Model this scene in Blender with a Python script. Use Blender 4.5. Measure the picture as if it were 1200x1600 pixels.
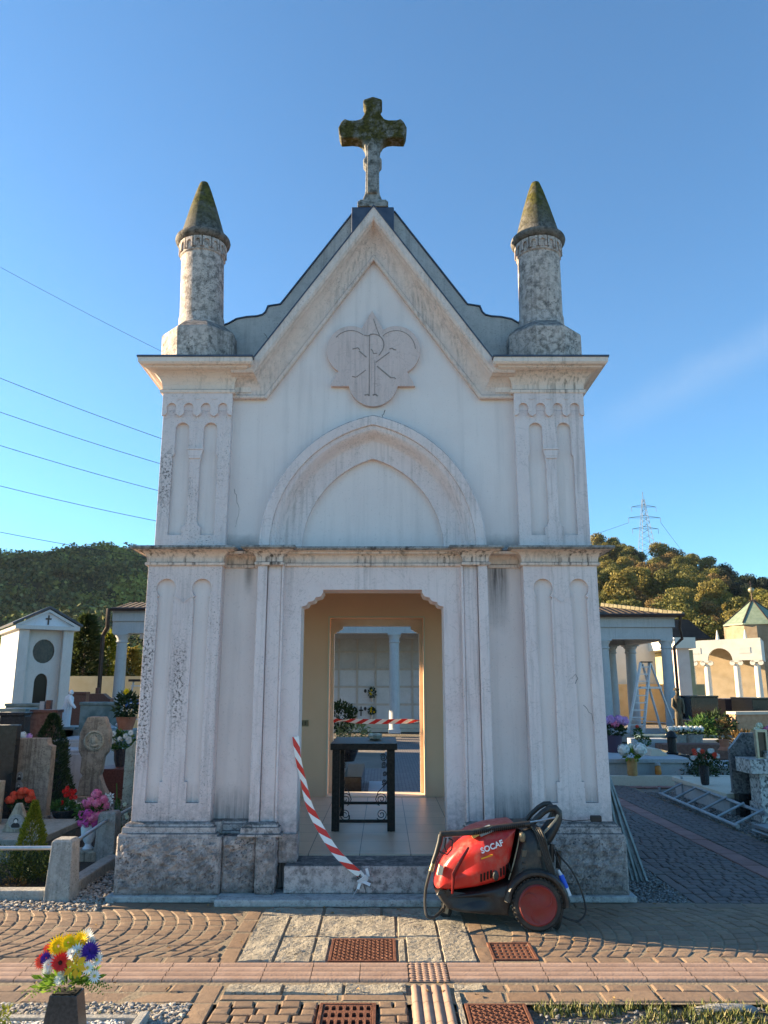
import bpy, bmesh, math, random
from mathutils import Vector, Matrix, noise as mnoise
from mathutils.geometry import tessellate_polygon
random.seed(7)
R = math.radians
PI = math.pi
for o in list(bpy.data.objects): bpy.data.objects.remove(o)
scene = bpy.context.scene
COL = scene.collection

# ---------------------------------------------------------------- camera
PITCH = R(12.8); FPX = 1200.0; EYE = 1.6
cam = bpy.data.cameras.new("camera"); camo = bpy.data.objects.new("camera", cam); COL.objects.link(camo)
camo.location = (0, 0, EYE); camo.rotation_euler = (R(90) + PITCH, 0, 0)
cam.sensor_fit = 'VERTICAL'; cam.sensor_height = 24.0; cam.sensor_width = 18.0; cam.lens = 18.0
cam.clip_start = 0.05; cam.clip_end = 5000
scene.camera = camo
scene.render.resolution_x = 768; scene.render.resolution_y = 1024

# ---------------------------------------------------------------- sky, sun, exposure
SUN_EL = R(17.0)
SUN_AZ = R(-76.5)          # from +Y, clockwise positive: the sun stands left, a little behind the facade
sun_dir = Vector((math.sin(SUN_AZ) * math.cos(SUN_EL), math.cos(SUN_AZ) * math.cos(SUN_EL), math.sin(SUN_EL)))
world = bpy.data.worlds.new("World"); scene.world = world; world.use_nodes = True
wt = world.node_tree; wt.nodes.clear()
sky = wt.nodes.new('ShaderNodeTexSky'); sky.sky_type = 'NISHITA'; sky.sun_disc = False
sky.sun_elevation = SUN_EL; sky.sun_rotation = SUN_AZ
sky.altitude = 200; sky.air_density = 1.0; sky.dust_density = 0.3; sky.ozone_density = 1.6
bg = wt.nodes.new('ShaderNodeBackground'); bg.inputs['Strength'].default_value = 0.074
wo = wt.nodes.new('ShaderNodeOutputWorld')
hs = wt.nodes.new('ShaderNodeMix'); hs.data_type = 'RGBA'; hs.blend_type = 'MULTIPLY'; hs.inputs[0].default_value = 1.0; hs.inputs[7].default_value = (.46, .785, .99, 1)
wt.links.new(sky.outputs[0], hs.inputs[6])
# one faint wisp of cirrus low on the right
def _dir(px, py):
    a = (px - 600) / 1200; b = (800 - py) / 1200; return Vector((a, math.cos(PITCH) - b * math.sin(PITCH), math.sin(PITCH) + b * math.cos(PITCH))).normalized()
_n = _dir(1040, 615).cross(_dir(1230, 515)).normalized(); _m = _dir(1190, 535)
wtc = wt.nodes.new('ShaderNodeTexCoord')
def _dot(v):
    n = wt.nodes.new('ShaderNodeVectorMath'); n.operation = 'DOT_PRODUCT'; wt.links.new(wtc.outputs['Generated'], n.inputs[0]); n.inputs[1].default_value = v; return n.outputs['Value']
def _mr(s, a, b, c, d):
    n = wt.nodes.new('ShaderNodeMapRange'); wt.links.new(s, n.inputs[0]); n.inputs[1].default_value = a; n.inputs[2].default_value = b; n.inputs[3].default_value = c; n.inputs[4].default_value = d; n.interpolation_type = 'SMOOTHSTEP'; return n.outputs[0]
def _mm(op, a, b):
    n = wt.nodes.new('ShaderNodeMath'); n.operation = op
    for k, q in enumerate((a, b)):
        if q is None: continue
        if isinstance(q, (int, float)): n.inputs[k].default_value = q
        else: wt.links.new(q, n.inputs[k])
    return n.outputs[0]
wn = wt.nodes.new('ShaderNodeTexNoise'); wn.inputs['Scale'].default_value = 14; wn.inputs['Detail'].default_value = 6; wn.inputs['Roughness'].default_value = .65; wt.links.new(wtc.outputs['Generated'], wn.inputs['Vector'])
off = _mm('ADD', _dot(_n), _mm('MULTIPLY', _mm('SUBTRACT', wn.outputs[0], .5), .03))
band = _mr(_mm('ABSOLUTE', off, None), 0.0, .034, 1, 0); lim = _mr(_dot(_m), .968, .998, 0, 1)
wf = _mm('MULTIPLY', _mm('MULTIPLY', band, lim), _mm('MULTIPLY', wn.outputs[0], .17))
wm = wt.nodes.new('ShaderNodeMix'); wm.data_type = 'RGBA'; wt.links.new(wf, wm.inputs[0]); wt.links.new(hs.outputs[2], wm.inputs[6]); wm.inputs[7].default_value = (3.4, 3.6, 3.8, 1)
wt.links.new(wm.outputs[2], bg.inputs[0]); wt.links.new(bg.outputs[0], wo.inputs[0])
sl = bpy.data.lights.new("sun", 'SUN'); sl.energy = 5.0; sl.angle = R(0.5); sl.color = (1.0, 0.78, 0.50)
so = bpy.data.objects.new("sun", sl); COL.objects.link(so)
so.rotation_euler = sun_dir.to_track_quat('Z', 'Y').to_euler()
so.location = (-10, 0, 20)
scene.view_settings.view_transform = 'Standard'; scene.view_settings.look = 'None'
scene.view_settings.gamma = 1.0; scene.view_settings.exposure = 2.02

# ---------------------------------------------------------------- pixel -> place helpers
def _ray(px, py):
    a = (px - 600) / FPX; b = (800 - py) / FPX
    return a, math.cos(PITCH) - b * math.sin(PITCH), math.sin(PITCH) + b * math.cos(PITCH)
def at(px, py, Y):
    a, dy, dz = _ray(px, py); t = Y / dy
    return Vector((a * t, Y, EYE + t * dz))
def gd(px, py, z=0.0):
    a, dy, dz = _ray(px, py); t = (z - EYE) / dz
    return Vector((a * t, dy * t, z))

# ---------------------------------------------------------------- mesh helpers
class MB:
    def __init__(s): s.v = []; s.f = []; s.sm = []
    def add(s, vs, fs, smooth=False):
        o = len(s.v); s.v += [tuple(v) for v in vs]; s.f += [tuple(i + o for i in f) for f in fs]; s.sm += [smooth] * len(fs)
        return s
    def box(s, a, b, mtx=None):
        x0, y0, z0 = a; x1, y1, z1 = b
        vs = [Vector(p) for p in ((x0,y0,z0),(x1,y0,z0),(x1,y1,z0),(x0,y1,z0),(x0,y0,z1),(x1,y0,z1),(x1,y1,z1),(x0,y1,z1))]
        if mtx: vs = [mtx @ v for v in vs]
        return s.add(vs, [(0,3,2,1),(4,5,6,7),(0,1,5,4),(1,2,6,5),(2,3,7,6),(3,0,4,7)])
    def cbox(s, c, d, mtx=None):
        c = Vector(c); d = Vector(d) / 2
        if mtx is None: return s.box(c - d, c + d)
        return s.box(-d, d, Matrix.Translation(c) @ mtx)
    def beam(s, p, q, w, h=None):
        p = Vector(p); q = Vector(q); h = h or w; d = q - p; L = d.length
        m = Matrix.Translation(p) @ d.to_track_quat('Z', 'Y').to_matrix().to_4x4()
        return s.box((-w/2, -h/2, 0), (w/2, h/2, L), m)
    def poly(s, outer, holes=(), axis='y', a=0.0, b=0.1, mtx=None, smooth=False):
        # outline in (x,z) extruded along y, or (x,y) along z, or (y,z) along x
        rings = [[Vector((p[0], p[1], 0)) for p in outer]] + [[Vector((p[0], p[1], 0)) for p in h] for h in holes]
        tris = tessellate_polygon(rings)
        flat = [p for r in rings for p in r]; n = len(flat)
        def put(p, d):
            v = {'y': Vector((p.x, d, p.y)), 'z': Vector((p.x, p.y, d)), 'x': Vector((d, p.x, p.y))}[axis]
            return mtx @ v if mtx else v
        vs = [put(p, a) for p in flat] + [put(p, b) for p in flat]
        if len(rings) == 1:
            fs = [tuple(range(n)), tuple(range(2 * n - 1, n - 1, -1))] if n <= 4 else [tuple(t) for t in tris] + [tuple(i + n for i in reversed(t)) for t in tris]
        else:
            fs = [tuple(t) for t in tris] + [tuple(i + n for i in reversed(t)) for t in tris]
        s.add(vs, fs)
        k = 0; base = len(s.v) - 2 * n; sf = []
        for r in rings:
            m = len(r)
            for i in range(m):
                j = (i + 1) % m; sf.append((base + k + i, base + k + j, base + n + k + j, base + n + k + i))
            k += m
        s.f += sf; s.sm += [smooth] * len(sf)
        return s
    def lathe(s, prof, c=(0,0,0), seg=24, mtx=None, smooth=True, ang0=0.0):
        c = Vector(c); vs = []; fs = []
        for (r, z) in prof:
            for k in range(seg):
                a = ang0 + 2 * PI * k / seg; v = Vector((r * math.cos(a), r * math.sin(a), z))
                if mtx: v = mtx @ v
                vs.append(v + c)
        for i in range(len(prof) - 1):
            for k in range(seg):
                l = (k + 1) % seg; fs.append((i*seg+k, i*seg+l, (i+1)*seg+l, (i+1)*seg+k))
        s.add(vs, fs, smooth)
        o = len(s.v) - len(vs)
        if prof[0][0] > 1e-5: s.f.append(tuple(o + k for k in reversed(range(seg)))); s.sm.append(False)
        if prof[-1][0] > 1e-5: s.f.append(tuple(o + (len(prof)-1)*seg + k for k in range(seg))); s.sm.append(False)
        return s
    def tube(s, pts, r, seg=8, smooth=True, closed=False, flat=None):
        pts = [Vector(p) for p in pts]; n = len(pts); vs = []; fs = []
        rr = r if isinstance(r, (list, tuple)) else [r] * n
        up = None
        for i, p in enumerate(pts):
            if closed: t = pts[(i+1) % n] - pts[i-1]
            else: t = pts[min(i+1, n-1)] - pts[max(i-1, 0)]
            t.normalize()
            if up is None:
                up = Vector((0,0,1)) if abs(t.z) < .9 else Vector((1,0,0))
            u = (up - t * up.dot(t)); u.normalize(); w = t.cross(u); up = u
            for k in range(seg):
                a = 2 * PI * k / seg
                vs.append(p + u * (math.cos(a) * rr[i]) + w * (math.sin(a) * rr[i] * (flat or 1)))
        m = n if closed else n - 1
        for i in range(m):
            for k in range(seg):
                l = (k + 1) % seg; j = (i + 1) % n
                fs.append((i*seg+k, i*seg+l, j*seg+l, j*seg+k))
        if not closed:
            fs.append(tuple(reversed(range(seg)))); fs.append(tuple((n-1)*seg + k for k in range(seg)))
        return s.add(vs, fs, smooth)
    def sweep(s, path, prof, nrm, flip=False, smooth=False, caps=True):
        # profile (u, v): u sideways of the path in its plane, v along nrm, mitred corners
        path = [Vector(p) for p in path]; nrm = Vector(nrm); n = len(path); m = len(prof); sd = []
        for i in range(n - 1):
            d = (path[i+1] - path[i]).normalized(); q = nrm.cross(d) if flip else d.cross(nrm); sd.append(q.normalized())
        vs = []
        for i in range(n):
            a = sd[max(i-1, 0)]; b = sd[min(i, n-2)]; mv = (a + b) / (1 + a.dot(b))
            for (u, v) in prof: vs.append(path[i] + mv * u + nrm * v)
        fs = []
        for i in range(n - 1):
            for k in range(m):
                l = (k + 1) % m; fs.append((i*m+k, i*m+l, (i+1)*m+l, (i+1)*m+k))
        s.add(vs, fs, smooth)
        if caps:
            tr = tessellate_polygon([[Vector((p[0], p[1], 0)) for p in prof]]); o = len(s.v) - len(vs)
            for t in tr:
                s.f.append(tuple(o + i for i in t)); s.sm.append(False)
                s.f.append(tuple(o + (n-1)*m + i for i in reversed(t))); s.sm.append(False)
        return s
    def ico(s, c, r, sub=1, jit=0.0, sc=(1,1,1), rot=None):
        bm = bmesh.new(); bmesh.ops.create_icosphere(bm, subdivisions=sub, radius=1.0)
        vs = []
        for v in bm.verts:
            q = Vector(v.co) * (1 + random.uniform(-jit, jit)); q = Vector((q.x*sc[0], q.y*sc[1], q.z*sc[2])) * r
            if rot: q = rot @ q
            vs.append(q + Vector(c))
        fs = [tuple(v.index for v in f.verts) for f in bm.faces]; bm.free()
        return s.add(vs, fs, True)
    def xf(s, mtx):
        s.v = [tuple(mtx @ Vector(v)) for v in s.v]; return s
    def build(s, name, mt, parent=None, bevel=0.0, norm=True, label=None, loc=None, bseg=2):
        me = bpy.data.meshes.new(name); me.from_pydata(s.v, [], s.f)
        me.polygons.foreach_set('use_smooth', s.sm)
        if norm:
            bm = bmesh.new(); bm.from_mesh(me); bmesh.ops.recalc_face_normals(bm, faces=bm.faces); bm.to_mesh(me); bm.free()
        if any(s.sm): me.set_sharp_from_angle(angle=R(40))
        me.materials.append(mt)
        o = bpy.data.objects.new(name, me); COL.objects.link(o)
        if parent: o.parent = parent
        if loc: o.location = loc
        if label: o['label'] = label
        if bevel > 0:
            b = o.modifiers.new('bevel', 'BEVEL'); b.width = bevel; b.segments = bseg; b.limit_method = 'ANGLE'; b.angle_limit = R(35)
            b.harden_normals = False
        return o

def tag(o, label=None, cat=None, group=None, kind=None):
    if label: o['label'] = label
    if cat: o['category'] = cat
    if group: o['group'] = group
    if kind: o['kind'] = kind
    return o
def thing(name, loc, label, cat, group=None, rz=0.0):
    o = bpy.data.objects.new(name, None); COL.objects.link(o); o.location = loc; o.rotation_euler = (0, 0, rz)
    o.empty_display_size = .1
    return tag(o, label, cat, group)
def copy_tree(root, loc=None, rz=None, label=None, scale=None):
    r = root.copy(); COL.objects.link(r)
    for ch in root.children:
        c = ch.copy(); COL.objects.link(c); c.parent = r
        for g in ch.children:
            d = g.copy(); COL.objects.link(d); d.parent = c
    if loc is not None: r.location = loc
    if rz is not None: r.rotation_euler = (0, 0, rz)
    if scale is not None: r.scale = (scale,) * 3
    if label: r['label'] = label
    return r

# ---------------------------------------------------------------- material helpers
class NT:
    def __init__(s, name):
        s.m = bpy.data.materials.new(name); s.m.use_nodes = True; s.t = s.m.node_tree; s.t.nodes.clear()
        s.out = s.t.nodes.new('ShaderNodeOutputMaterial'); s.b = s.t.nodes.new('ShaderNodeBsdfPrincipled')
        s.t.links.new(s.b.outputs[0], s.out.inputs[0])
        s.tc = s.t.nodes.new('ShaderNodeTexCoord'); s.obj = s.tc.outputs['Object']
        s.b.inputs['Specular IOR Level'].default_value = 0.3
    def lk(s, a, b):
        if hasattr(a, 'is_output'): s.t.links.new(a, b)
        elif isinstance(a, (tuple, list)) and len(a) == 3 and b.type == 'RGBA': b.default_value = (*a, 1)
        else: b.default_value = a
    def map(s, sc=(1,1,1), loc=(0,0,0), rot=(0,0,0), vec=None):
        n = s.t.nodes.new('ShaderNodeMapping'); s.lk(vec or s.obj, n.inputs[0])
        n.inputs['Scale'].default_value = sc; n.inputs['Location'].default_value = loc; n.inputs['Rotation'].default_value = rot
        return n.outputs[0]
    def noise(s, scale=5, detail=4, rough=.55, vec=None, dist=0.0, col=False):
        n = s.t.nodes.new('ShaderNodeTexNoise'); s.lk(vec or s.obj, n.inputs['Vector'])
        n.inputs['Scale'].default_value = scale; n.inputs['Detail'].default_value = detail
        n.inputs['Roughness'].default_value = rough; n.inputs['Distortion'].default_value = dist
        return n.outputs[1 if col else 0]
    def vor(s, scale=5, vec=None, feat='F1', out=0):
        n = s.t.nodes.new('ShaderNodeTexVoronoi'); s.lk(vec or s.obj, n.inputs['Vector']); n.feature = feat
        n.inputs['Scale'].default_value = scale; return n.outputs[out]
    def rng(s, v, a, b, c=0.0, d=1.0):
        n = s.t.nodes.new('ShaderNodeMapRange'); s.lk(v, n.inputs[0])
        for i, q in enumerate((a, b, c, d)): n.inputs[i+1].default_value = q
        n.clamp = True; return n.outputs[0]
    def math(s, op, a, b=0.0, c=None):
        n = s.t.nodes.new('ShaderNodeMath'); n.operation = op; s.lk(a, n.inputs[0]); s.lk(b, n.inputs[1])
        if c is not None: s.lk(c, n.inputs[2])
        return n.outputs[0]
    def mul(s, a, b): return s.math('MULTIPLY', a, b)
    def mix(s, f, a, b, bt='MIX'):
        n = s.t.nodes.new('ShaderNodeMix'); n.data_type = 'RGBA'; n.blend_type = bt
        s.lk(f, n.inputs[0]); s.lk(a, n.inputs[6]); s.lk(b, n.inputs[7]); return n.outputs[2]
    def ramp(s, f, stops):
        n = s.t.nodes.new('ShaderNodeValToRGB'); s.lk(f, n.inputs[0]); e = n.color_ramp.elements
        while len(e) < len(stops): e.new(0.5)
        for k, (p, c) in enumerate(stops): e[k].position = p; e[k].color = (*c, 1)
        return n.outputs[0]
    def xyz(s, vec=None):
        n = s.t.nodes.new('ShaderNodeSeparateXYZ'); s.lk(vec or s.obj, n.inputs[0]); return n.outputs
    def isl(s):
        n = s.t.nodes.new('ShaderNodeNewGeometry'); return n.outputs['Random Per Island']
    def nrmz(s):
        n = s.t.nodes.new('ShaderNodeNewGeometry'); return s.xyz(n.outputs['Normal'])[2]
    def orand(s):
        n = s.t.nodes.new('ShaderNodeObjectInfo'); return n.outputs['Random']
    def bump(s, h, st=.3, dist=.01):
        n = s.t.nodes.new('ShaderNodeBump'); s.lk(h, n.inputs['Height']); n.inputs['Strength'].default_value = st
        n.inputs['Distance'].default_value = dist; s.t.links.new(n.outputs[0], s.b.inputs['Normal'])
    def fin(s, col=None, rough=.8, metal=0.0, spec=None):
        if col is not None: s.lk(col, s.b.inputs['Base Color'])
        s.lk(rough, s.b.inputs['Roughness']); s.lk(metal, s.b.inputs['Metallic'])
        if spec is not None: s.b.inputs['Specular IOR Level'].default_value = spec
        return s.m

def simple(name, col, col2=None, scale=6, rough=.7, metal=0.0, bump=0.0, bscale=60, spec=None, island=0.0, lo=.35, hi=.65):
    n = NT(name); c = col
    if col2 is not None: c = n.mix(n.rng(n.noise(scale, 5), lo, hi), col, col2)
    if island: c = n.mix(n.rng(n.isl(), 0, 1, 0, island), c, (0, 0, 0))
    if bump: n.bump(n.noise(bscale, 4), bump, .01)
    return n.fin(c, rough, metal, spec)

def stone(name, base, vein, dark, pit=.55, streak=0.0, spots=0.0, bumps=.25, zmask=None, moss=None, soot=0.0):
    """weathered stone: soft veins, black pits, optional run-down streaks and lichen"""
    n = NT(name)
    big = n.noise(2.3, 6, .6, dist=.6); c = n.mix(n.rng(big, .32, .68), base, vein)
    fine = n.noise(22, 5, .65); c = n.mix(n.rng(fine, .3, .75, 0, .35), c, tuple(x * 1.18 for x in base))
    area = n.rng(n.noise(3.1, 3, .6, vec=n.map(loc=(5, 2, 9))), .42, .66)
    p = n.mul(n.rng(n.noise(70, 4, .6), .56, .66), n.math('ADD', n.mul(area, .9), pit * .25))
    c = n.mix(n.mul(p, pit), c, dark)
    v = n.rng(n.math('ABSOLUTE', n.math('SUBTRACT', n.noise(5.5, 5, .55, dist=1.1), .5)), 0, .012, 1, 0)
    c = n.mix(n.mul(v, .35), c, tuple(x * .55 for x in base))
    if streak:
        st = n.noise(1.0, 4, .6, vec=n.map(sc=(34, 34, 1.6)))
        gate = n.rng(n.noise(2.2, 3, .5, vec=n.map(sc=(1, 1, .3), loc=(3, 1, 4))), .40, .62)
        c = n.mix(n.mul(n.mul(n.rng(st, .47, .66), gate), streak), c, dark)
    if spots:
        sp = n.mul(n.rng(n.noise(16, 6, .72), .44, .60), n.rng(n.noise(3.5, 4, .6, vec=n.map(loc=(1, 7, 3))), .3, .58, .35, 1))
        c = n.mix(n.mul(sp, spots), c, dark)
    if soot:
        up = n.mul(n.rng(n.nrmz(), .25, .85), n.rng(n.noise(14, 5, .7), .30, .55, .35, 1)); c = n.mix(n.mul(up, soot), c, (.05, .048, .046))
    if zmask: c = zmask(n, c)
    if moss:
        z0, z1, mc = moss
        k = n.mul(n.rng(n.xyz()[2], z0, z1), n.rng(n.noise(9, 6, .7), .30, .52))
        c = n.mix(k, c, n.mix(n.rng(n.noise(30, 4), .4, .6), mc, tuple(x * .45 for x in mc)))
    h = n.math('SUBTRACT', n.math('ADD', n.noise(28, 5, .6), n.mul(n.noise(120, 3), .4)), n.mul(p, .8))
    n.bump(h, bumps, .012)
    return n.fin(c, .88, spec=.2)
# ---------------------------------------------------------------- chapel materials
def plaster_dirt(n, c):
    x, y, z = n.xyz()
    j = n.mul(n.math('SUBTRACT', n.noise(9, 5, .7), .5), .22)
    jz = n.math('ADD', z, j)
    st = n.rng(n.noise(1.0, 5, .7, vec=n.map(sc=(46, 46, 2.0))), .30, .62, .25, 1)
    foot = n.mul(n.rng(jz, .52, .84, 1, 0), st)                       # grime rising from the base moulding
    c = n.mix(n.mul(foot, .86), c, (.055, .057, .062))
    ledge = n.mul(n.rng(n.math('ADD', z, n.mul(j, .6)), 2.72, 2.90, 1, 0), n.rng(z, 2.70, 2.74))   # soot on the ledge
    side = n.rng(n.math('ABSOLUTE', x), .90, 1.04, .25, 1)
    c = n.mix(n.mul(n.mul(ledge, side), .9), c, (.05, .05, .055))
    run = n.mul(n.mul(n.rng(jz, 2.02, 2.52), n.rng(z, 2.68, 2.64)), n.rng(n.math('ABSOLUTE', n.math('SUBTRACT', n.math('ADD', x, n.mul(j, .12)), 1.075)), .045, .115, 1, 0))
    c = n.mix(n.mul(n.mul(run, st), .9), c, (.045, .048, .055))       # black run-off in the right-hand bay
    run2 = n.mul(n.mul(n.rng(jz, 2.34, 2.55), n.rng(z, 2.68, 2.64)), n.rng(n.math('ABSOLUTE', n.math('ADD', x, 1.07)), .01, .05, 1, 0))
    c = n.mix(n.mul(run2, .6), c, (.12, .11, .11))
    return c
def make_plaster(name, base, base2):
    n = NT(name)
    c = n.mix(n.rng(n.noise(1.6, 5, .6), .3, .7), base, base2)
    c = n.mix(n.mul(n.rng(n.noise(1, 4, .6, vec=n.map(sc=(14, 14, .8))), .50, .72), .24), c, tuple(q * .62 for q in base))
    c = n.mix(n.mul(n.rng(n.noise(60, 3), .62, .70), .25), c, tuple(q * .5 for q in base))
    c = plaster_dirt(n, c)
    n.bump(n.math('ADD', n.noise(9, 3), n.mul(n.noise(90, 3), .35)), .18, .01)
    return n.fin(c, .9, spec=.15)
PLASTER = make_plaster('white_plaster', (.75, .645, .615), (.81, .715, .68))
def zstone(n, c):
    x, y, z = n.xyz()
    k = n.mul(n.rng(n.math('ADD', z, n.mul(n.noise(7, 5, .7), .3)), .62, .95, 1, 0), n.rng(n.noise(20, 5, .7), .38, .6, .3, 1))
    return n.mix(n.mul(k, .7), c, (.11, .11, .115))
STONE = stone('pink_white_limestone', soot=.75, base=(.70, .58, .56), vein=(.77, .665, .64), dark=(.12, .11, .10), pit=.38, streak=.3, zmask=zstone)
def zpit(n, c):
    c = zstone(n, c); x, y, z = n.xyz(); jx = n.math('ADD', x, n.mul(n.math('SUBTRACT', n.noise(11, 4), .5), .16))
    for (cx, w, z0, z1) in ((-1.80, .07, 3.02, 3.72), (-1.59, .06, 1.15, 2.05), (-1.86, .06, .9, 2.2), (-1.66, .05, 3.2, 3.7)):
        k = n.mul(n.rng(n.math('ABSOLUTE', n.math('SUBTRACT', jx, cx)), w * .4, w * 1.3, 1, 0), n.mul(n.rng(z, z0, z0 + .25), n.rng(z, z1, z1 - .25)))
        k = n.mul(k, n.rng(n.noise(46, 5, .7), .50, .58)); c = n.mix(n.mul(k, .9), c, (.075, .06, .052))
    return c
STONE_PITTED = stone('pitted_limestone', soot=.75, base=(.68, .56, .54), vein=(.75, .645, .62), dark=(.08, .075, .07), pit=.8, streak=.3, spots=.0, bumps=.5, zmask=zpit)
RELIEF = stone('pinkish_relief_stone', (.62, .47, .43), (.67, .53, .49), (.12, .10, .09), pit=.3, streak=.25)
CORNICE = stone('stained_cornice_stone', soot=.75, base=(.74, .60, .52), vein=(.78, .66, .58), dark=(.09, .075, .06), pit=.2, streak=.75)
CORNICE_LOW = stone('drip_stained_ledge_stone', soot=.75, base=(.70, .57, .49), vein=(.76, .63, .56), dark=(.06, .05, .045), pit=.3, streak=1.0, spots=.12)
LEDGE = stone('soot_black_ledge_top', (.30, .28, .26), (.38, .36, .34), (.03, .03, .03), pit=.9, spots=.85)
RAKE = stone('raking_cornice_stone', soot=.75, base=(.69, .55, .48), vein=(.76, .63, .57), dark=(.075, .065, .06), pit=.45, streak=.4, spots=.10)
def zpl(n, c):
    x, y, z = n.xyz()
    k = n.rng(n.noise(11, 6, .72), .40, .60)
    c = n.mix(n.mul(k, .62), c, (.085, .082, .082))
    low = n.mul(n.rng(n.math('ADD', z, n.mul(n.noise(5, 4), .25)), .42, .14, 0, 1), .45)
    return n.mix(low, c, (.085, .07, .06))
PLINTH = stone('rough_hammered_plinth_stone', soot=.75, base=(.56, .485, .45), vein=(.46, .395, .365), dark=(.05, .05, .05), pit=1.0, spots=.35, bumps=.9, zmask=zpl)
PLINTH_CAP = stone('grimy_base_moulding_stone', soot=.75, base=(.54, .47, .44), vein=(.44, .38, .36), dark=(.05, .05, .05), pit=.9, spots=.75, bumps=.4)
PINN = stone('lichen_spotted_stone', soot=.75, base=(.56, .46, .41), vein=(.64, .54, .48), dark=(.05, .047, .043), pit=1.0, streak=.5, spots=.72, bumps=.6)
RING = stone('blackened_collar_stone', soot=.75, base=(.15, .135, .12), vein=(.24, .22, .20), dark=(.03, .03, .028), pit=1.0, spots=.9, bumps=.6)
PINN_CONE = stone('moss_covered_stone', (.13, .12, .105), (.19, .175, .155), (.035, .033, .03), pit=1.0, spots=.9, bumps=.7, moss=(5.90, 6.28, (.115, .10, .02)))
CROSS = stone('mossy_cross_stone', (.33, .32, .31), (.24, .23, .21), (.035, .035, .03), pit=1.0, spots=.9, bumps=.7, moss=(6.88, 7.05, (.085, .072, .016)))
PARAPET = stone('grey_parapet_render', (.52, .475, .45), (.42, .39, .37), (.08, .08, .08), pit=.6, streak=.3, spots=.15, bumps=.2)
LEAD = simple('dark_lead_flashing', (.06, .07, .10), (.10, .11, .14), 12, .45, .5)
STEP = stone('pale_step_stone', (.40, .39, .375), (.48, .47, .455), (.06, .06, .06), pit=.8, spots=.45, bumps=.4)
BEIGE = simple('beige_interior_paint', (.80, .50, .31), (.83, .53, .335), 2, .75)
FRAME_IN = simple('sandy_stone_frame', (.64, .53, .40), (.70, .59, .46), 7, .7, bump=.1)
def tiles_mat():
    n = NT('beige_floor_tiles')
    b = n.t.nodes.new('ShaderNodeTexBrick'); n.lk(n.map(loc=(.103, 0, 0)), b.inputs['Vector'])
    b.offset = 0; b.inputs['Scale'].default_value = 1; b.inputs['Brick Width'].default_value = .42; b.inputs['Row Height'].default_value = .42
    b.inputs['Mortar Size'].default_value = .004
    b.inputs['Color1'].default_value = (.60, .46, .35, 1); b.inputs['Color2'].default_value = (.64, .49, .37, 1); b.inputs['Mortar'].default_value = (.12, .095, .07, 1)
    c = n.mix(n.rng(n.noise(5, 4), .3, .7, 0, .25), b.outputs[0], (.36, .28, .2))
    return n.fin(c, .38, spec=.4)
TILES = tiles_mat()
IRON = simple('black_wrought_iron', (.012, .012, .013), (.03, .028, .027), 40, .45, .3, bump=.15)
ROOF_IN = simple('dark_roof_tiles', (.10, .07, .055), (.16, .11, .08), 8, .85, bump=.4, bscale=30)
# ================================================================ the chapel
CX, CY = -0.097, 6.45
CH = thing('mortuary_chapel', (CX, CY, 0), 'white stone mortuary chapel with pointed gable, twin pinnacles and mossy cross', 'chapel')
def mirror_x(pts): return [(-p[0], *p[1:]) for p in reversed(pts)]
def arc(cx, cz, r, a0, a1, n): return [(cx + r * math.cos(R(a0 + (a1 - a0) * i / n)), cz + r * math.sin(R(a0 + (a1 - a0) * i / n))) for i in range(n + 1)]
TH = .30
def ogive(r, n=22):
    # concentric pointed arch about (+-.243, 2.757)
    a1 = math.acos(.243 / r); L = [(.243 - r * math.cos(a1 * k / n), 2.757 + r * math.sin(a1 * k / n)) for k in range(n + 1)]
    return L + [(-x, z) for x, z in reversed(L[:-1])]
# --- foundations, steps, floor
m = MB(); m.box((-2.02, -.12, 0), (-1.17, 4.08, .045)); m.box((1.17, -.12, 0), (2.02, 4.08, .045)); m.box((-1.17, 3.5, 0), (1.17, 4.08, .04))
m.build('foundation', STEP, CH, bevel=.008)
m = MB(); m.box((-1.168, -.245, 0.0), (1.168, .1, .052)); m.build('step', STEP, CH, bevel=.012)
m = MB(); m.box((-.675, -.07, .053), (.675, .30, .252)); m.build('step', PLINTH_CAP, CH, bevel=.01, label='cracked grey threshold step of the doorway')
m = MB(); m.box((-1.6, .301, .05), (1.6, 3.88, .262)); m.build('floor', TILES, CH)
m = MB(); m.box((-.62, 3.60, .10), (.62, 4.03, .274)); m.build('threshold', FRAME_IN, CH, bevel=.004)

# --- door opening outline (local x,z)
def door_prof(hw, zc, zt, ht):
    # right half from bottom: jamb, scalloped corner, flat head
    w = hw - ht
    pts = [(hw, zc)]
    st = [(hw - .02*w/.18, zc + .004), (hw - .075*w/.18, zc + .012)]
    lobes = []
    s = w / 3.0; dz = (zt - zc - .03) / 3.0
    x = hw; z = zc
    for k in range(3):
        lobes += [(x - s * .15, z + .004)]
        for a in range(0, 91, 18):
            lobes.append((x - s * (.25 + .6 * math.sin(R(a)) ** 1.0), z + dz * (.18 + .72 * (1 - math.cos(R(a))))))
        x -= s; z += dz
        lobes.append((x + s * .04, z + dz * .08))
    pts = [(hw, zc)] + lobes[1:] + [(ht, zt - .028), (ht, zt)]
    return pts
dr = door_prof(.60, 2.255, 2.40, .42)
door_hole = [(.60, .06)] + dr + mirror_x(dr) + [(-.60, .06)]
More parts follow.
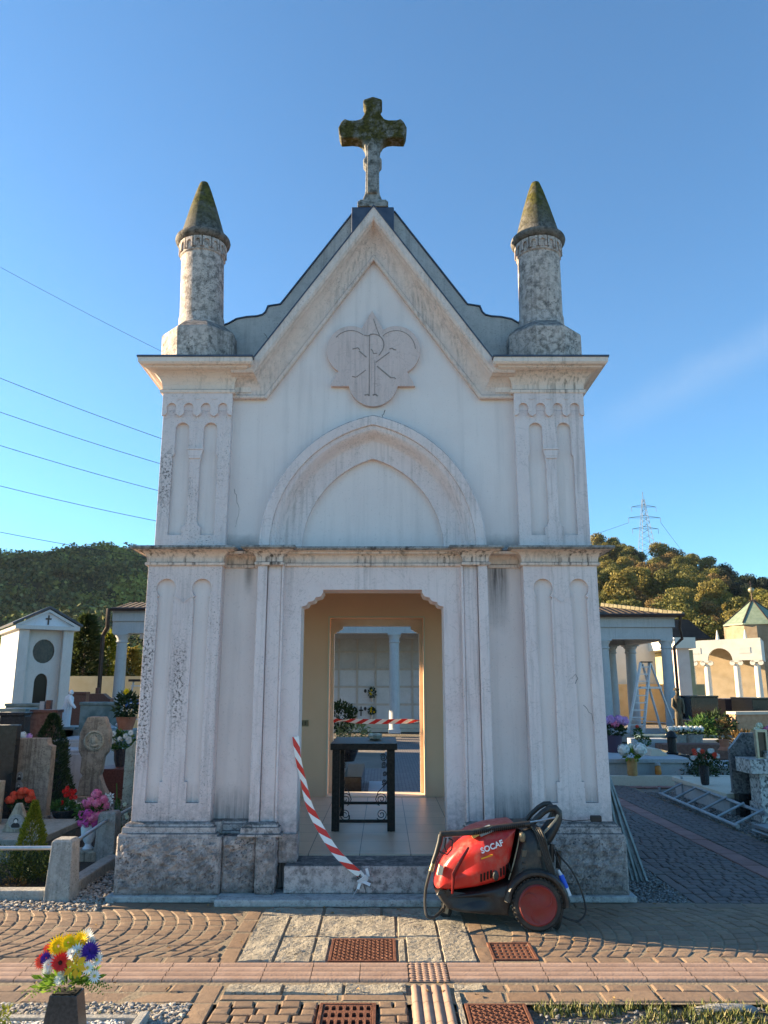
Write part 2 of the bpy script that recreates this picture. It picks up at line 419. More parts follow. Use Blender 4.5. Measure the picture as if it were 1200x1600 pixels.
# --- main walls
pr = [(-1.88, .045), (-1.88, 4.2), (-1.3, 4.2), (-1.0, 4.25), (0, 5.72), (1.0, 4.25), (1.3, 4.2), (1.88, 4.2), (1.88, .045), (1.268, .045), (1.268, .04)]
low = [(-1.86, .046), (-1.86, 2.70), (1.86, 2.70), (1.86, .046), (.60, .046)] + dr + mirror_x(dr) + [(-.60, .046)]
m = MB(); m.poly(low, axis='y', a=.14, b=.299)
o = m.build('wall', PLASTER, CH, label='white plaster front wall between the piers')
m = MB(); m.poly([(-1.86, 2.70), (-1.86, 4.2), (-1.3, 4.2), (-1.0, 4.3), (0, 5.75), (1.0, 4.3), (1.3, 4.2), (1.86, 4.2), (1.86, 2.70)],
                 [[(x, z + .012) for x, z in ogive(1.205)]], axis='y', a=.10, b=.34)
m.build('wall', PLASTER, CH, label='white plaster gable wall')
m = MB(); m.box((-1.0, .175, 2.70), (1.0, .23, 4.02)); m.build('tympanum', PLASTER, CH)
ADDED_SIDE_HOLE = [(.75, .262), (.75, 2.60), (3.25, 2.60), (3.25, .262)]  # unseen side openings, added so that daylight brightens the interior
for s in (-1, 1):
    m = MB(); a, b = sorted((s * 1.6, s * 1.86))
    m.poly([(.30, .046), (.30, 4.2), (3.65, 4.2), (3.65, .046)], [ADDED_SIDE_HOLE], axis='x', a=a, b=b); m.build('wall', PLASTER, CH)
# interior faces and back wall
back = [(-1.86, .047), (-1.86, 4.2), (0, 5.7), (1.86, 4.2), (1.86, .047), (.61, .047), (.61, 2.478), (-.61, 2.478), (-.61, .047)]
m = MB(); m.poly(back, axis='y', a=3.651, b=3.90); m.build('wall', BEIGE, CH, label='beige inner back wall with the rear doorway')
for s in (-1, 1):
    a, b = sorted((s * 1.56, s * 1.598)); m = MB()
    m.poly([(.302, .25), (.302, 2.96), (3.65, 2.96), (3.65, .25)], [ADDED_SIDE_HOLE], axis='x', a=a, b=b); m.build('wall', BEIGE, CH)
inn = [(-1.56, .262), (-1.56, 2.96), (1.56, 2.96), (1.56, .262), (.615, .262), (.615, 2.45), (-.615, 2.45), (-.615, .262)]
m = MB(); m.poly(inn, axis='y', a=.301, b=.335); m.build('wall', BEIGE, CH)
m = MB(); m.box((-1.6, .31, 2.965), (1.6, 3.64, 3.03)); m.build('ceiling', simple('white_ceiling_paint', (.62, .56, .46), rough=.8), CH)
# rear door frame
rd = door_prof(.565, 2.288, 2.39, .455)
fr = [(-.85, .06), (-.85, 2.62), (.85, 2.62), (.85, .06), (.565, .06)] + rd + mirror_x(rd) + [(-.565, .06)]
m = MB(); m.poly(fr, axis='y', a=3.902, b=4.03); m.build('door_frame', FRAME_IN, CH)
m = MB()
m.sweep([(-.61, 3.65, .274), (-.61, 3.65, 2.478), (.61, 3.65, 2.478), (.61, 3.65, .274)], [(0, 0), (.018, 0), (.018, .008), (0, .008)], (0, -1, 0), flip=True)
m.build('door_trim', simple('pale_door_trim', (.66, .56, .40), rough=.6), CH)
sw = MB(); sw.cbox((-.918, 3.644, 1.146), (.115, .012, .078)); so_ = sw.build('light_switch', simple('dark_ivory_plastic', (.30, .22, .12), rough=.4), CH, bevel=.003)
sw = MB(); sw.cbox((-.937, 3.636, 1.146), (.022, .01, .045)); sw.cbox((-.898, 3.636, 1.146), (.022, .01, .045)); sw.build('switch_button', simple('brown_switch_button', (.16, .11, .06), rough=.4), so_)

# --- piers (core + face plate with sunk twin niches)
def keyhole(cx, zc, r, hw, z0, zs, dx=0):
    # channel with a wider round head
    a0 = math.degrees(math.asin(min(1, (zc - zs) / r))) if r > hw else 0
    ang = math.degrees(math.acos(hw * .93 / r))
    pts = [(cx - hw, z0), (cx - hw, zs - .02), (cx - hw - .010, zs + .004), (cx - hw * .93, zs + .012)]
    pts += [(cx + r * math.cos(R(a)), zc + r * math.sin(R(a))) for a in [180 + ang - (180 + 2 * ang) * k / 18 for k in range(19)]]
    pts += [(cx + hw * .93, zs + .012), (cx + hw + .010, zs + .004), (cx + hw, zs - .02), (cx + hw, z0)]
    return pts
def roundtop(cx, hw, z0, zt, n=12):
    return [(cx - hw, z0)] + [(cx + hw * math.cos(R(180 - 180 * k / n)), zt - hw + hw * math.sin(R(180 - 180 * k / n))) for k in range(n + 1)] + [(cx + hw, z0)]
for s in (-1, 1):
    x0, x1 = (-1.9, -1.275) if s < 0 else (1.275, 1.9)
    xc = (x0 + x1) / 2
    pn = 'pier'
    # lower pier
    core = MB(); core.box((x0 + .001, .036, .53), (x1 - .001, .66, 2.64)); pc = core.build(pn, PLASTER, CH)
    def sunk(c):   # niche with a footed base
        z0 = .745
        k = keyhole(c, 2.405, .082, .064, z0, 2.325)
        return k
    n1 = sunk(xc - .15); n2 = sunk(xc + .15)
    # mullion foot: two lower corners step inward
    n1 = [(xc - .15 - .064, .70)] + n1[1:-1] + [(xc - .15 + .064, .86), (xc - .15 + .040, .86), (xc - .15 + .040, .70)]
    n2 = [(xc + .15 - .040, .70), (xc + .15 - .040, .86), (xc + .15 - .064, .86)] + n2[1:-1] + [(xc + .15 + .064, .70)]
    pl = MB(); pl.poly([(x0, .56), (x0, 2.60), (x1, 2.60), (x1, .56)], [n1, n2], axis='y', a=0, b=.034)
    pl.box((x0, .034, .56), (x0 + .01, .60, 2.60)); pl.box((x1 - .01, .034, .56), (x1, .30, 2.60))
    pl.build('pier_face', STONE_PITTED if s < 0 else STONE, pc, bevel=.003)
    vn = MB(); d = .066                                                   # carved pendant v between the heads
    vn.sweep([(xc - d, -.0005, 2.335), (xc, -.0005, 2.282), (xc + d, -.0005, 2.335)], [(0, -.003), (.007, -.003), (.007, .005), (0, .005)], (0, -1, 0), flip=True)
    vn.build('carved_pendant', STONE, pc)
    # upper pier
    ux0, ux1 = (-1.87, -1.262) if s < 0 else (1.262, 1.87); uc = (ux0 + ux1) / 2
    core = MB(); core.box((ux0 + .001, .066, 2.70), (ux1 - .001, .66, 4.20)); pu = core.build(pn, PLASTER, CH)
    c = uc - .125; arc_ = [(c + .060 * math.cos(R(180 - 15 * k)), 3.828 + .060 * math.sin(R(180 - 15 * k))) for k in range(13)]
    q1 = [(c - .074, 2.872), (c - .074, 3.57), (c - .058, 3.60), (c - .060, 3.72)] + arc_ + [(uc - .064, 3.72), (uc - .066, 3.635), (uc - .052, 3.60), (uc - .052, 3.55), (uc - .045, 3.53), (uc - .045, 2.99), (uc - .062, 2.955), (uc - .08, 2.94), (uc - .08, 2.872)]
    q2 = [(2 * uc - p[0], p[1]) for p in reversed(q1)]
    pl = MB(); pl.poly([(ux0, 2.755), (ux0, 4.0), (ux1, 4.0), (ux1, 2.755)], [q1, q2], axis='y', a=.03, b=.064)
    pl.box((ux0, .064, 2.755), (ux0 + .01, .60, 4.16)); pl.box((ux1 - .01, .064, 2.755), (ux1, .30, 4.16))
    pl.build('pier_face', STONE_PITTED if s < 0 else STONE, pu, bevel=.003)
    cap = MB(); cap.poly([(uc - .068, 3.635), (uc - .055, 3.577), (uc + .055, 3.577), (uc + .068, 3.635)], axis='y', a=.022, b=.035)
    cap.box((uc - .072, .016, 3.635), (uc + .072, .034, 3.652)); cap.box((uc - .05, .02, 3.555), (uc + .05, .034, 3.576))
    cap.build('mullion_capital', STONE, pu, bevel=.002)
    # corbel arch frieze
    fr_ = []; w = (ux1 - ux0) / 4; yy = 4.0
    out = [(ux0 - .006, 4.16), (ux0 - .006, 3.945)]
    for k in range(4):
        c = ux0 + w * (k + .5)
        out += [(c - .052, 3.955), (c - .040, 3.972)]
        out += [(c + .044 * math.cos(R(a)), 4.018 + .046 * math.sin(R(a))) for a in [205 - 230 * q / 10 for q in range(11)]]
        out += [(c + .040, 3.972), (c + .052, 3.955)]
        if k < 3: out += [(c + w / 2, 3.938)]
    out += [(ux1 + .006, 3.945), (ux1 + .006, 4.16)]
    f_ = MB(); f_.poly(out, axis='y', a=.006, b=.0295)
    for k in range(3):
        c = ux0 + w * (k + 1); f_.poly([(c - .032, 4.103), (c, 4.093), (c + .032, 4.103), (c, 4.109)], axis='y', a=.001, b=.0055)
    f_.build('corbel_frieze', STONE, pu, bevel=.002)
    bk = MB(); bk.box((ux0, .03, 4.0), (ux1, .064, 4.16)); bk.build('frieze_back', STONE, pu)

# --- portal: colonettes and surround
for s in (-1, 1):
    m = MB()
    for (a, b, y) in ((.89, .97, -.02), (.77, .886, .012)):
        p, q = sorted((s * a, s * b)); m.box((p, y, .50), (q, .15, 2.62))
    p, q = sorted((s * .84, s * .846)); 
    m.build('colonette', STONE, CH, bevel=.008)
    m = MB(); p, q = sorted((s * .75, s * .769)); m.box((p, .004, .50), (q, .1, 2.62)); m.build('colonette_bead', STONE, CH, bevel=.006)
sr = [(-.77, .46), (-.77, 2.62), (.77, 2.62), (.77, .46), (.60, .46)] + dr + mirror_x(dr) + [(-.60, .46)]
m = MB(); m.poly(sr, axis='y', a=.05, b=.1395); m.build('door_surround', STONE, CH, bevel=.004)
# --- lower ledge cornice wrapping everything
pth = [(-1.9, 4.0), (-1.9, 0), (-1.275, 0), (-1.275, .14), (-.97, .14), (-.97, -.02), (-.77, -.02), (-.77, .05)]
pth = pth + [(-a, b) for a, b in reversed(pth)]
P3 = lambda z: [(x, y, z) for x, y in pth]
cove = [(0, 2.598), (.018, 2.598), (.024, 2.606), (.024, 2.622), (.012, 2.63), (.012, 2.648)] + [(.012 + .085 * (1 - math.cos(R(a))), 2.648 + .07 * math.sin(R(a))) for a in (15, 30, 45, 60, 75, 88)] + [(.105, 2.722), (0, 2.722)]
m = MB(); m.sweep([(x, y, 0) for x, y in pth], cove, (0, 0, 1)); m.build('ledge_cornice', CORNICE_LOW, CH)
m = MB(); m.sweep([(x, y, 0) for x, y in pth], [(-.03, 2.7225), (.118, 2.7225), (.130, 2.735), (.126, 2.752), (.0, 2.757), (-.03, 2.757)], (0, 0, 1)); m.build('ledge_top', LEDGE, CH)
m = MB(); m.box((-1.86, -.02, 2.70), (1.86, .2, 2.7215)); m.build('ledge_fill', CORNICE_LOW, CH)

# --- base moulding and rough plinth
bp = [(-1.9, 4.0), (-1.9, 0), (-1.275, 0), (-1.275, .14), (-.97, .14), (-.97, -.02), (-.77, -.02), (-.77, .06)]
bprof = [(-.02, .46), (.07, .46), (.07, .478), (.052, .484), (.05, .525), (.034, .53), (.032, .545), (.018, .556), (0, .562), (-.02, .562)]
for sgn in (-1, 1):
    pp = bp if sgn < 0 else [(-a, b) for a, b in reversed(bp)]
    m = MB(); m.sweep([(x, y, 0) for x, y in pp], bprof, (0, 0, 1)); m.build('base_moulding', PLINTH_CAP, CH, bevel=.003)
    m = MB(); a, b = sorted((sgn * 1.19, sgn * 1.85)); m.box((a, .03, .47), (b, .5, .555)); a, b = sorted((sgn * .70, sgn * 1.3)); m.box((a, .16, .47), (b, .3, .555)); m.build('base_core', PLINTH_CAP, CH)
def rough_block(x0, x1, y0, y1, z0, z1, amp=.016, step=.014, margin=.035, seed=0):
    """block with drafted margins and a hammered face, front and both sides"""
    mb = MB()
    pts = [(x0, y1), (x0, y0), (x1, y0), (x1, y1)]
    segs = []
    for (a, b) in zip(pts[:-1], pts[1:]):
        L = math.dist(a, b); n = max(2, int(L / step)); n = min(n, 90)
        nz = max(2, int((z1 - z0) / step)); d = ((b[0]-a[0])/L, (b[1]-a[1])/L); nx, ny = d[1], -d[0]
        vs = []; fs = []
        for i in range(n + 1):
            for j in range(nz + 1):
                t = i / n; u = j / nz; x = a[0] + (b[0]-a[0]) * t; y = a[1] + (b[1]-a[1]) * t; z = z0 + (z1 - z0) * u
                e = min(t * L, (1 - t) * L, (z - z0), (z1 - z) )
                k = min(1, max(0, (e - margin) / .012))
                nn = mnoise.fractal(Vector((x * 17 + seed, y * 17, z * 21)), 1.0, 2.1, 4)
                rr = mnoise.ridged_multi_fractal(Vector((x * 26 + seed, y * 26, z * 30)), 1.0, 2.0, 3, 1.0, 2.0)
                edge = -.012 * max(0, 1 - e / .012) if (u in (0, 1) or t in (0, 1)) else 0
                h = k * (amp * (.45 + nn * 1.1) + (rr - 1.1) * .007) + (1 - k) * nn * .003 + (edge * .4)
                cr = .010 * max(0, 1 - min(t * L, (1 - t) * L) / .015) ** 2
                vs.append((x + nx * (h - cr), y + ny * (h - cr), z))
        for i in range(n):
            for j in range(nz): q = i * (nz + 1) + j; fs.append((q, q + nz + 1, q + nz + 2, q + 1))
        mb.add(vs, fs, False)
    mb.box((x0 + .012, y0 + .012, z0), (x1 - .012, y1, z1 - .001))
    return mb
for s in (-1, 1):
    a, b = sorted((s * 1.98, s * 1.165))
    rough_block(a, b, -.075, .35, .046, .462, seed=3 * s).build('plinth', PLINTH, CH, norm=False)
    a, b = sorted((s * 1.160, s * .90))
    rough_block(a, b, -.055, .2, .054, .460, seed=7 + s, margin=.012).build('plinth', PLINTH, CH, norm=False)
    a, b = sorted((s * .895, s * .745))
    rough_block(a, b, -.095, .2, .054, .461, seed=11 + s, margin=.03, amp=.01).build('plinth', PLINTH, CH, norm=False)
    a, b = sorted((s * .742, s * .588))
    rough_block(a, b, .018, .2, .254, .463, seed=15 + s, margin=.03, amp=.006).build('plinth', PLINTH, CH, norm=False)
    a, b = sorted((s * 1.97, s * 1.80)); m = MB(); m.box((a, .351, .046), (b, 4.05, .46)); m.build('plinth', PLINTH, CH)

# --- upper cornices of the piers
uprof = [(-.02, .0), (.028, 0), (.034, .008), (.034, .030), (.016, .042), (.016, .052)] + [(.016 + .12 * (1 - math.cos(R(a))), .052 + .135 * math.sin(R(a))) for a in (12, 25, 38, 50, 62, 74, 86)] + [(.15, .197), (.156, .207), (.182, .214), (.196, .232), (.198, .272), (-.02, .272)]
for s in (-1, 1):
    pp = [(-1.87, 4.0), (-1.87, .03), (-1.262, .03), (-1.262, .20)]
    if s > 0: pp = [(-a, b) for a, b in reversed(pp)]
    m = MB(); m.sweep([(x, y, 0) for x, y in pp], [(u, v + 4.155) for u, v in uprof], (0, 0, 1)); m.build('pier_cornice', CORNICE, CH)
    m = MB(); m.sweep([(x, y, 0) for x, y in pp], [(-.03, 4.4275), (.206, 4.4275), (.206, 4.444), (-.03, 4.45)], (0, 0, 1)); m.build('cornice_flashing', LEAD, CH)
    m = MB(); a, b = sorted((s * 1.10, s * 1.86)); m.box((a, .05, 4.18), (b, .9, 4.43)); m.build('cornice_core', CORNICE, CH)
# --- raking cornice of the gable
rp = [(-1.262, 4.13), (-.962, 4.13), (0, 5.512), (.962, 4.13), (1.262, 4.13)]
rprof = [(0, 0), (0, .03), (.03, .04), (.03, .02)] 
rprof = [(-.004, -.02), (-.004, .046), (.006, .052), (.022, .052), (.032, .040), (.040, .040)] + [(.04 + .135 * math.sin(R(a)), .040 + .105 * (1 - math.cos(R(a)))) for a in (12, 25, 38, 50, 62, 74, 86)] + [(.183, .150), (.188, .176), (.208, .190), (.262, .192), (.262, -.02)]
m = MB(); m.sweep([(x, .10, z) for x, z in rp], rprof, (0, -1, 0), flip=True); m.build('raking_cornice', RAKE, CH)
m = MB(); m.sweep([(x, .10, z) for x, z in rp], [(.2625, -.28), (.2625, .198), (.273, .198), (.273, -.28)], (0, -1, 0), flip=True); m.build('cornice_flashing', LEAD, CH)
# --- archivolt over the door
bands = [(.862, .175), (.862, .128), (1.005, .124), (1.022, .118), (1.045, .085), (1.066, .045), (1.085, .022), (1.096, .015), (1.125, .015), (1.130, -.004), (1.205, -.010), (1.216, .002), (1.216, .12)]
m = MB(); rows = [ogive(r) for r, _ in bands]; vs = []; fs = []
for (r, y), row in zip(bands, rows): vs += [(x, y, z) for x, z in row]
nn = len(rows[0])
for i in range(len(bands) - 1):
    for k in range(nn - 1): fs.append((i*nn+k, i*nn+k+1, (i+1)*nn+k+1, (i+1)*nn+k))
m.add(vs, fs, True); m.build('archivolt', STONE, CH)

# --- relief with the monogram
def relief():
    c = Vector((-.0, 4.16)); sh = []
    L = Vector((-.183, 4.283)); Rr = Vector((.185, 4.283)); B = Vector((0, 4.045)); rad = .192
    tri = [Vector((-.012, 4.60)), Vector((-.345, 4.0)), Vector((.335, 4.0))]
    out = []
    for k in range(240):
        a = 2 * PI * k / 240; d = Vector((math.cos(a), math.sin(a))); best = 0
        for (q, r) in ((L, rad), (Rr, rad), (B, .20)):
            e = q - c; b = e.dot(d); disc = r * r - (e.length_squared - b * b)
            if disc > 0: best = max(best, b + math.sqrt(disc))
        for i in range(3):
            p, q = tri[i], tri[(i+1) % 3]; e = q - p; den = d.x * e.y - d.y * e.x
            if abs(den) > 1e-9:
                w = p - c; t = (w.x * e.y - w.y * e.x) / den; u = (w.x * d.y - w.y * d.x) / den
                if t > 0 and -1e-6 <= u <= 1 + 1e-6: best = max(best, t)
        out.append((c.x + d.x * best, c.y + d.y * best))
    return [(x * 1.13, 4.30 + (z - 4.045) * 1.24) for x, z in out]
ro = relief(); cc = (0, 4.44)
m = MB(); m.poly(ro, axis='y', a=.058, b=.101); rel = m.build('relief_panel', RELIEF, CH, bevel=.004)
CARVE = simple('carved_stroke_dark', (.25, .20, .18), (.33, .27, .245), 20, .95)  # darker tone for the monogram strokes
m = MB()
def TX(x, z): return (x * 1.13, 4.30 + (z - 4.045) * 1.24)
def strokes(pts, w=.010, raw=False):
    P = [(x, .0575, z) for x, z in (pts if raw else [TX(*p) for p in pts])]; m.sweep(P, [(-w/2, -.002), (-w/2, .0022), (w/2, .0022), (w/2, -.002)], (0, -1, 0), flip=True)
strokes([(-.032, 3.93), (-.032, 4.40)], .007); strokes([(.012, 3.93), (.012, 4.20)], .004)
strokes([(-.075, 4.40), (-.04, 4.395)] + [(.0 + .085 * math.sin(R(a)), 4.325 + .085 * math.cos(R(a))) for a in range(-15, 125, 15)] + [(.045, 4.24)], .009)
strokes([(-.02, 4.29), (-.005, 4.275), (.0, 4.255), (.03, 4.258)], .008)
strokes([(-.07, 3.93), (-.045, 3.935), (-.03, 3.925)], .012); strokes([(-.005, 3.93), (.02, 3.935), (.035, 3.922)], .012)
for P, w in (([(-.055, 4.225), (-.115, 4.275)], .011), ([(.02, 4.185), (.13, 4.265)], .009), ([(-.06, 4.125), (-.135, 4.07)], .007), ([(.03, 4.155), (.14, 4.065)], .012), ([(-.17, 4.29), (-.15, 4.295), (-.125, 4.30), (-.11, 4.285)], .008), ([(.13, 4.29), (.15, 4.297), (.17, 4.285), (.185, 4.283)], .009), ([(-.17, 4.075), (-.14, 4.068)], .008), ([(.14, 4.065), (.17, 4.065), (.18, 4.055)], .008)): strokes(P, w)
cL = Vector((-.183, 4.283)); cR = Vector((.185, 4.283))
strokes([(cL.x + .155 * math.cos(R(a)), cL.y + .155 * math.sin(R(a))) for a in range(140, 45, -10)], .006); strokes([(cR.x + .155 * math.cos(R(a)), cR.y + .155 * math.sin(R(a))) for a in range(135, 0, -12)], .006); strokes([(.0, 4.53), (.035, 4.43), (.05, 4.40)], .006)
m.build('monogram', CARVE, rel)
m = MB(); og = ogive(1.2195, 40); m.tube([(x, .0965, z) for x, z in og], .0045, 5); m.build('archivolt_edge', simple('dark_edge_line', (.045, .045, .045), (.12, .115, .11), 9, 1.0), CH)  # thin dark tubes along the two arch edges
m = MB(); og = ogive(1.1275, 40); m.tube([(x, .0125, z) for x, z in og], .0025, 5); m.build('archivolt_edge', bpy.data.materials['dark_edge_line'], CH)

# --- parapet behind the gable, roof
half = [(-1.44, 4.43), (-1.44, 4.975), (-1.39, 4.995), (-1.32, 5.04), (-1.22, 5.062), (-1.13, 5.068), (-1.07, 5.085), (-1.04, 5.115), (-1.018, 5.175), (-.90, 5.195), (-.20, 6.20), (0, 6.20)]
par = half + [(-x, z) for x, z in reversed(half[:-1])]
m = MB(); m.poly(par, axis='y', a=.34, b=.50); m.build('parapet', PARAPET, CH, bevel=.006)
m = MB(); m.sweep([(x, .34, z) for x, z in par[1:-1]], [(.0, -.175), (.0, .012), (.012, .012), (.012, -.175)], (0, -1, 0), flip=True); m.build('parapet_flashing', LEAD, CH)
m = MB(); m.box((-.222, .27, 5.86), (.195, .60, 6.212)); m.build('ridge_cap', LEAD, CH, bevel=.006)
m = MB(); m.poly([(-1.95, 4.43), (0, 5.68), (1.95, 4.43)], axis='y', a=.505, b=4.05); m.build('roof', ROOF_IN, CH)

# --- pinnacles
def pinnacle(px_, tilt):
    mt = Matrix.Translation((px_, .33, 4.44)) @ Matrix.Rotation(tilt, 4, 'Y')
    b = MB(); b.lathe([(.372, 0), (.372, .36), (.365, .375), (.245, .478), (.0, .478)], seg=8, ang0=R(22.5), smooth=False, mtx=mt @ Matrix.Diagonal((.98, .98, 1, 1)))
    pb = b.build('pinnacle', PINN, CH, bevel=.006)
    sft = MB(); sft.lathe([(.223, .478), (.223, .49), (.216, .50), (.213, .585), (.205, .592), (.203, 1.22), (.215, 1.232), (.215, 1.246)], seg=40, mtx=mt); 
    sft.build('shaft', PINN, pb)
    cp = MB()
    cp.lathe([(.212, 1.247), (.212, 1.30), (.2121, 1.365), (.235, 1.372), (.256, 1.395), (.262, 1.415), (.256, 1.432), (.232, 1.44)], seg=40, mtx=mt)
    for k in range(16):                                                   # little arches under the ring
        a = 2 * PI * k / 16; rm = mt @ Matrix.Rotation(a, 4, 'Z')
        seg_ = [(-.038, 1.25), (-.038, 1.36), (.038, 1.36), (.038, 1.25), (.024, 1.25)] + [(.024 * math.cos(R(t)), 1.305 + .026 * math.sin(R(t))) for t in range(0, 181, 30)] + [(-.024, 1.25)]
        cp.poly(seg_, axis='x', a=.212, b=.226, mtx=rm)
    cp.build('capital', PINN, pb)
    rg = MB(); rg.lathe([(.213, 1.362), (.236, 1.372), (.258, 1.393), (.265, 1.415), (.260, 1.434), (.236, 1.443)], seg=40, mtx=mt); rg.build('collar', RING, pb)
    cn = MB(); cn.lathe([(.232, 1.441), (.222, 1.452), (.212, 1.475), (.13, 1.79), (.075, 1.98), (.047, 2.062), (.040, 2.078), (.022, 2.09), (0, 2.092)], seg=36, mtx=mt)
    cn.build('cone', PINN_CONE, pb)
pinnacle(-1.632, -R(2.0)); pinnacle(1.60, R(.4))

# --- cross
cx_ = -.02
m = MB(); m.box((-.165, .26, 6.2905), (.14, .56, 6.34)); m.poly([(-.165, 6.3402), (-.165, 6.355), (-.14, 6.38), (.115, 6.38), (.14, 6.355), (.14, 6.3402)], axis='y', a=.28, b=.54)
m.xf(Matrix.Translation((0, 0, -.075))); cb = m.build('cross', CROSS, CH, bevel=.006)
def cross_outline():
    h = [(.098, 6.362), (.098, 6.40), (.078, 6.455), (.070, 6.50), (.066, 6.80), (.074, 6.81), (.094, 6.835), (.094, 6.865), (.078, 6.885), (.070, 6.90)]
    h += [(.068, 6.96), (.082, 7.03), (.11, 7.08), (.15, 7.105), (.205, 7.112), (.275, 7.108), (.322, 7.105), (.342, 7.165), (.350, 7.235), (.322, 7.30), (.287, 7.338), (.24, 7.318), (.17, 7.318), (.12, 7.335), (.088, 7.385), (.072, 7.44), (.080, 7.49), (.098, 7.525), (.098, 7.565)]
    return h + [(0.0, 7.602)] + [(-x, z) for x, z in reversed(h)]
m = MB(); m.poly([(x + cx_, z) for x, z in cross_outline()], axis='y', a=.33, b=.47); m.xf(Matrix.Translation((0, 0, -.06))); m.build('cross_shaft', CROSS, cb, bevel=.018)
CRD = True
m = MB(); m.poly([(cx_ - .05, 6.46), (cx_ - .05, 7.0), (cx_, 7.10), (cx_ + .05, 7.0), (cx_ + .05, 6.46)], axis='y', a=.305, b=.335); m.xf(Matrix.Translation((0, 0, -.06))); m.build('cross_rib', CROSS, cb, bevel=.012)

# hairline cracks
CRK = simple('crack_shadow', (.03, .028, .025), rough=1.0)
def crack(pts, y, label, w=.0028, seed=1):
    r_ = random.Random(seed); P = []
    for (a, b) in zip(pts, pts[1:]):
        n = max(3, int(math.dist(a, b) / .02))
        for k in range(n): t_ = k / n; P.append((a[0] + (b[0]-a[0])*t_ + r_.uniform(-.006, .006), y, a[1] + (b[1]-a[1])*t_ + r_.uniform(-.005, .005)))
    P.append((pts[-1][0], y, pts[-1][1])); m = MB(); m.tube(P, [w * (1 - .7 * k / len(P)) for k in range(len(P))], 4); m.build('crack', CRK, CH)
crack([(-.17, .252), (-.11, .20), (-.06, .15), (-.045, .06)], -.0705, '', .004); crack([(-.11, .20), (-.10, .12), (-.13, .07)], -.0705, '', .003, 2)
crack([(.11, 4.03), (.085, 3.98), (.10, 3.93)], .0995, '', .003, 3); crack([(-1.22, 3.3), (-1.17, 3.1), (-1.20, 2.95)], .0995, '', .0016, 4)
crack([(1.72, 1.45), (1.78, 1.38), (1.80, 1.30)], -.0005, '', .002, 5); crack([(1.66, 1.62), (1.69, 1.66), (1.67, 1.70), (1.64, 1.66)], -.0005, '', .002, 6)
crack([(-1.05, 4.9), (-.98, 4.8), (-1.0, 4.7)], .3385, '', .002, 7)
# ================================================================ ground, paving, gravel
def ground_mat():
    n = NT('earth_and_gravel')
    c = n.mix(n.rng(n.noise(60, 5, .7), .35, .65), (.16, .135, .11), (.30, .27, .235))
    c = n.mix(n.rng(n.noise(.8, 4), .4, .65, 0, .5), c, (.12, .11, .085)); n.bump(n.noise(90, 4, .7), .8, .02)
    return n.fin(c, .95, spec=.1)
GROUND = ground_mat()
JOINT = simple('sandy_joint', (.27, .215, .15), (.18, .145, .10), 35, .95, bump=.5)
def sett_mat(name, a, b, d, dark=.5, joint_bump=.35):
    n = NT(name); r = n.isl()
    c = n.mix(n.rng(r, 0, 1), a, b); c = n.mix(n.rng(n.math('FRACT', n.mul(r, 7.31)), .72, 1, 0, dark), c, d)
    c = n.mix(n.rng(n.noise(24, 5, .7), .35, .7, 0, .45), c, tuple(q * .55 for q in a))
    c = n.mix(n.rng(n.noise(1.7, 4, .6), .4, .7, 0, .3), c, (.16, .12, .09))
    n.bump(n.math('ADD', n.noise(26, 5, .65), n.mul(n.noise(140, 3), .35)), joint_bump, .012)
    return n.fin(c, .72, spec=.35)
PORPHYRY = sett_mat('brown_porphyry', (.225, .148, .096), (.30, .205, .132), (.15, .115, .09))
PORPHYRY_B = sett_mat('grey_brown_porphyry', (.13, .105, .10), (.17, .135, .125), (.085, .075, .078))
LUSERNA = stone('rough_luserna_slab', (.32, .28, .22), (.39, .35, .28), (.10, .09, .075), pit=.9, spots=.35, bumps=1.0)
def pinktile():
    n = NT('pink_concrete_tile'); c = n.mix(n.rng(n.noise(9, 5), .35, .65), (.37, .24, .175), (.44, .295, .22))
    c = n.mix(n.rng(n.isl(), 0, 1, 0, .16), c, (0, 0, 0)); c = n.mix(n.mul(n.rng(n.math('ADD', n.xyz()[2], n.mul(n.noise(20, 4), .006)), .002, .012, 1, 0), .55), c, (.14, .10, .075))
    n.bump(n.noise(70, 4), .25, .01); return n.fin(c, .8)
PINKTILE = pinktile()
RED_STRIP = simple('dull_red_paving_tile', (.27, .15, .13), (.32, .18, .16), 9, .85, bump=.3, island=.2)
CONCRETE = stone('weathered_concrete', (.40, .385, .355), (.33, .31, .28), (.08, .075, .065), pit=.8, spots=.35, streak=.3, bumps=.5)
CAST = simple('rusty_cast_iron', (.15, .062, .038), (.23, .10, .062), 18, .62, .25, bump=.6, bscale=90)
DARKHOLE = simple('drain_shadow_pit', (.012, .011, .010), rough=.9)

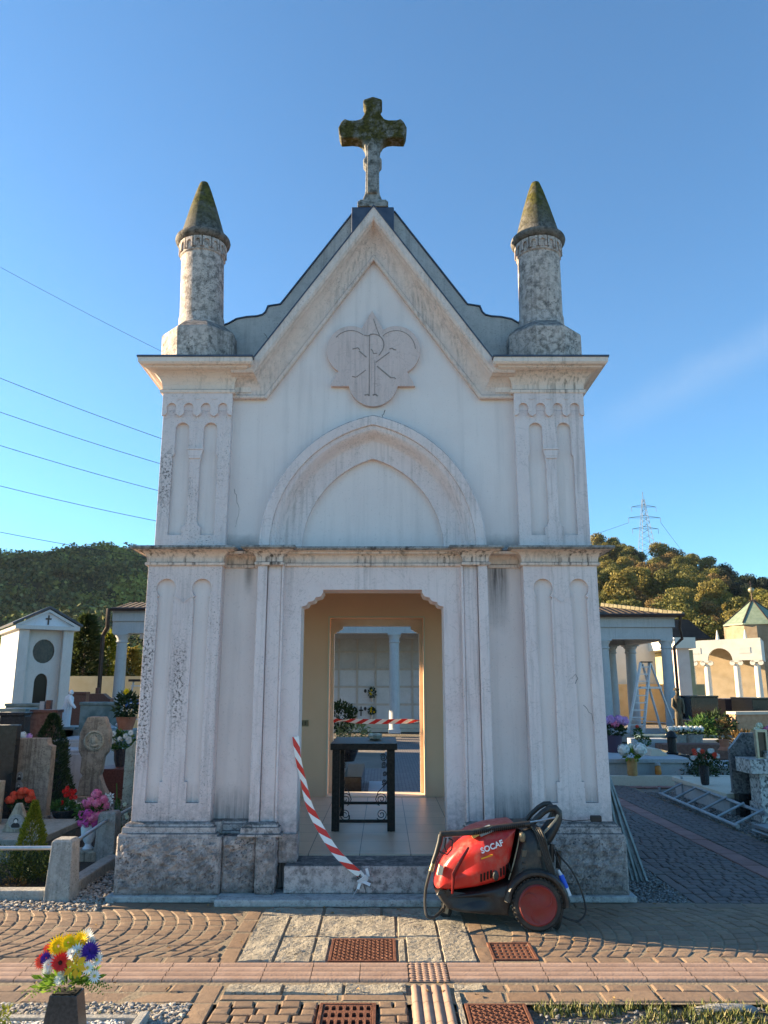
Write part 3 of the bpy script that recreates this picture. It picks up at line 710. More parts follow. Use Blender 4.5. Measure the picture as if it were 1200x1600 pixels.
g = MB(); g.add([(-620, -40, -.03), (620, -40, -.03), (620, 660, -.03), (-620, 660, -.03)], [(0, 1, 2, 3)])
tag(g.build('ground', GROUND, norm=False), kind='structure')
jb = MB(); jb.add([(-9, 4.44, -.0045), (11, 4.44, -.0045), (11, 6.36, -.0045), (-9, 6.36, -.0045)], [(0, 1, 2, 3)])
tag(jb.build('paving_bed', JOINT, norm=False), kind='structure')
def stone_quad(mb, q, top=0.0, gap=.005, jit=.004, h=.02, ins=.008, tilt=.003):
    c = [sum(p[0] for p in q) / 4, sum(p[1] for p in q) / 4]
    t = [(random.uniform(-tilt, tilt)) for _ in range(2)]; hz = top + random.uniform(-.003, .003)
    def ring(sh, z, j):
        L = []
        for p in q:
            dx, dy = p[0] - c[0], p[1] - c[1]; L_ = math.hypot(dx, dy); k = (L_ - sh * 1.4) / L_
            L.append([c[0] + dx * k + j * random.uniform(-1, 1), c[1] + dy * k + j * random.uniform(-1, 1)])
        return L
    base = ring(gap, 0, jit)
    vs = [(p[0], p[1], hz - h) for p in base]
    def tz(p, d): return hz - d + (p[0] - c[0]) * t[0] * 9 + (p[1] - c[1]) * t[1] * 9
    vs += [(p[0], p[1], tz(p, .004)) for p in base]
    top_ = [[c[0] + (p[0] - c[0]) * (1 - ins * 1.4 / max(.02, math.hypot(p[0]-c[0], p[1]-c[1]))), c[1] + (p[1] - c[1]) * (1 - ins * 1.4 / max(.02, math.hypot(p[0]-c[0], p[1]-c[1])))] for p in base]
    vs += [(p[0], p[1], tz(p, 0)) for p in top_]
    vs += [(c[0], c[1], tz(c, 0) + random.uniform(0, .003))]
    fs = []
    for i in range(4):
        j = (i + 1) % 4; fs += [(i, j, 4 + j, 4 + i), (4 + i, 4 + j, 8 + j, 8 + i), (8 + i, 8 + j, 12)]
    mb.add(vs, fs, False)
Y1, Y2 = 5.04, 6.20
blocked = [(-.985, .67, 5.0, 6.21)]
pv = MB()
def inb(x, y): return any(a <= x <= b and c <= y <= d for a, b, c, d in blocked)
# arched courses running front to back, bowed to the right
def arch_courses(x0, x1, ya, yb, pitch, bow):
    n = int((yb - ya) / .10); k = 0; x = x0
    while x < x1:
        w = pitch * random.uniform(.88, 1.12)
        ph = random.uniform(-.3, .3)
        ys = [ya + (yb - ya) * min(1, max(0, (i + (ph if 0 < i < n else 0)) / n)) for i in range(n + 1)]
        f = lambda y: bow * (1 - ((y - (ya + yb) / 2) / ((yb - ya) / 2)) ** 2)
        for i in range(n):
            a, b = ys[i], ys[i+1]; q = [(x + f(a), a), (x + w + f(a), a), (x + w + f(b), b), (x + f(b), b)]
            mx = x + w / 2 + f((a + b) / 2)
            if not (x0 <= mx <= x1): continue
            q = [(min(max(p[0], x0), x1), p[1]) for p in q]
            if inb(mx, (a + b) / 2) or abs(q[1][0] - q[0][0]) < .03: continue
            stone_quad(pv, q)
        x += w
def block_row(mb, x0, x1, y0, y1, L, along='x', **k):
    p = x0 if along == 'x' else y0; end = x1 if along == 'x' else y1
    while p < end - .02:
        w = min(L * random.uniform(.75, 1.25), end - p)
        if end - p - w < L * .3: w = end - p
        if along == 'x': stone_quad(mb, [(p, y0), (p + w, y0), (p + w, y1), (p, y1)], **k)
        else: stone_quad(mb, [(x0, p), (x1, p), (x1, p + w), (x0, p + w)], **k)
        p += w
arch_courses(-5.2, -1.0, Y1 + .10, Y2, .100, .20)
blocked.append((.63, .95, 5.06, 5.42))
arch_courses(.67, 5.5, Y1 + .10, Y2, .100, .18)
block_row(pv, -5.2, -.99, Y1, Y1 + .10, .15); block_row(pv, .95, 5.5, Y1, Y1 + .10, .15)
block_row(pv, -.99, -.885, Y1, Y2, .26, 'y'); block_row(pv, .57, .665, Y1, Y2, .26, 'y')
block_row(pv, -5.2, -2.1, Y2, Y2 + .10, .22); block_row(pv, 2.05, 5.5, Y2, Y2 + .10, .3)
block_row(pv, -2.1, 2.1, Y2, Y2 + .12, .4, top=.002)
# rows in front of the tactile strip
block_row(pv, -5.2, -.99, 4.60, 4.70, .14); block_row(pv, -5.2, -.99, 4.46, 4.595, .30)
block_row(pv, .55, 5.5, 4.60, 4.70, .14); block_row(pv, .42, 5.5, 4.46, 4.595, .26)
block_row(pv, -.99, -.88, 3.7, 4.70, .25, 'y')
block_row(pv, -.87, .125, 4.485, 4.555, .28)
yy = 4.475
while yy > 3.75:
    for (a, b) in ((-.87, -.34), (-.03, .125)): block_row(pv, a, b, yy - .085, yy, .105)
    yy -= .088
tag(pv.build('sett_paving', PORPHYRY, norm=False), kind='structure')
# rough slabs
sl_ = MB()
def slab(x0, x1, y0, y1, top=.004):
    nx = max(2, int((x1 - x0) / .022)); ny = max(2, int((y1 - y0) / .022)); g_ = .003; o = []
    gx = [0, .006 / (x1 - x0)] + [i / nx for i in range(1, nx)] + [1 - .006 / (x1 - x0), 1]; gy = [0, .006 / (y1 - y0)] + [i / ny for i in range(1, ny)] + [1 - .006 / (y1 - y0), 1]; nx = len(gx) - 1; ny = len(gy) - 1
    for i in range(nx + 1):
        for j in range(ny + 1):
            x = x0 + g_ + (x1 - x0 - 2*g_) * gx[i]; y = y0 + g_ + (y1 - y0 - 2*g_) * gy[j]
            e = (i in (0, nx)) or (j in (0, ny)); z = top + (-.012 if e else mnoise.fractal(Vector((x*6, y*6, 1)), 1, 2, 4) * .009 + mnoise.fractal(Vector((x*30, y*30, 2)), 1, 2, 3) * .003)
            o.append((x, y, z))
    sl_.add(o, [(i*(ny+1)+j, (i+1)*(ny+1)+j, (i+1)*(ny+1)+j+1, i*(ny+1)+j+1) for i in range(nx) for j in range(ny)], False)
for a in ((-.88, -.665, 5.05, 6.0), (-.66, -.44, 5.05, 5.52), (-.66, -.44, 5.53, 6.0), (-.435, -.345, 5.05, 5.50), (-.435, .08, 5.51, 5.98), (-.88, -.44, 6.01, 6.18), (-.43, -.02, 5.99, 6.18), (-.01, .56, 5.99, 6.18),
          (.085, .135, 5.05, 5.50), (.14, .355, 5.05, 5.52), (.09, .355, 5.53, 5.98), (.36, .56, 5.05, 5.98),
          (-.86, -.55, 4.56, 4.71), (-.545, -.22, 4.56, 4.71), (-.215, .125, 4.56, 4.71), (.375, .545, 4.60, 4.71), (.37, .41, 3.9, 4.6)):
    slab(*a)
tag(sl_.build('stone_slabs', LUSERNA, norm=False), kind='structure')
# ribbed tactile strip running across, and the one towards the viewer
ts = MB(); x = -6.0
def ribtile(x0, x1, y0, y1, along='x', n=5, h=.012):
    g_ = .002; st = 6
    ys = []; a, b = (y0, y1) if along == 'x' else (x0, x1); N = n * st
    vs = []
    for i in range(N + 1):
        t = i / N; z = .002 + h * max(0, math.sin(PI * n * t) ** 2) ** .6
        if i in (0, N): z = -.01
        c = a + g_ + (b - a - 2 * g_) * t
        if along == 'x': vs += [(x0 + g_, c, z), (x1 - g_, c, z)]
        else: vs += [(c, y0 + g_, z), (c, y1 - g_, z)]
    ts.add(vs, [(2*i, 2*i+1, 2*i+3, 2*i+2) for i in range(N)], True)
for k in range(23): ribtile(.1375 - (k + 1) * .275, .1375 - k * .275, 4.735, 5.03, 'x', 4); ribtile(.3665 + k * .275, .3665 + (k + 1) * .275, 4.735, 5.03, 'x', 4)
for k in range(4): ribtile(.140, .364, 3.72 + k * .2375, 3.72 + (k + 1) * .2375, 'y', 4, .011)
ts.box((.140, 4.735, -.01), (.364, 5.03, .002))
for i in range(6):
    for j in range(8):
        ts.lathe([(.016, 0), (.013, .006), (0, .008)], c=(.158 + i * .0376, 4.755 + j * .036, .002), seg=8)
tag(ts.build('tactile_strip', PINKTILE, norm=False), kind='structure')
# side path to the right of the chapel and the cross path behind
sp = MB(); y = 6.32
while y < 14:
    d = .092
    block_row(sp, 2.46, 3.27, y, y + d, .10, tilt=.002); block_row(sp, 3.49, 4.02, y, y + d, .10, tilt=.002)
    y += d
block_row(sp, 2.36, 2.455, 6.32, 14, .35, 'y')
tag(sp.build('path', PORPHYRY_B, norm=False), kind='structure')
rs = MB(); block_row(rs, 3.28, 3.48, 6.32, 14, .25, 'y', tilt=.0005); block_row(rs, 4.0, 9.0, 13.2, 13.35, .3); tag(rs.build('red_path_strip', RED_STRIP, norm=False), kind='structure')
def pathmat():
    n = NT('small_sett_path'); b = n.t.nodes.new('ShaderNodeTexBrick'); n.lk(n.map(), b.inputs['Vector'])
    b.inputs['Scale'].default_value = 1; b.inputs['Brick Width'].default_value = .12; b.inputs['Row Height'].default_value = .1; b.inputs['Mortar Size'].default_value = .008
    b.inputs['Color1'].default_value = (.17, .15, .145, 1); b.inputs['Color2'].default_value = (.22, .19, .18, 1); b.inputs['Mortar'].default_value = (.09, .08, .075, 1)
    n.bump(b.outputs[1], -.4, .01); return n.fin(b.outputs[0], .8)
PATHM = pathmat()
def sheet(name, x0, x1, y0, y1, z, mt): 
    m = MB(); m.add([(x0, y0, z), (x1, y0, z), (x1, y1, z), (x0, y1, z)], [(0, 1, 2, 3)]); return tag(m.build(name, mt, norm=False), kind='structure')
sheet('path_bed', 2.3, 4.1, 6.37, 14.0, -.014, JOINT)
sheet('cross_path', -14, 16, 14.0, 16.2, -.006, PATHM)
sheet('long_path', 2.36, 4.02, 16.2, 26, -.006, PATHM)
sheet('rear_path', -1.6, 2.30, 10.55, 14.0, -.008, PATHM)
sheet('rear_path', .02, 2.30, 16.2, 26, -.009, PATHM)
sheet('side_path', -3.6, -2.7, 10.6, 14.0, -.008, PATHM)

# pebbles
def pebbles(name, regions, n, mt, r0=.008, r1=.018, z=-.012):
    mb = MB(); bm = bmesh.new(); bmesh.ops.create_icosphere(bm, subdivisions=1, radius=1); V = [v.co.copy() for v in bm.verts]; F = [tuple(v.index for v in f.verts) for f in bm.faces]; bm.free()
    A = [abs((b - a) * (d - c)) for a, b, c, d in regions]; tot = sum(A)
    for (a, b, c, d), ar in zip(regions, A):
        for _ in range(int(n * ar / tot)):
            x = random.uniform(a, b); y = random.uniform(c, d); r = random.uniform(r0, r1)
            e = Matrix.Rotation(random.uniform(0, PI), 3, 'Z') @ Matrix.Rotation(random.uniform(-.4, .4), 3, 'X')
            sc = (random.uniform(.8, 1.4), random.uniform(.6, 1), random.uniform(.45, .8))
            zz = z + r * .35 + random.uniform(0, r * .9)
            mb.add([Vector((x, y, zz)) + e @ Vector((v.x*sc[0]*r, v.y*sc[1]*r, v.z*sc[2]*r)) for v in V], F, True)
    o = mb.build(name, mt, norm=False); return tag(o, kind='stuff')
def pebmat(name, a, b, c3):
    n = NT(name); r = n.isl(); c = n.ramp(r, [(0, a), (.45, b), (.8, c3), (1, tuple(q * .4 for q in a))]); return n.fin(c, .75)
PEB = pebmat('mixed_river_gravel', (.22, .19, .16), (.33, .29, .24), (.45, .42, .38))
PEBD = pebmat('grey_gravel', (.13, .125, .12), (.20, .19, .18), (.30, .29, .28))
PEBW = pebmat('white_marble_chippings', (.62, .60, .56), (.72, .70, .66), (.5, .48, .45))
pebbles('gravel_left', [(-3.3, -2.02, 6.24, 8.2), (-3.3, -2.1, 6.12, 6.26)], 5200, PEB, .009, .018)
pebbles('gravel_right', [(1.88, 2.35, 6.34, 11)], 5200, PEBD, .007, .015)
pebbles('gravel_beside_path', [(4.04, 4.75, 7.5, 12.6)], 3800, PEBD, .010, .02)
pebbles('gravel_front', [(-2.4, -1.0, 4.12, 4.44)], 3800, PEB, .007, .015)
pebbles('white_gravel', [(-2.1, -1.25, 3.75, 4.17)], 2600, PEBW, .006, .011, z=.012)
pebbles('gravel_among_graves', [(-7, -2.1, 8.2, 13.5)], 2500, PEBD, .014, .03)

# iron covers and grates
def iron_cover(x0, x1, y0, y1, kind, label):
    t = thing('drain_cover' if kind == 'plate' else 'drain_grate', ((x0+x1)/2, (y0+y1)/2, 0), label, 'manhole cover' if kind == 'plate' else 'drain grate', 'iron covers set in the paving')
    w = (x1 - x0) / 2; h = (y1 - y0) / 2; f = .018
    m = MB(); m.poly([(-w, -h), (w, -h), (w, h), (-w, h)], [[(-w+f, -h+f), (w-f, -h+f), (w-f, h-f), (-w+f, h-f)]], axis='z', a=-.03, b=.005); m.build('frame', CAST, t, bevel=.002)
    m = MB(); a, b = w - f - .003, h - f - .003
    if kind == 'plate':
        m.box((-a, -b, -.02), (a, b, -.001)); nx = int(2 * a / .026); ny = int(2 * b / .026)
        for i in range(nx):
            for j in range(ny):
                cx = -a + .014 + (2*a - .028) * i / (nx - 1); cy = -b + .014 + (2*b - .028) * j / (ny - 1)
                m.cbox((cx, cy, .0025), (.021, .0075, .008), Matrix.Rotation(R(38 if (i + j) % 2 else -38), 4, 'Z'))
        m.build('plate', CAST, t)
    else:
        nx, ny = kind
        holes = []
        cw = 2 * a / nx; chh = 2 * b / ny
        for i in range(nx):
            for j in range(ny):
                cx = -a + cw * (i + .5); cy = -b + chh * (j + .5); r1 = cw * .33; r2 = chh * .36
                holes.append([(cx + r1 * max(-.9, min(.9, 1.3*math.cos(R(q)))), cy + r2 * max(-.9, min(.9, 1.3*math.sin(R(q))))) for q in range(0, 360, 30)])
        m.poly([(-a, -b), (a, -b), (a, b), (-a, b)], holes, axis='z', a=-.02, b=.001); m.build('grating', CAST, t)
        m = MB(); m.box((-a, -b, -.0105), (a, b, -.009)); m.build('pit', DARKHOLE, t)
    return t
iron_cover(-.335, .075, 5.06, 5.48, 'plate', 'square rusty manhole cover with diamond tread among the pale slabs below the doorway')
iron_cover(.655, .93, 5.085, 5.40, (7, 5), 'small rusty drain grate beside the pressure washer wheel')
iron_cover(-.33, -.04, 3.98, 4.44, (7, 5), 'rusty drain grate with round slots at the bottom edge left of the pink tactile strip')
iron_cover(.415, .73, 4.02, 4.43, 'plate', 'rusty tread-patterned cover at the bottom edge beside the grass')

# dry leaves blown over the paving
def dry_leaf(x, y, lb):
    m = MB(); L = random.uniform(.018, .034); a = random.uniform(0, 6.28); d = Vector((math.cos(a), math.sin(a), random.uniform(-.1, .3)))
    n_ = Vector((random.uniform(-.3, .3), random.uniform(-.3, .3), 1)); s_ = d.cross(n_).normalized()
    P = [Vector((0, 0, 0)), d * L * .35 + s_ * L * .35 + Vector((0, 0, .004)), d * L * .8 + s_ * L * .2 + Vector((0, 0, .006)), d * L * 1.1, d * L * .8 - s_ * L * .2 + Vector((0, 0, .002)), d * L * .35 - s_ * L * .35 + Vector((0, 0, .006))]
    m.add(P, [(0, 1, 2), (0, 2, 3), (0, 3, 4), (0, 4, 5)]); o = m.build('dry_leaf', DRYL, loc=(x, y, .007), norm=False); return tag(o, lb, 'leaf', 'dry leaves on the paving')
DRYL = simple('dry_leaf_brown', (.22, .12, .05), (.36, .22, .09), 30, .8)
for k in range(34):
    x = random.uniform(-2.3, 2.3); y = random.choice((random.uniform(4.5, 4.72), random.uniform(5.05, 6.15), random.uniform(6.05, 6.3)))
    dry_leaf(x, y, 'tiny dry brown leaf lying on the paving ' + ('left of the pale slabs' if x < -.9 else 'right of the pale slabs' if x > .65 else 'on the pale slabs before the doorway'))
# grass and weeds at the lower right
def grass(name, reg, n, cols, h0=.02, h1=.07):
    mb = MB()
    for _ in range(n):
        a, b, c, d = reg; x = random.uniform(a, b); y = random.uniform(c, d)
        if mnoise.noise(Vector((x * 6, y * 6, 0))) < -.12: continue
        h = random.uniform(h0, h1); an = random.uniform(0, 2 * PI); w = random.uniform(.002, .005); l = Vector((math.cos(an), math.sin(an), 0)); k = random.uniform(.2, .9) * h
        p = Vector((x, y, -.02)); s_ = Vector((-l.y, l.x, 0)) * w
        mb.add([p - s_, p + s_, p + l*k*.4 + s_*.7 + Vector((0,0,h*.6)), p + l*k*.4 - s_*.7 + Vector((0,0,h*.6)), p + l*k + Vector((0,0,h))], [(0, 1, 2, 3), (3, 2, 4)])
    n_ = NT(name); r = n_.isl(); c = n_.ramp(r, [(0, cols[0]), (.6, cols[1]), (1, cols[2])]); n_.fin(c, .7)
    return tag(mb.build(name, n_.m, norm=False), kind='stuff')
grass('grass', (.76, 3.4, 3.85, 4.45), 13000, ((.05, .075, .018), (.12, .13, .03), (.30, .25, .12)), .01, .05)
grass('weeds', (-2.0, -1.0, 4.2, 4.43), 450, ((.09, .12, .02), (.20, .22, .04), (.30, .25, .12)), .01, .04)
pebbles('gravel_in_grass', [(.78, 3.4, 3.9, 4.45)], 500, PEBD, .006, .014, z=-.02)
kb = MB(); kb.box((-2.15, 4.17, -.02), (-1.2, 4.215, .035)); kb.box((-1.2, 3.7, -.02), (-1.155, 4.24, .04)); tag(kb.build('grave_kerb', CONCRETE, bevel=.006), 'low grey kerb of a grave filled with white chippings, beside the bouquet vase', 'kerb')
ws = MB(); ws.add([(-2.15, 3.7, .006), (-1.2, 3.7, .006), (-1.2, 4.17, .006), (-2.15, 4.17, .006)], [(0, 1, 2, 3)]); tag(ws.build('chipping_bed', CONCRETE, norm=False), kind='structure')
rk = MB(); rk.ico((1.75, 4.40, -.015), .10, 2, .12, (1.9, .35, .28)); tag(rk.build('stone_lump', CONCRETE), 'half buried rough stone lying in the grass at the paving edge', 'stone')
# ================================================================ plants, flowers
def foliage(name, a, b, c3, rough=.65):
    n = NT(name); r = n.isl(); c = n.ramp(r, [(0, a), (.5, b), (1, c3)]); n.b.inputs['Specular IOR Level'].default_value = .25
    n.lk(c, n.b.inputs['Base Color']); n.b.inputs['Roughness'].default_value = rough
    tr = n.t.nodes.new('ShaderNodeBsdfTranslucent'); n.lk(c, tr.inputs[0]); mx = n.t.nodes.new('ShaderNodeMixShader'); mx.inputs[0].default_value = .3
    n.t.links.new(n.b.outputs[0], mx.inputs[1]); n.t.links.new(tr.outputs[0], mx.inputs[2]); n.t.links.new(mx.outputs[0], n.out.inputs[0])
    return n.m
F_DARK = foliage('dark_conifer_leaf', (.018, .035, .014), (.035, .06, .022), (.07, .10, .035))
F_GREEN = foliage('green_leaf', (.03, .08, .018), (.06, .13, .03), (.12, .20, .05))
F_GOLD = foliage('golden_thuja_leaf', (.10, .13, .012), (.20, .22, .02), (.34, .32, .04))
F_AUT = foliage('autumn_leaf', (.10, .055, .02), (.17, .10, .03), (.24, .16, .05))
F_LIME = foliage('lime_fern_leaf', (.08, .16, .015), (.16, .27, .03), (.28, .38, .06))
def rnd_dir():
    z = random.uniform(-1, 1); a = random.uniform(0, 2 * PI); r = math.sqrt(1 - z * z); return Vector((r * math.cos(a), r * math.sin(a), z))
def leafq(mb, p, d, n, L, W, bend=.15):
    d = d.normalized(); s = d.cross(n)
    if s.length < 1e-4: s = d.cross(Vector((0, 0, 1)) if abs(d.z) < .9 else Vector((1, 0, 0)))
    s.normalize(); u = s.cross(d)
    mb.add([p, p + d*L*.5 + s*W*.5 + u*L*bend*.3, p + d*L - u*L*bend*.2, p + d*L*.5 - s*W*.5 + u*L*bend*.3], [(0, 1, 2, 3)])
def clump(mb, c, rad, n, L, W, up=.3, shell=.55):
    c = Vector(c); rad = Vector(rad)
    for _ in range(n):
        d = rnd_dir(); k = random.uniform(shell, 1) ; p = c + Vector((d.x*rad.x, d.y*rad.y, d.z*rad.z)) * k
        q = (d + rnd_dir() * .7 + Vector((0, 0, up))).normalized(); leafq(mb, p, q, rnd_dir(), L * random.uniform(.6, 1.2), W * random.uniform(.7, 1.2))
def cone_crown(mb, base, r, h, n, L, W, lump=.18, z0=.0, upw=.8, power=.75):
    base = Vector(base); sd = random.uniform(0, 50)
    for _ in range(n):
        t = random.random() ** 1.35; a = random.uniform(0, 2 * PI)
        prof = (1 - t) ** power * min(1, .55 + t * 5)
        k = prof * r * (1 + lump * 2 * mnoise.noise(Vector((math.cos(a) * 1.6, math.sin(a) * 1.6, t * h / r * 1.4 + sd)))) * random.uniform(.72, 1.04)
        p = base + Vector((math.cos(a) * k, math.sin(a) * k, z0 + t * h)); o = Vector((math.cos(a), math.sin(a), upw + random.uniform(-.3, .5)))
        leafq(mb, p, (o + rnd_dir() * .35), rnd_dir(), L * random.uniform(.7, 1.3), W * random.uniform(.7, 1.3))
def petal_mat(name, a, b): 
    n = NT(name); c = n.mix(n.isl(), a, b); return n.fin(c, .6, spec=.2)
PM = dict(red=petal_mat('red_petal', (.60, .012, .015), (.75, .04, .03)), coral=petal_mat('coral_petal', (.80, .06, .03), (.85, .14, .07)), white=petal_mat('white_petal', (.75, .75, .68), (.85, .85, .82)),
          yellow=petal_mat('yellow_petal', (.85, .58, .01), (.90, .70, .02)), orange=petal_mat('orange_petal', (.85, .30, .01), (.90, .45, .02)), violet=petal_mat('violet_petal', (.05, .02, .20), (.12, .04, .35)),
          pink=petal_mat('pink_petal', (.70, .12, .28), (.82, .28, .42)), magenta=petal_mat('magenta_petal', (.55, .05, .30), (.72, .14, .42)), lilac=petal_mat('lilac_petal', (.55, .25, .55), (.70, .42, .68)),
          center=petal_mat('dark_flower_centre', (.03, .01, .01), (.06, .02, .01)), ycent=petal_mat('yellow_flower_centre', (.55, .42, .04), (.65, .5, .08)), cream=petal_mat('cream_petal', (.72, .70, .50), (.80, .78, .62)))
def ball(mb, c, r, n, L, W):
    c = Vector(c)
    for _ in range(n):
        d = rnd_dir(); s = d.cross(rnd_dir()).normalized(); p = c + d * r * random.uniform(.85, 1.02)
        leafq(mb, p - s * L * .5, s + d * .25, d, L, W, .3)
def daisy(mb, c, nrm, r, n=14, w=.3, layers=1, droop=.1):
    c = Vector(c); nrm = Vector(nrm).normalized(); s = nrm.cross(Vector((.3, .2, .9))).normalized(); t = nrm.cross(s)
    for l in range(layers):
        for k in range(n):
            a = 2 * PI * (k + l * .5) / n; d = s * math.cos(a) + t * math.sin(a)
            leafq(mb, c + d * r * .12 + nrm * l * .004, d + nrm * (.15 + .35 * l - droop), nrm, r * (1 - .22 * l) * random.uniform(.9, 1.08), r * w, .1)
def flower(parent, kind, c, nrm, r, col, name='flower'):
    m = MB(); nrm = Vector(nrm).normalized()
    if kind == 'ball': ball(m, c, r * .93, 170, r * .42, r * .38); m.ico(c, r * .82, 1)
    elif kind == 'daisy': daisy(m, c, nrm, r, 15, .26)
    elif kind == 'gerbera': daisy(m, c, nrm, r, 20, .26, 2)
    elif kind == 'lily': daisy(m, c, nrm, r, 6, .55)
    elif kind == 'mum': daisy(m, c, nrm, r, 22, .22, 4, .0)
    f = m.build(name, PM[col], parent, norm=False)
    if kind in ('daisy', 'gerbera'):
        q = MB(); q.ico(Vector(c) + nrm * .004, r * .26, 1, 0, (1, 1, 1)); q.build('flower_centre', PM['ycent' if kind == 'daisy' else 'center'], f)
    return f
GRANITE_D = simple('dark_polished_granite', (.022, .023, .026), (.05, .05, .055), 60, .25, spec=.5)
TERRA = simple('terracotta_pot', (.30, .11, .06), (.36, .15, .09), 10, .8)

# --- bouquet in the foreground
BQ = gd(117, 1600); BQ = Vector((-1.475, 3.98, 0))
t = thing('flower_vase', (BQ.x, BQ.y, 0), 'dark granite vase in the foreground, wide at the base, holding the mixed bouquet', 'vase')
m = MB(); m.poly([(-.098, .0), (-.062, .215), (.062, .215), (.098, .0)], axis='y', a=-.05, b=.05); m.build('vase_body', GRANITE_D, t, bevel=.004)
m = MB(); m.box((-.054, -.04, .216), (.054, .04, .219)); m.build('vase_mouth', DARKHOLE, t)
t = thing('flower_bouquet', (BQ.x, BQ.y, .215), 'mixed bouquet of yellow, red, violet and white flowers in the dark granite vase', 'bouquet')
lv = MB()
for k in range(240):
    d = rnd_dir(); d.z = abs(d.z) * .5 + .02; p = Vector((0, 0, .03)) + d * random.uniform(.03, .14); leafq(lv, p, d + Vector((0, 0, .2)), rnd_dir(), random.uniform(.03, .06), .016)
for k in range(15):                                                     # arching fern fronds
    a = random.choice([random.uniform(PI * .75, PI * 1.35), random.uniform(-.35, .5)]) ; L = random.uniform(.13, .21); p = Vector((0, 0, .03)); d = Vector((math.cos(a), math.sin(a) * .8 - .15, .5))
    for q in range(12):
        p = p + d.normalized() * L / 12; d.z -= .11
        s = d.cross(Vector((0, 0, 1))).normalized()
        for sg in (-1, 1): leafq(lv, p, s * sg + d * .5, Vector((0, 0, 1)), .045 * (1 - q / 15), .009)
lv.build('leaves', F_LIME, t, norm=False)
def bq(px, py, dy): 
    v = at(px, py, BQ.y + dy); return v - Vector((BQ.x, BQ.y, .215))
for (px, py, dy, kind, r, col) in [(92, 1478, .0, 'mum', .058, 'yellow'), (107, 1474, -.01, 'mum', .05, 'yellow'), (127, 1470, .0, 'mum', .052, 'yellow'), (118, 1480, .02, 'mum', .04, 'yellow'),
                             (95, 1504, -.06, 'gerbera', .052, 'red'), (104, 1498, -.02, 'gerbera', .045, 'red'), (118, 1509, -.07, 'lily', .06, 'orange'), (124, 1513, -.06, 'lily', .045, 'yellow'),
                             (141, 1486, -.03, 'mum', .052, 'violet'), (137, 1492, -.02, 'mum', .04, 'violet'), (73, 1497, -.02, 'mum', .034, 'violet'),
                             (66, 1503, .0, 'gerbera', .042, 'coral'), (77, 1484, .01, 'gerbera', .036, 'coral'), (137, 1464, .02, 'mum', .046, 'white'), (141, 1471, .03, 'mum', .034, 'white'),
                             (122, 1487, -.03, 'daisy', .042, 'white'), (113, 1491, -.04, 'mum', .04, 'white'), (152, 1500, -.03, 'daisy', .036, 'white'), (137, 1512, -.06, 'daisy', .034, 'white'), (148, 1525, -.05, 'daisy', .034, 'white'),
                             (150, 1493, .0, 'daisy', .034, 'white'), (87, 1491, .0, 'mum', .034, 'white'), (77, 1507, -.03, 'mum', .036, 'white'), (73, 1519, -.03, 'mum', .026, 'white'), (94, 1530, -.06, 'mum', .032, 'white'), (96, 1522, -.06, 'mum', .026, 'cream'), (108, 1465, .02, 'mum', .02, 'orange')]:
    flower(t, kind, bq(px, py, dy), (random.uniform(-.4, .3), -.85, random.uniform(.1, .6)), r * .86, col, col + '_flower')
m = MB(); 
for _ in range(260):
    leafq(m, Vector((random.uniform(-.09, .09), random.uniform(-.06, .06), random.uniform(0, .12))), rnd_dir() + Vector((0, 0, 1.2)), rnd_dir(), .035, .008)
tag(m.build('heather_plant', F_GOLD, loc=(-1.83, 4.03, 0), norm=False), 'yellow-green spiky sprig at the bottom left corner', 'plant')
# ================================================================ graves on the left
MARB_OLD = stone('stained_brown_limestone', (.34, .265, .20), (.42, .34, .27), (.08, .055, .045), pit=.8, spots=.5, streak=.7, bumps=.5)
LIME_OLD = stone('old_beige_stone', (.40, .345, .26), (.46, .41, .33), (.09, .075, .06), pit=.8, spots=.35, streak=.6, bumps=.5)
BLACKM = simple('black_polished_marble', (.012, .012, .014), (.025, .025, .028), 20, .18, spec=.5)
GREYM = stone('grey_marble_slab', (.33, .34, .35), (.42, .43, .44), (.12, .12, .12), pit=.4, streak=.2, bumps=.1)
TEALM = simple('teal_veined_marble', (.085, .14, .145), (.17, .245, .25), 4, .35, lo=.4, hi=.6)
REDGR = simple('dark_red_granite', (.085, .035, .028), (.14, .06, .05), 40, .35)
BRICK_M = simple('brown_brick_masonry', (.13, .065, .05), (.20, .11, .085), 14, .85, bump=.5, bscale=25)
WHITE_M = stone('white_statue_marble', (.62, .65, .68), (.70, .73, .76), (.25, .26, .27), pit=.3, bumps=.1)
STEEL = simple('galvanised_steel', (.42, .43, .44), (.52, .53, .54), 30, .38, .75)
def photo_mat():
    n = NT('black_white_portrait'); x, y, z = n.xyz(); 
    c = n.mix(n.rng(n.noise(70, 3, .6), .45, .55), (.30, .29, .28), (.36, .35, .34)); return n.fin(c, .25)
PHOTO_BG = photo_mat(); PH_DARK = simple('portrait_dark_tone', (.03, .03, .035), rough=.3); PH_SKIN = simple('portrait_mid_tone', (.60, .57, .53), rough=.3)
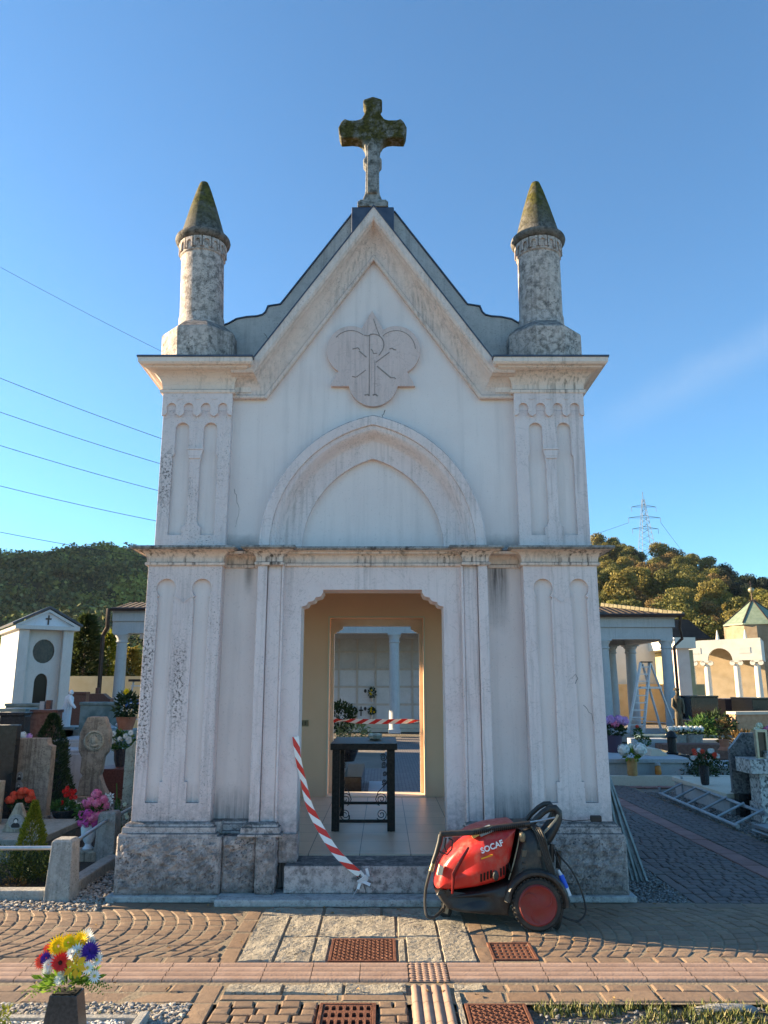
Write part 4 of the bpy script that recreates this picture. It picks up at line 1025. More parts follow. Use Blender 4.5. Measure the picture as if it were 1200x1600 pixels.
def oval_photo(parent, c, rx, rz, n=1):
    c = Vector(c); f = MB(); f.poly([(c.x + rx * 1.12 * math.cos(R(a)), c.z + rz * 1.12 * math.sin(R(a))) for a in range(0, 360, 15)], axis='y', a=c.y - .006, b=c.y); fo = f.build('portrait_frame', simple('portrait_frame_metal', (.35, .34, .32), rough=.4, metal=.6), parent)
    m = MB(); m.poly([(c.x + rx * math.cos(R(a)), c.z + rz * math.sin(R(a))) for a in range(0, 360, 15)], axis='y', a=c.y - .009, b=c.y - .0065); m.build('portrait', PHOTO_BG, fo)
    for k in range(n):
        x = c.x + (k - (n - 1) / 2) * rx * .8; s = 1 if n == 1 else .72
        m = MB(); m.poly([(x + rx * s * .62 * math.cos(R(a)), c.z - rz * .60 + rz * s * .5 * max(-.5, math.sin(R(a)))) for a in range(0, 360, 20)], axis='y', a=c.y - .0105, b=c.y - .0095); m.build('portrait_clothing', PH_DARK, fo)
        m = MB(); m.poly([(x + rx * s * .34 * math.cos(R(a)), c.z + rz * .22 + rz * s * .34 * math.sin(R(a))) for a in range(0, 360, 20)], axis='y', a=c.y - .0112, b=c.y - .0108); m.build('portrait_hair', PH_DARK, fo)
        m = MB(); m.poly([(x + rx * s * .24 * math.cos(R(a)), c.z + rz * .10 + rz * s * .28 * math.sin(R(a))) for a in range(0, 360, 20)], axis='y', a=c.y - .0122, b=c.y - .0115); m.build('portrait_face', PH_SKIN, fo)
def engraving(parent, x0, x1, y, zs, mt, h=.014, seed=1):
    """worn, unreadable lines of cut lettering"""
    rr = random.Random(seed); m = MB()
    for z in zs:
        w = (x1 - x0) * rr.uniform(.55, .95); x = (x0 + x1) / 2 - w / 2; e = x + w
        while x < e:
            k = rr.choice((0, 1, 2, 3)); a = h * rr.uniform(.4, .7)
            if k != 3:
                m.box((x, y - .0015, z), (x + .002, y, z + h)); 
                if k == 1: m.box((x + .002, y - .0015, z + h - .002), (x + a, y, z + h))
                if k == 2: m.box((x + .002, y - .0015, z), (x + a, y, z + .002))
            x += a + h * .35
    return m.build('inscription', mt, parent)
INK = simple('worn_inscription', (.10, .08, .065), rough=.9)
GREY_INK = simple('grey_inscription', (.16, .16, .16), rough=.7)

# fence posts with their tube rails
def fence_post(x, y, h, w, label):
    m = MB(); a, b = w / 2, w / 2 * .80
    vs = [(-a, -a, -.02), (a, -a, -.02), (a, a, -.02), (-a, a, -.02), (-b, -b, h - .02), (b, -b, h - .02), (b, b, h - .02), (-b, b, h - .02)]
    m.add(vs, [(0, 3, 2, 1), (0, 1, 5, 4), (1, 2, 6, 5), (2, 3, 7, 6), (3, 0, 4, 7)])
    m.add([(-b, -b, h - .02), (b, -b, h - .02), (b, b, h - .02), (-b, b, h - .02), (-b * .8, -b * .8, h), (b * .8, -b * .8, h), (b * .8, b * .8, h), (-b * .8, b * .8, h)], [(0, 1, 5, 4), (1, 2, 6, 5), (2, 3, 7, 6), (3, 0, 4, 7), (4, 5, 6, 7)])
    return tag(m.build('fence_post', CONCRETE, loc=(x, y, 0), bevel=.006), label, 'fence post', 'stone posts of the grave enclosure')
FP = [(-2.50, 6.46), (-2.60, 7.74)]
fence_post(*FP[0], .44, .20, 'grey stone fence post nearest the brown paving, at the corner of the grave enclosure')
fence_post(*FP[1], .45, .20, 'dark weathered stone fence post below the orchids, close to the chapel plinth')
fence_post(-4.6, 6.46, .44, .20, 'grey stone fence post at the far left end of the front rail')
def rail(p, q, label, r=.016):
    m = MB(); m.tube([p, q], r, 10); return tag(m.build('fence_rail', STEEL), label, 'rail', 'tube rails of the grave enclosure')
rail((-4.55, 6.46, .355), (-2.57, 6.46, .365), 'steel tube rail running left from the front corner post')
rail((-2.50, 6.54, .365), (-2.60, 7.66, .375), 'steel tube rail between the two stone posts')
rail((-2.60, 7.82, .37), (-2.66, 9.6, .37), 'steel tube rail running back behind the chapel corner')
m = MB(); m.box((-4.6, 6.40, -.02), (-2.60, 6.52, .07)); tag(m.build('grave_kerb', CONCRETE, bevel=.012), 'pale rounded kerb in front of the low green hedge', 'kerb')
m = MB(); m.box((-2.56, 6.57, -.02), (-2.44, 7.64, .085)); tag(m.build('grave_kerb', CONCRETE, bevel=.012), 'pale kerb between the two stone posts beside the gravel', 'kerb')
m = MB(); m.box((-2.66, 7.84, -.02), (-2.56, 10.2, .07)); tag(m.build('grave_kerb', CONCRETE, bevel=.012), 'kerb running back from the dark post along the chapel side', 'kerb')
m = MB(); nx = 40
m.box((-4.6, 6.53, -.02), (-2.57, 9.9, .02)); tag(m.build('soil_bed', simple('dark_soil', (.03, .026, .022), (.06, .05, .042), 40, .95, bump=.8, bscale=50)), kind='structure')
# hedge and golden thuja
h0 = at(0, 1360, 6.75); m = MB()
for k in range(16):
    c = Vector((-4.3 + k * .105, 6.78 + random.uniform(-.05, .05), .14 + random.uniform(-.02, .04))); clump(m, c, (.11, .13, .13), 420, .030, .010, .5, .6)
tag(m.build('low_hedge', F_DARK, norm=False), 'low dark green hedge behind the front kerb and rail', 'hedge')
m = MB(); 
for k in range(6): clump(m, (-4.15 + k * .23, 6.68, .05), (.14, .08, .05), 220, .03, .008, .2)
tag(m.build('dry_heather', F_AUT, norm=False), 'dry brown heather creeping out below the low hedge', 'plant')
p = at(47, 1340, 7.05); t = thing('thuja_shrub', (p.x, p.y, 0), 'small bright golden-green cone-shaped thuja in front of the stone slab', 'shrub')
m = MB(); cone_crown(m, (0, 0, .02), .185, .60, 5200, .032, .009, .2, power=.9); m.build('crown', F_GOLD, t, norm=False)
m = MB(); m.tube([(0, 0, -.02), (0, 0, .3)], [.02, .008]); m.build('trunk', simple('bark', (.10, .07, .05), (.15, .11, .08), 20, .9, bump=.5), t)
BARK = bpy.data.materials['bark']
# slab grave with the triangular photo holder
t = thing('grave_slab', (-3.95, 8.1, 0), 'flat greenish stone grave slab behind the golden thuja', 'grave slab')
m = MB(); m.box((-1.1, -.55, .02), (.72, .5, .17)); m.build('kerb', CONCRETE, t, bevel=.01)
m = MB(); m.box((-1.15, -.6, .171), (.78, .55, .235)); m.build('slab', stone('greenish_grave_slab', (.26, .27, .235), (.33, .34, .30), (.07, .07, .06), pit=.6, spots=.3), t, bevel=.008)
p = at(26, 1300, 7.9); t = thing('photo_holder', (p.x, 7.9, .2355), 'triangular beige stone with an oval double portrait, standing on the grave slab', 'photo holder')
m = MB(); m.poly([(-.135, 0), (-.02, .26), (.02, .26), (.135, 0)], axis='y', a=-.03, b=.03); m.build('holder', LIME_OLD, t, bevel=.006)
oval_photo(t, (0, -.031, .095), .068, .062, 1)
# headstone with two portraits
p0 = at(22, 1270, 9.0); p1 = at(86, 1153, 9.0); w = (p1.x - p0.x)
t = thing('headstone', ((p0.x + p1.x) / 2, 9.0, 0), 'brown stained headstone with clipped shoulder and two oval portraits at its left edge', 'headstone')
W = w / 2; H = p1.z
m = MB(); sh = [(-W * 1.06, .12), (-W * .98, H), (W * .66, H), (W * .72, H - .05), (W * .80, H - .075), (W * 1.0, H - .085), (W * .98, .12)]; m.poly(sh, axis='y', a=-.06, b=.06); m.build('stone', MARB_OLD, t, bevel=.008)
m = MB(); m.box((-W * 1.2, -.13, 0), (W * 1.15, .13, .12)); m.build('base', LIME_OLD, t, bevel=.008)
engraving(t, -W * .8, W * .8, -.061, [H - .16 - k * .065 for k in range(9)], INK, .02)
q = at(31, 1213, 8.94) - Vector(t.location); oval_photo(t, (q.x, -.061, q.z), .034, .045); q = at(30, 1227, 8.94) - Vector(t.location); oval_photo(t, (q.x, -.061, q.z - .01), .040, .05)
p = at(71, 1270, 8.75); m = MB(); m.poly([(-.05, 0), (-.04, .14), (.03, .15), (.05, .13), (.05, 0)], axis='y', a=-.04, b=.04); tag(m.build('stone_lantern_block', MARB_OLD, loc=(p.x, 8.75, .10), bevel=.006), 'small upright carved stone block at the foot of the brown headstone', 'stone block')
# black headstone and neighbour
p1 = at(27, 1133, 8.75); t = thing('headstone', (-5.0, 8.8, 0), 'tall black polished headstone cut off by the left edge of the photo', 'headstone')
m = MB(); m.box((-.9, -.05, .1), (p1.x + 5.0, .06, p1.z)); m.build('stone', BLACKM, t, bevel=.004); m = MB(); m.box((-1.0, -.12, 0), (p1.x + 5.05, .14, .10)); m.build('base', BLACKM, t)
p = at(5, 1220, 8.3); m = MB(); m.box((-.4, -.06, .0), (0, .06, p.z)); tag(m.build('headstone', LIME_OLD, loc=(p.x, 8.3, 0), bevel=.008), 'pale low stone at the extreme left edge before the black headstone', 'headstone')
# stele with medallion
p = at(143, 1240, 9.6); t = thing('stone_stele', (p.x, 9.6, 0), 'weathered brown stele with a broad round-cornered head carrying a relief medallion', 'gravestone', rz=.15)
zt = at(143, 1120, 9.6).z; z0 = at(143, 1242, 9.6).z
hd = [(-.15, z0), (-.13, z0 + .18), (-.10, z0 + .23), (-.135, z0 + .26), (-.13, zt - .46), (-.165, zt - .40), (-.175, zt - .36), (-.175, zt - .19), (-.14, zt - .10), (-.115, zt - .03), (-.10, zt), (.10, zt), (.115, zt - .03), (.14, zt - .10), (.175, zt - .19), (.175, zt - .36), (.165, zt - .40), (.12, zt - .46), (.105, z0 + .26), (.09, z0 + .23), (.14, z0 + .1), (.20, z0)]
m = MB(); m.poly(hd, axis='y', a=-.09, b=.09); m.build('stone', MARB_OLD, t, bevel=.014)
m = MB(); m.box((-.2, -.14, 0), (.2, .14, z0 - .001)); m.build('base', MARB_OLD, t, bevel=.01)
m = MB(); c = Vector((0, -.092, zt - .27)); rx = Matrix.Rotation(R(90), 4, 'X')
m.lathe([(.115, 0), (.118, .012), (.10, .02), (.09, .012), (.088, .004), (0, .004)], c=c, seg=32, mtx=rx); med = m.build('medallion', LIME_OLD, t)
m = MB(); m.ico(c + Vector((0, -.012, .0)), .05, 2, .05, (.8, .35, 1.1)); m.ico(c + Vector((.012, -.012, -.055)), .045, 2, .05, (1.3, .3, .5)); m.build('relief_bust', LIME_OLD, med)
# right old headstone near the chapel
p = at(192, 1250, 9.2); q = at(195, 1157, 9.2)
t = thing('headstone', (p.x + .34, 9.2, 0), 'pale beige headstone with curved shoulder half hidden by the chapel corner', 'headstone')
m = MB(); m.poly([(-.34, .08), (-.335, q.z - .09), (-.31, q.z - .08), (-.27, q.z - .05), (-.235, q.z), (.235, q.z), (.31, q.z - .08), (.34, q.z - .09), (.34, .08)], axis='y', a=-.05, b=.05); m.build('stone', LIME_OLD, t, bevel=.008)
m = MB(); m.box((-.4, -.1, 0), (.4, .1, .08)); m.build('base', LIME_OLD, t); engraving(t, -.3, .3, -.051, [q.z - .2 - k * .07 for k in range(7)], INK, .022, 5)

def potted(name, loc, label, cat, pot, leaf, flowers, mt_pot, mt_leaf, group=None):
    t = thing(name, loc, label, cat, group)
    m = MB(); m.lathe(pot, seg=20); m.build('pot', mt_pot, t)
    if leaf:
        m = MB()
        for (c, r, n, L, W) in leaf: clump(m, c, r, n, L, W)
        m.build('leaves', mt_leaf, t, norm=False)
    for (kind, c, r, col) in flowers: flower(t, kind, c, (random.uniform(-.4, .4), -1, .4), r, col, col + '_flower')
    return t
def zof(px, py, Y): return at(px, py, Y).z
# coral begonia pot
p = at(32, 1283, 8.5); z = p.z
fl = [('ball', (random.uniform(-.12, .12), random.uniform(-.06, .04), random.uniform(.19, .30)), random.uniform(.030, .042), 'coral') for _ in range(16)]
potted('flower_pot', (p.x, 8.5, z), 'terracotta pot of coral red flowers below the two oval portraits', 'flower pot', [(.07, 0), (.095, .10), (.10, .11), (.085, .11), (0, .10)], [((0, 0, .15), (.13, .09, .06), 320, .045, .026)], fl, TERRA, F_DARK)
# red cyclamen bowl
p = at(100, 1283, 8.8); fl = [('mum', (dx * .1, random.uniform(-.05, .05), zz), .026, 'red') for dx, zz in ((-.3, .30), (.0, .31), (.35, .30), (.6, .27), (.9, .24), (-.1, .26), (.5, .235), (-.35, .19), (.2, .27), (.75, .30), (-.15, .33))]
potted('flower_bowl', (p.x, 8.8, p.z), 'round dark bowl with red cyclamen between the brown headstone and the pink hydrangeas', 'flower pot', [(.07, 0), (.12, .06), (.14, .12), (.125, .12), (0, .10)], [((-.02, 0, .15), (.12, .09, .05), 260, .05, .03)], fl, GRANITE_D, F_GREEN)
p = at(112, 1262, 9.0); m = MB(); 
for _ in range(260): ball(m, Vector((random.uniform(-.10, .10), random.uniform(-.06, .06), random.uniform(0, .22))), .008, 2, .014, .012)
t = thing('gypsophila_bunch', (p.x, 9.0, zof(112, 1285, 9.0)), 'sparse bunch of tiny white flowers beside the red cyclamen', 'plant'); m.build('white_flowers', PM['white'], t, norm=False)
m = MB(); clump(m, (0, 0, .1), (.10, .06, .1), 160, .03, .008); m.build('leaves', F_DARK, t, norm=False)
# hydrangeas in white urn
p = at(137, 1327, 7.75); z = p.z
fl = [('ball', ((px - 137) / 1200 * 7.3, dy, zof(px, py, 7.75) - z), .050, c) for px, py, dy, c in ((144, 1241, 0, 'pink'), (138, 1252, -.06, 'pink'), (148, 1254, -.05, 'pink'), (155, 1250, 0, 'pink'), (130, 1256, -.02, 'pink'), (129, 1271, -.05, 'magenta'), (139, 1269, -.08, 'magenta'), (151, 1272, -.05, 'pink'), (144, 1275, -.08, 'pink'), (127, 1284, -.02, 'magenta'), (136, 1283, -.06, 'magenta'), (147, 1284, -.04, 'magenta'), (157, 1260, .02, 'pink'))]
t = potted('flower_urn', (p.x, 7.75, z), 'white marble urn overflowing with pink hydrangea blossoms behind the grave rail', 'flower urn', [(.045, 0), (.05, .012), (.03, .035), (.028, .05), (.045, .075), (.068, .13), (.076, .19), (.082, .235), (.07, .235), (0, .22)], [((0, 0, .34), (.13, .10, .10), 260, .06, .034)], fl, WHITE_M, F_GREEN)
m = MB(); m.box((-.12, -.11, 0), (.12, .11, max(.03, z))); tag(m.build('urn_base', LIME_OLD, loc=(p.x, 7.75, -.001), bevel=.01), 'rough flat stone carrying the white urn', 'stone base')
# orchids
t = thing('orchid_plant', (-2.64, 8.05, 0), 'white orchid spray standing behind the dark fence post', 'orchid'); st = MB(); st.tube([(0, 0, 0), (0, 0, .45), (-.02, 0, .66)], .006); st.build('stem', F_GREEN, t)
for px, py in ((166, 1245), (172, 1253), (165, 1256), (168, 1264), (170, 1270), (163, 1268), (173, 1244)): 
    q = at(px, py, 8.0); flower(t, 'lily', q - Vector(t.location), (random.uniform(-.3, .3), -1, 0), .036, 'white', 'white_flower')
p = at(182, 1280, 8.2); t = thing('thuja_shrub', (p.x, 8.2, 0), 'tiny green pointed cypress next to the orchids beside the chapel corner', 'shrub'); z1 = zof(182, 1248, 8.2)
m = MB(); cone_crown(m, (0, 0, .05), .07, z1 - .05, 1500, .022, .006); m.build('crown', F_GREEN, t, norm=False); m = MB(); m.tube([(0, 0, 0), (0, 0, .2)], .008); m.build('trunk', BARK, t)
p = at(194, 1255, 8.6); t = thing('flower_bunch', (p.x, 8.6, 0), 'pale yellow and rust chrysanthemum bunch tucked against the chapel corner', 'flower bunch')
m = MB(); clump(m, (0, 0, .22), (.10, .08, .18), 300, .03, .012); m.build('leaves', F_AUT, t, norm=False)
for _ in range(5): flower(t, 'mum', (random.uniform(-.08, .08), -.07, random.uniform(.2, .4)), (0, -1, .2), .024, 'cream', 'cream_flower')
# dark cone conifer behind the headstone
p = at(72, 1245, 10.6); t = thing('thuja_shrub', (p.x, 10.6, 0), 'large dark green conical shrub behind the brown stained headstone', 'shrub'); z1 = zof(68, 1117, 10.6)
m = MB(); cone_crown(m, (0, 0, .05), .36, z1 - .05, 6500, .05, .014, .15, power=.62); m.build('crown', F_DARK, t, norm=False); m = MB(); m.tube([(0, 0, -.02), (0, 0, .6)], [.04, .01]); m.build('trunk', BARK, t)
# white-flowered pot on the red granite ledge
p = at(187, 1198, 12); t = potted('flower_vase', (p.x, 12, p.z), 'dark vase of white chrysanthemums and leaves on the reddish stone ledge', 'flower pot', [(.06, 0), (.09, .10), (.10, .26), (.09, .26), (0, .24)], [((0, 0, .36), (.17, .12, .14), 420, .07, .035)],
    [('mum', (random.uniform(-.13, .18), -.1, random.uniform(.36, .5)), .045, 'white') for _ in range(9)], GRANITE_D, F_GREEN)
q = at(160, 1198, 12); m = MB(); m.box((q.x, 11.7, 0), (q.x + .62, 12.3, p.z - .001)); tag(m.build('grave_ledge', REDGR, bevel=.01), 'low dark reddish stone ledge beneath the white chrysanthemums', 'grave')
# further rows: tombs, statue, teal slab
def tomb(px0, px1, pyt, Y, dep, mt, label, cat='tomb', z0=0, top=None, name='tomb', holder=None):
    a = at(px0, pyt, Y); b = at(px1, pyt, Y); t = thing(name, ((a.x + b.x) / 2, Y, z0), label, cat); w = (b.x - a.x) / 2; h = a.z - z0
    m = MB(); m.box((-w * .97, .0, 0), (w * .97, dep, h - .06)); m.build('body', mt, t, bevel=.01)
    m = MB(); m.box((-w, -.03, h - .059), (w, dep + .03, h)); m.build('top_slab', top or mt, t, bevel=.008)
    return t
tomb(0, 40, 1113, 13.5, .25, BLACKM, 'black marble tomb at the left edge behind the black headstone')
tomb(8, 66, 1099, 17.5, .3, TEALM, 'long teal grey tomb top behind the brick tomb at far left')
tomb(0, 41, 1107, 15.0, .5, GREYM, 'light grey marble tomb top left of the brick tomb', top=TEALM)
t = tomb(40, 91, 1109, 15.2, .25, BRICK_M, 'brown brick tomb wall with a dark cap behind the conical shrub', top=REDGR)
tomb(125, 187, 1097, 16.5, .25, TEALM, 'tall teal veined marble headstone right of the white statue', 'headstone', name='headstone')
p = at(172, 1135, 16.2); t = thing('bird_sculpture', (p.x, 16.2, p.z - .3), 'small silver dove ornament before the teal headstone', 'ornament')
m = MB(); m.tube([(0, 0, 0), (.02, 0, .2)], .015); m.ico((.02, 0, .26), .09, 2, .03, (1.4, .6, .7)); m.ico((.14, 0, .33), .04, 1); m.build('body', STEEL, t); m = MB(); m.poly([(-.02, .28), (-.16, .44), (-.02, .38), (.06, .31)], axis='y', a=-.02, b=.0); m.build('wing', STEEL, t)
tomb(108, 135, 1081, 20.5, .25, REDGR, 'dark red granite tomb with open niche behind the white statue'); 
t = thing('tomb', at(148, 1100, 22), 'dark red tomb with a rounded scroll top and small cross before the yellow wall', 'tomb'); t.location.z = 0; zt = zof(148, 1086, 22)
m = MB(); m.poly([(-.42, 0), (-.42, zt - .1), (-.35, zt - .08), (-.2, zt + .04), (.2, zt + .04), (.35, zt - .08), (.42, zt - .1), (.42, 0)], axis='y', a=0, b=.3); m.box((-.05, .1, zt + .035), (.05, .15, zt + .2)); m.build('body', REDGR, t, bevel=.01)
for (px, pt) in ((66, 1096), (76, 1094)):
    p = at(px, pt, 16.9); m = MB(); m.box((p.x - .05, 16.9, 0), (p.x + .05, 17.0, p.z)); 
    if px == 66: tag(m.build('grave_post', GREYM), 'thin left grey pillar above the brick tomb', 'pillar')
    else: m.box((p.x - .16, 16.91, p.z - .28), (p.x + .16, 16.99, p.z - .20)); tag(m.build('grave_cross', REDGR), 'thin dark stone cross above the brick tomb', 'cross')
# low marble graves in the middle distance
for (px, py, Y, w, d, mt, lb) in ((115, 1160, 14.6, 1.0, 1.2, GREYM, 'pale grey grave slab with small lamp, behind the medallion stele'), (112, 1178, 12.6, .9, .8, GREYM, 'pale marble grave slab just left of the medallion stele'), (118, 1140, 17.3, 1.4, 1.0, TEALM, 'teal grave bed at the feet of the white statue')):
    p = at(px, py, Y); m = MB(); m.box((-w/2, -d/2, 0), (w/2, d/2, p.z)); m.box((-w/2+.08, -d/2+.08, p.z+.001), (w/2-.08, d/2-.08, p.z + .05)); tag(m.build('grave_slab', mt, loc=(p.x, Y + d/2, 0), bevel=.01), lb, 'grave slab')
# white statue
p = at(100, 1135, 17.5); t = thing('white_statue', (p.x, 17.5, p.z - .02), 'white marble statue of a bowed robed figure turned to the right on a pedestal', 'statue'); hh = zof(103, 1077, 17.5) - p.z
m = MB(); prof = [(.19, 0), (.17, .15), (.14, .40), (.13, .55), (.155, .72), (.14, .82), (.07, .87), (.05, .90)]
m.lathe([(r * hh * .85, z * hh) for r, z in prof], seg=20, mtx=Matrix.Rotation(R(6), 4, 'Y') @ Matrix.Diagonal((1, .7, 1, 1)))
for k in range(7): a = R(200 + k * 25); m.tube([(.13 * hh * math.cos(a), .1 * hh * math.sin(a), 0.02), (.12 * hh * math.cos(a) + .03, .1 * hh * math.sin(a), .5 * hh), (.10 * hh * math.cos(a) + .08, .07 * hh * math.sin(a), .8 * hh)], [.03, .022, .01])
m.ico((.13 * hh, -.02, .94 * hh), .068 * hh, 2, 0, (.85, .9, 1.1)); m.tube([(.10, -.08, .78 * hh), (.22 * hh, -.12, .62 * hh), (.32 * hh, -.1, .52 * hh)], [.05, .045, .025]); m.tube([(.14 * hh, -.03, .90 * hh), (.16 * hh, -.02, .96 * hh)], .05 * hh); m.build('figure', WHITE_M, t)
m = MB(); m.box((-.24, -.2, -p.z + .02), (.30, .2, 0)); m.build('pedestal', TEALM, t, bevel=.01)
# plant pot beside the porch
p = at(196, 1140, 15.5); potted('flower_pot', (p.x, 15.5, p.z), 'terracotta pot with a tall leafy shrub and a yellow bloom beside the porch column', 'flower pot', [(.13, 0), (.19, .22), (.2, .24), (.17, .24), (0, .2)], [((0, 0, .45), (.22, .18, .25), 420, .12, .05)], [('mum', (0, -.1, .72), .07, 'yellow')], TERRA, F_DARK)
m = MB(); m.box((p.x - .5, 15.3, 0), (p.x + .6, 16.1, p.z - .001)); tag(m.build('grave_slab', TEALM, bevel=.01), 'grey-green grave bed carrying the tall potted shrub', 'grave slab')
p = at(36, 1150, 11.2); potted('flower_pot', (p.x + .05, 11.2, zof(36, 1160, 11.2)), 'white and lilac flowers behind the top of the brown headstone', 'flower pot', [(.05, 0), (.06, .05), (0, .05)], [((0, 0, .06), (.07, .05, .04), 60, .04, .02)], [('ball', (-.04, -.03, .10), .05, 'white'), ('ball', (.05, -.03, .08), .045, 'lilac'), ('ball', (.0, -.03, .05), .05, 'white')], TERRA, F_GREEN)
m = MB(); z = zof(36, 1160, 11.2) - .001; m.box((p.x - .5, 11.0, 0), (p.x + .5, 11.6, z)); tag(m.build('tomb', BLACKM, bevel=.01), 'low black tomb body hidden behind the brown headstone', 'tomb')
# ================================================================ right side: graves, scaffold frames, arcade
SPECK = None
def speck(name, a, b, c3, sc=45):
    n = NT(name); v = n.vor(sc, out=1); r = n.xyz(v)[0]; return n.fin(n.ramp(r, [(0, a), (.4, b), (.75, c3), (1, a)]), .35, spec=.4)
GR_DARK = speck('speckled_grey_granite', (.10, .10, .105), (.19, .19, .195), (.05, .05, .055)); GR_BW = speck('white_black_granite', (.50, .48, .46), (.58, .56, .54), (.07, .07, .075), 38)
BEIGE_G = stone('beige_grave_marble', (.50, .45, .36), (.56, .51, .42), (.2, .18, .15), pit=.3, bumps=.1)
ALU = simple('scuffed_aluminium', (.48, .49, .50), (.58, .59, .60), 12, .5, .25)
GALV = simple('zinc_scaffold_plank', (.26, .28, .30), (.36, .38, .40), 8, .5, .55, bump=.2)
p = gd(1142, 1278)
t = thing('headstone', (4.42, 10.25, 0), 'large dark grey granite headstone with a clipped upper left corner', 'headstone', rz=-.12); zt = zof(1160, 1145, 10.25)
m = MB(); m.poly([(.0, .28), (.0, zt - .20), (.17, zt), (.95, zt), (.95, .28)], axis='y', a=0, b=.09); m.build('stone', GR_DARK, t, bevel=.005); m = MB(); m.box((.05, -.02, 0), (1.0, .3, .279)); m.build('base', BLACKM, t, bevel=.005)
q = at(1187, 1144, 9.85); t = thing('grave_lantern', (q.x + .02, 9.88, q.z - .30), 'small brass framed grave lantern standing on the white granite pedestal', 'lantern'); 
m = MB(); 
for sx in (-.06, .06): m.box((sx - .012, -.03, 0), (sx + .012, .03, .30))
m.box((-.072, -.035, .30), (.072, .035, .33)); m.box((-.072, -.035, -.02), (.072, .035, 0)); m.build('frame', simple('pale_brass', (.45, .40, .28), (.5, .46, .36), 20, .4, .6), t); m = MB(); m.box((-.047, .0, .001), (.047, .015, .299)); m.build('glass_pane', simple('smoked_glass', (.06, .055, .045), rough=.2, spec=.6), t)
t = thing('granite_pedestal', (4.55, 9.78, 0), 'black and white speckled granite pedestal with overhanging cap at the right edge', 'pedestal'); za = zof(1160, 1190, 9.78); zb = zof(1160, 1205, 9.78)
m = MB(); m.box((-.02, 0, .0), (.62, .30, .22)); m.box((.0, .01, .221), (.60, .28, zb - .03)); m.build('column', GR_BW, t, bevel=.004)
m = MB(); m.box((-.12, -.05, zb - .029), (.9, .36, zb + .14)); m.build('cap', GR_BW, t, bevel=.006); m = MB(); m.box((.12, .02, zb + .141), (.8, .30, zb + .23)); m.build('upper_cap', GR_BW, t, bevel=.006)
q = at(1070, 1145, 10.6); zz = zt
potted('flower_bowl', (5.02, 10.42, zt - .02), 'pink and lilac chrysanthemum bowl showing above the grey granite headstone', 'flower pot', [(.05, 0), (.1, .05), (.09, .05), (0, .04)], [((0, 0, .03), (.2, .08, .04), 200, .05, .02)], [('ball', (random.uniform(-.2, .2), -.04, random.uniform(.04, .10)), .045, random.choice(('lilac', 'pink', 'cream'))) for _ in range(10)], TERRA, F_LIME)
# low grave running away behind it
a = gd(1078, 1247); b = gd(1142, 1277); zt2 = .26
t = thing('grave_bed', (4.42, 10.4, 0), 'low grey stone grave bed with a sunlit beige slab, stretching back from the granite headstone', 'grave')
m = MB(); m.box((.0, .0, 0), (1.05, 1.9, .20)); m.build('kerb', GREYM, t, bevel=.01); m = MB(); m.box((-.03, -.0, .201), (1.08, 1.93, .26)); m.build('slab', BEIGE_G, t, bevel=.006)
p = at(1100, 1240, 11.3); t = potted('flower_vase', (p.x + .03, 11.3, .2605), 'slim dark vase of red and white flowers standing on the low sunlit grave', 'flower vase', [(.045, 0), (.055, .02), (.065, .16), (.07, .27), (.06, .27), (0, .26)], [((0, 0, .34), (.16, .12, .08), 260, .06, .03)],
   [('mum', (random.uniform(-.18, .18), random.uniform(-.12, 0), random.uniform(.34, .47)), .038, c) for c in ['white'] * 9 + ['coral'] * 7], GRANITE_D, F_DARK)
p = at(1150, 1210, 11.9); t = thing('shrub', (4.95, 12.4, .1), 'small dark leafy shrub behind the vase of red and white flowers', 'shrub'); m = MB(); clump(m, (0, 0, .22), (.17, .14, .2), 500, .06, .02); m.build('crown', F_DARK, t, norm=False); m = MB(); m.tube([(0, 0, -.1), (0, 0, .2)], .015); m.build('trunk', BARK, t)
# scaffold frames lying beside the path
def scaffold_frame(p, q, w, label, planks):
    p = Vector(p); q = Vector(q); d = (q - p); L = d.length; t = thing('scaffold_frame', p, label, 'scaffold frame', 'aluminium scaffold parts lying on the gravel'); d.normalize(); s = Vector((-d.y, d.x, 0)).normalized()
    for k, (o, z) in enumerate(((0, .06), (w, .22))): m = MB(); m.tube([s * o + Vector((0, 0, z)), s * o + d * L + Vector((0, 0, z * .8))], .022, 8); m.build('side_tube', GALV, t)
    n = 5
    for k in range(n + 1): m = MB(); c = d * (L * (k + .15) / (n + .3)); m.tube([c + Vector((0, 0, .06)), c + s * w + Vector((0, 0, .22))], .016, 8); m.build('cross_tube', GALV, t)
    m = MB(); m.tube([Vector((0, 0, .05)), s * .0 + Vector((0, 0, .14))], .018); m.build('leg', GALV, t); m = MB(); m.tube([s * w + d * .0 + Vector((0, 0, .0)), s * w + Vector((0, 0, .30))], .018); m.build('leg', GALV, t)
    if planks:
        for k in range(2): m = MB(); mt = Matrix.Translation(s * (.05 + k * .2) + Vector((0, 0, .10 + k * .09))) @ d.to_track_quat('X', 'Z').to_matrix().to_4x4(); m.box((.05, -.08, 0), (L - .05, .09, .035), mt); m.build('plank', GALV, t, bevel=.004)
    return t
scaffold_frame((4.08, 12.0, 0), (4.02, 9.3, 0), .34, 'light aluminium scaffold frame lying at an angle on the gravel near the low grave', False)
scaffold_frame((4.06, 9.0, 0), (4.22, 6.9, 0), .36, 'galvanised scaffold planks with side frames lying at the right edge of the path', True)
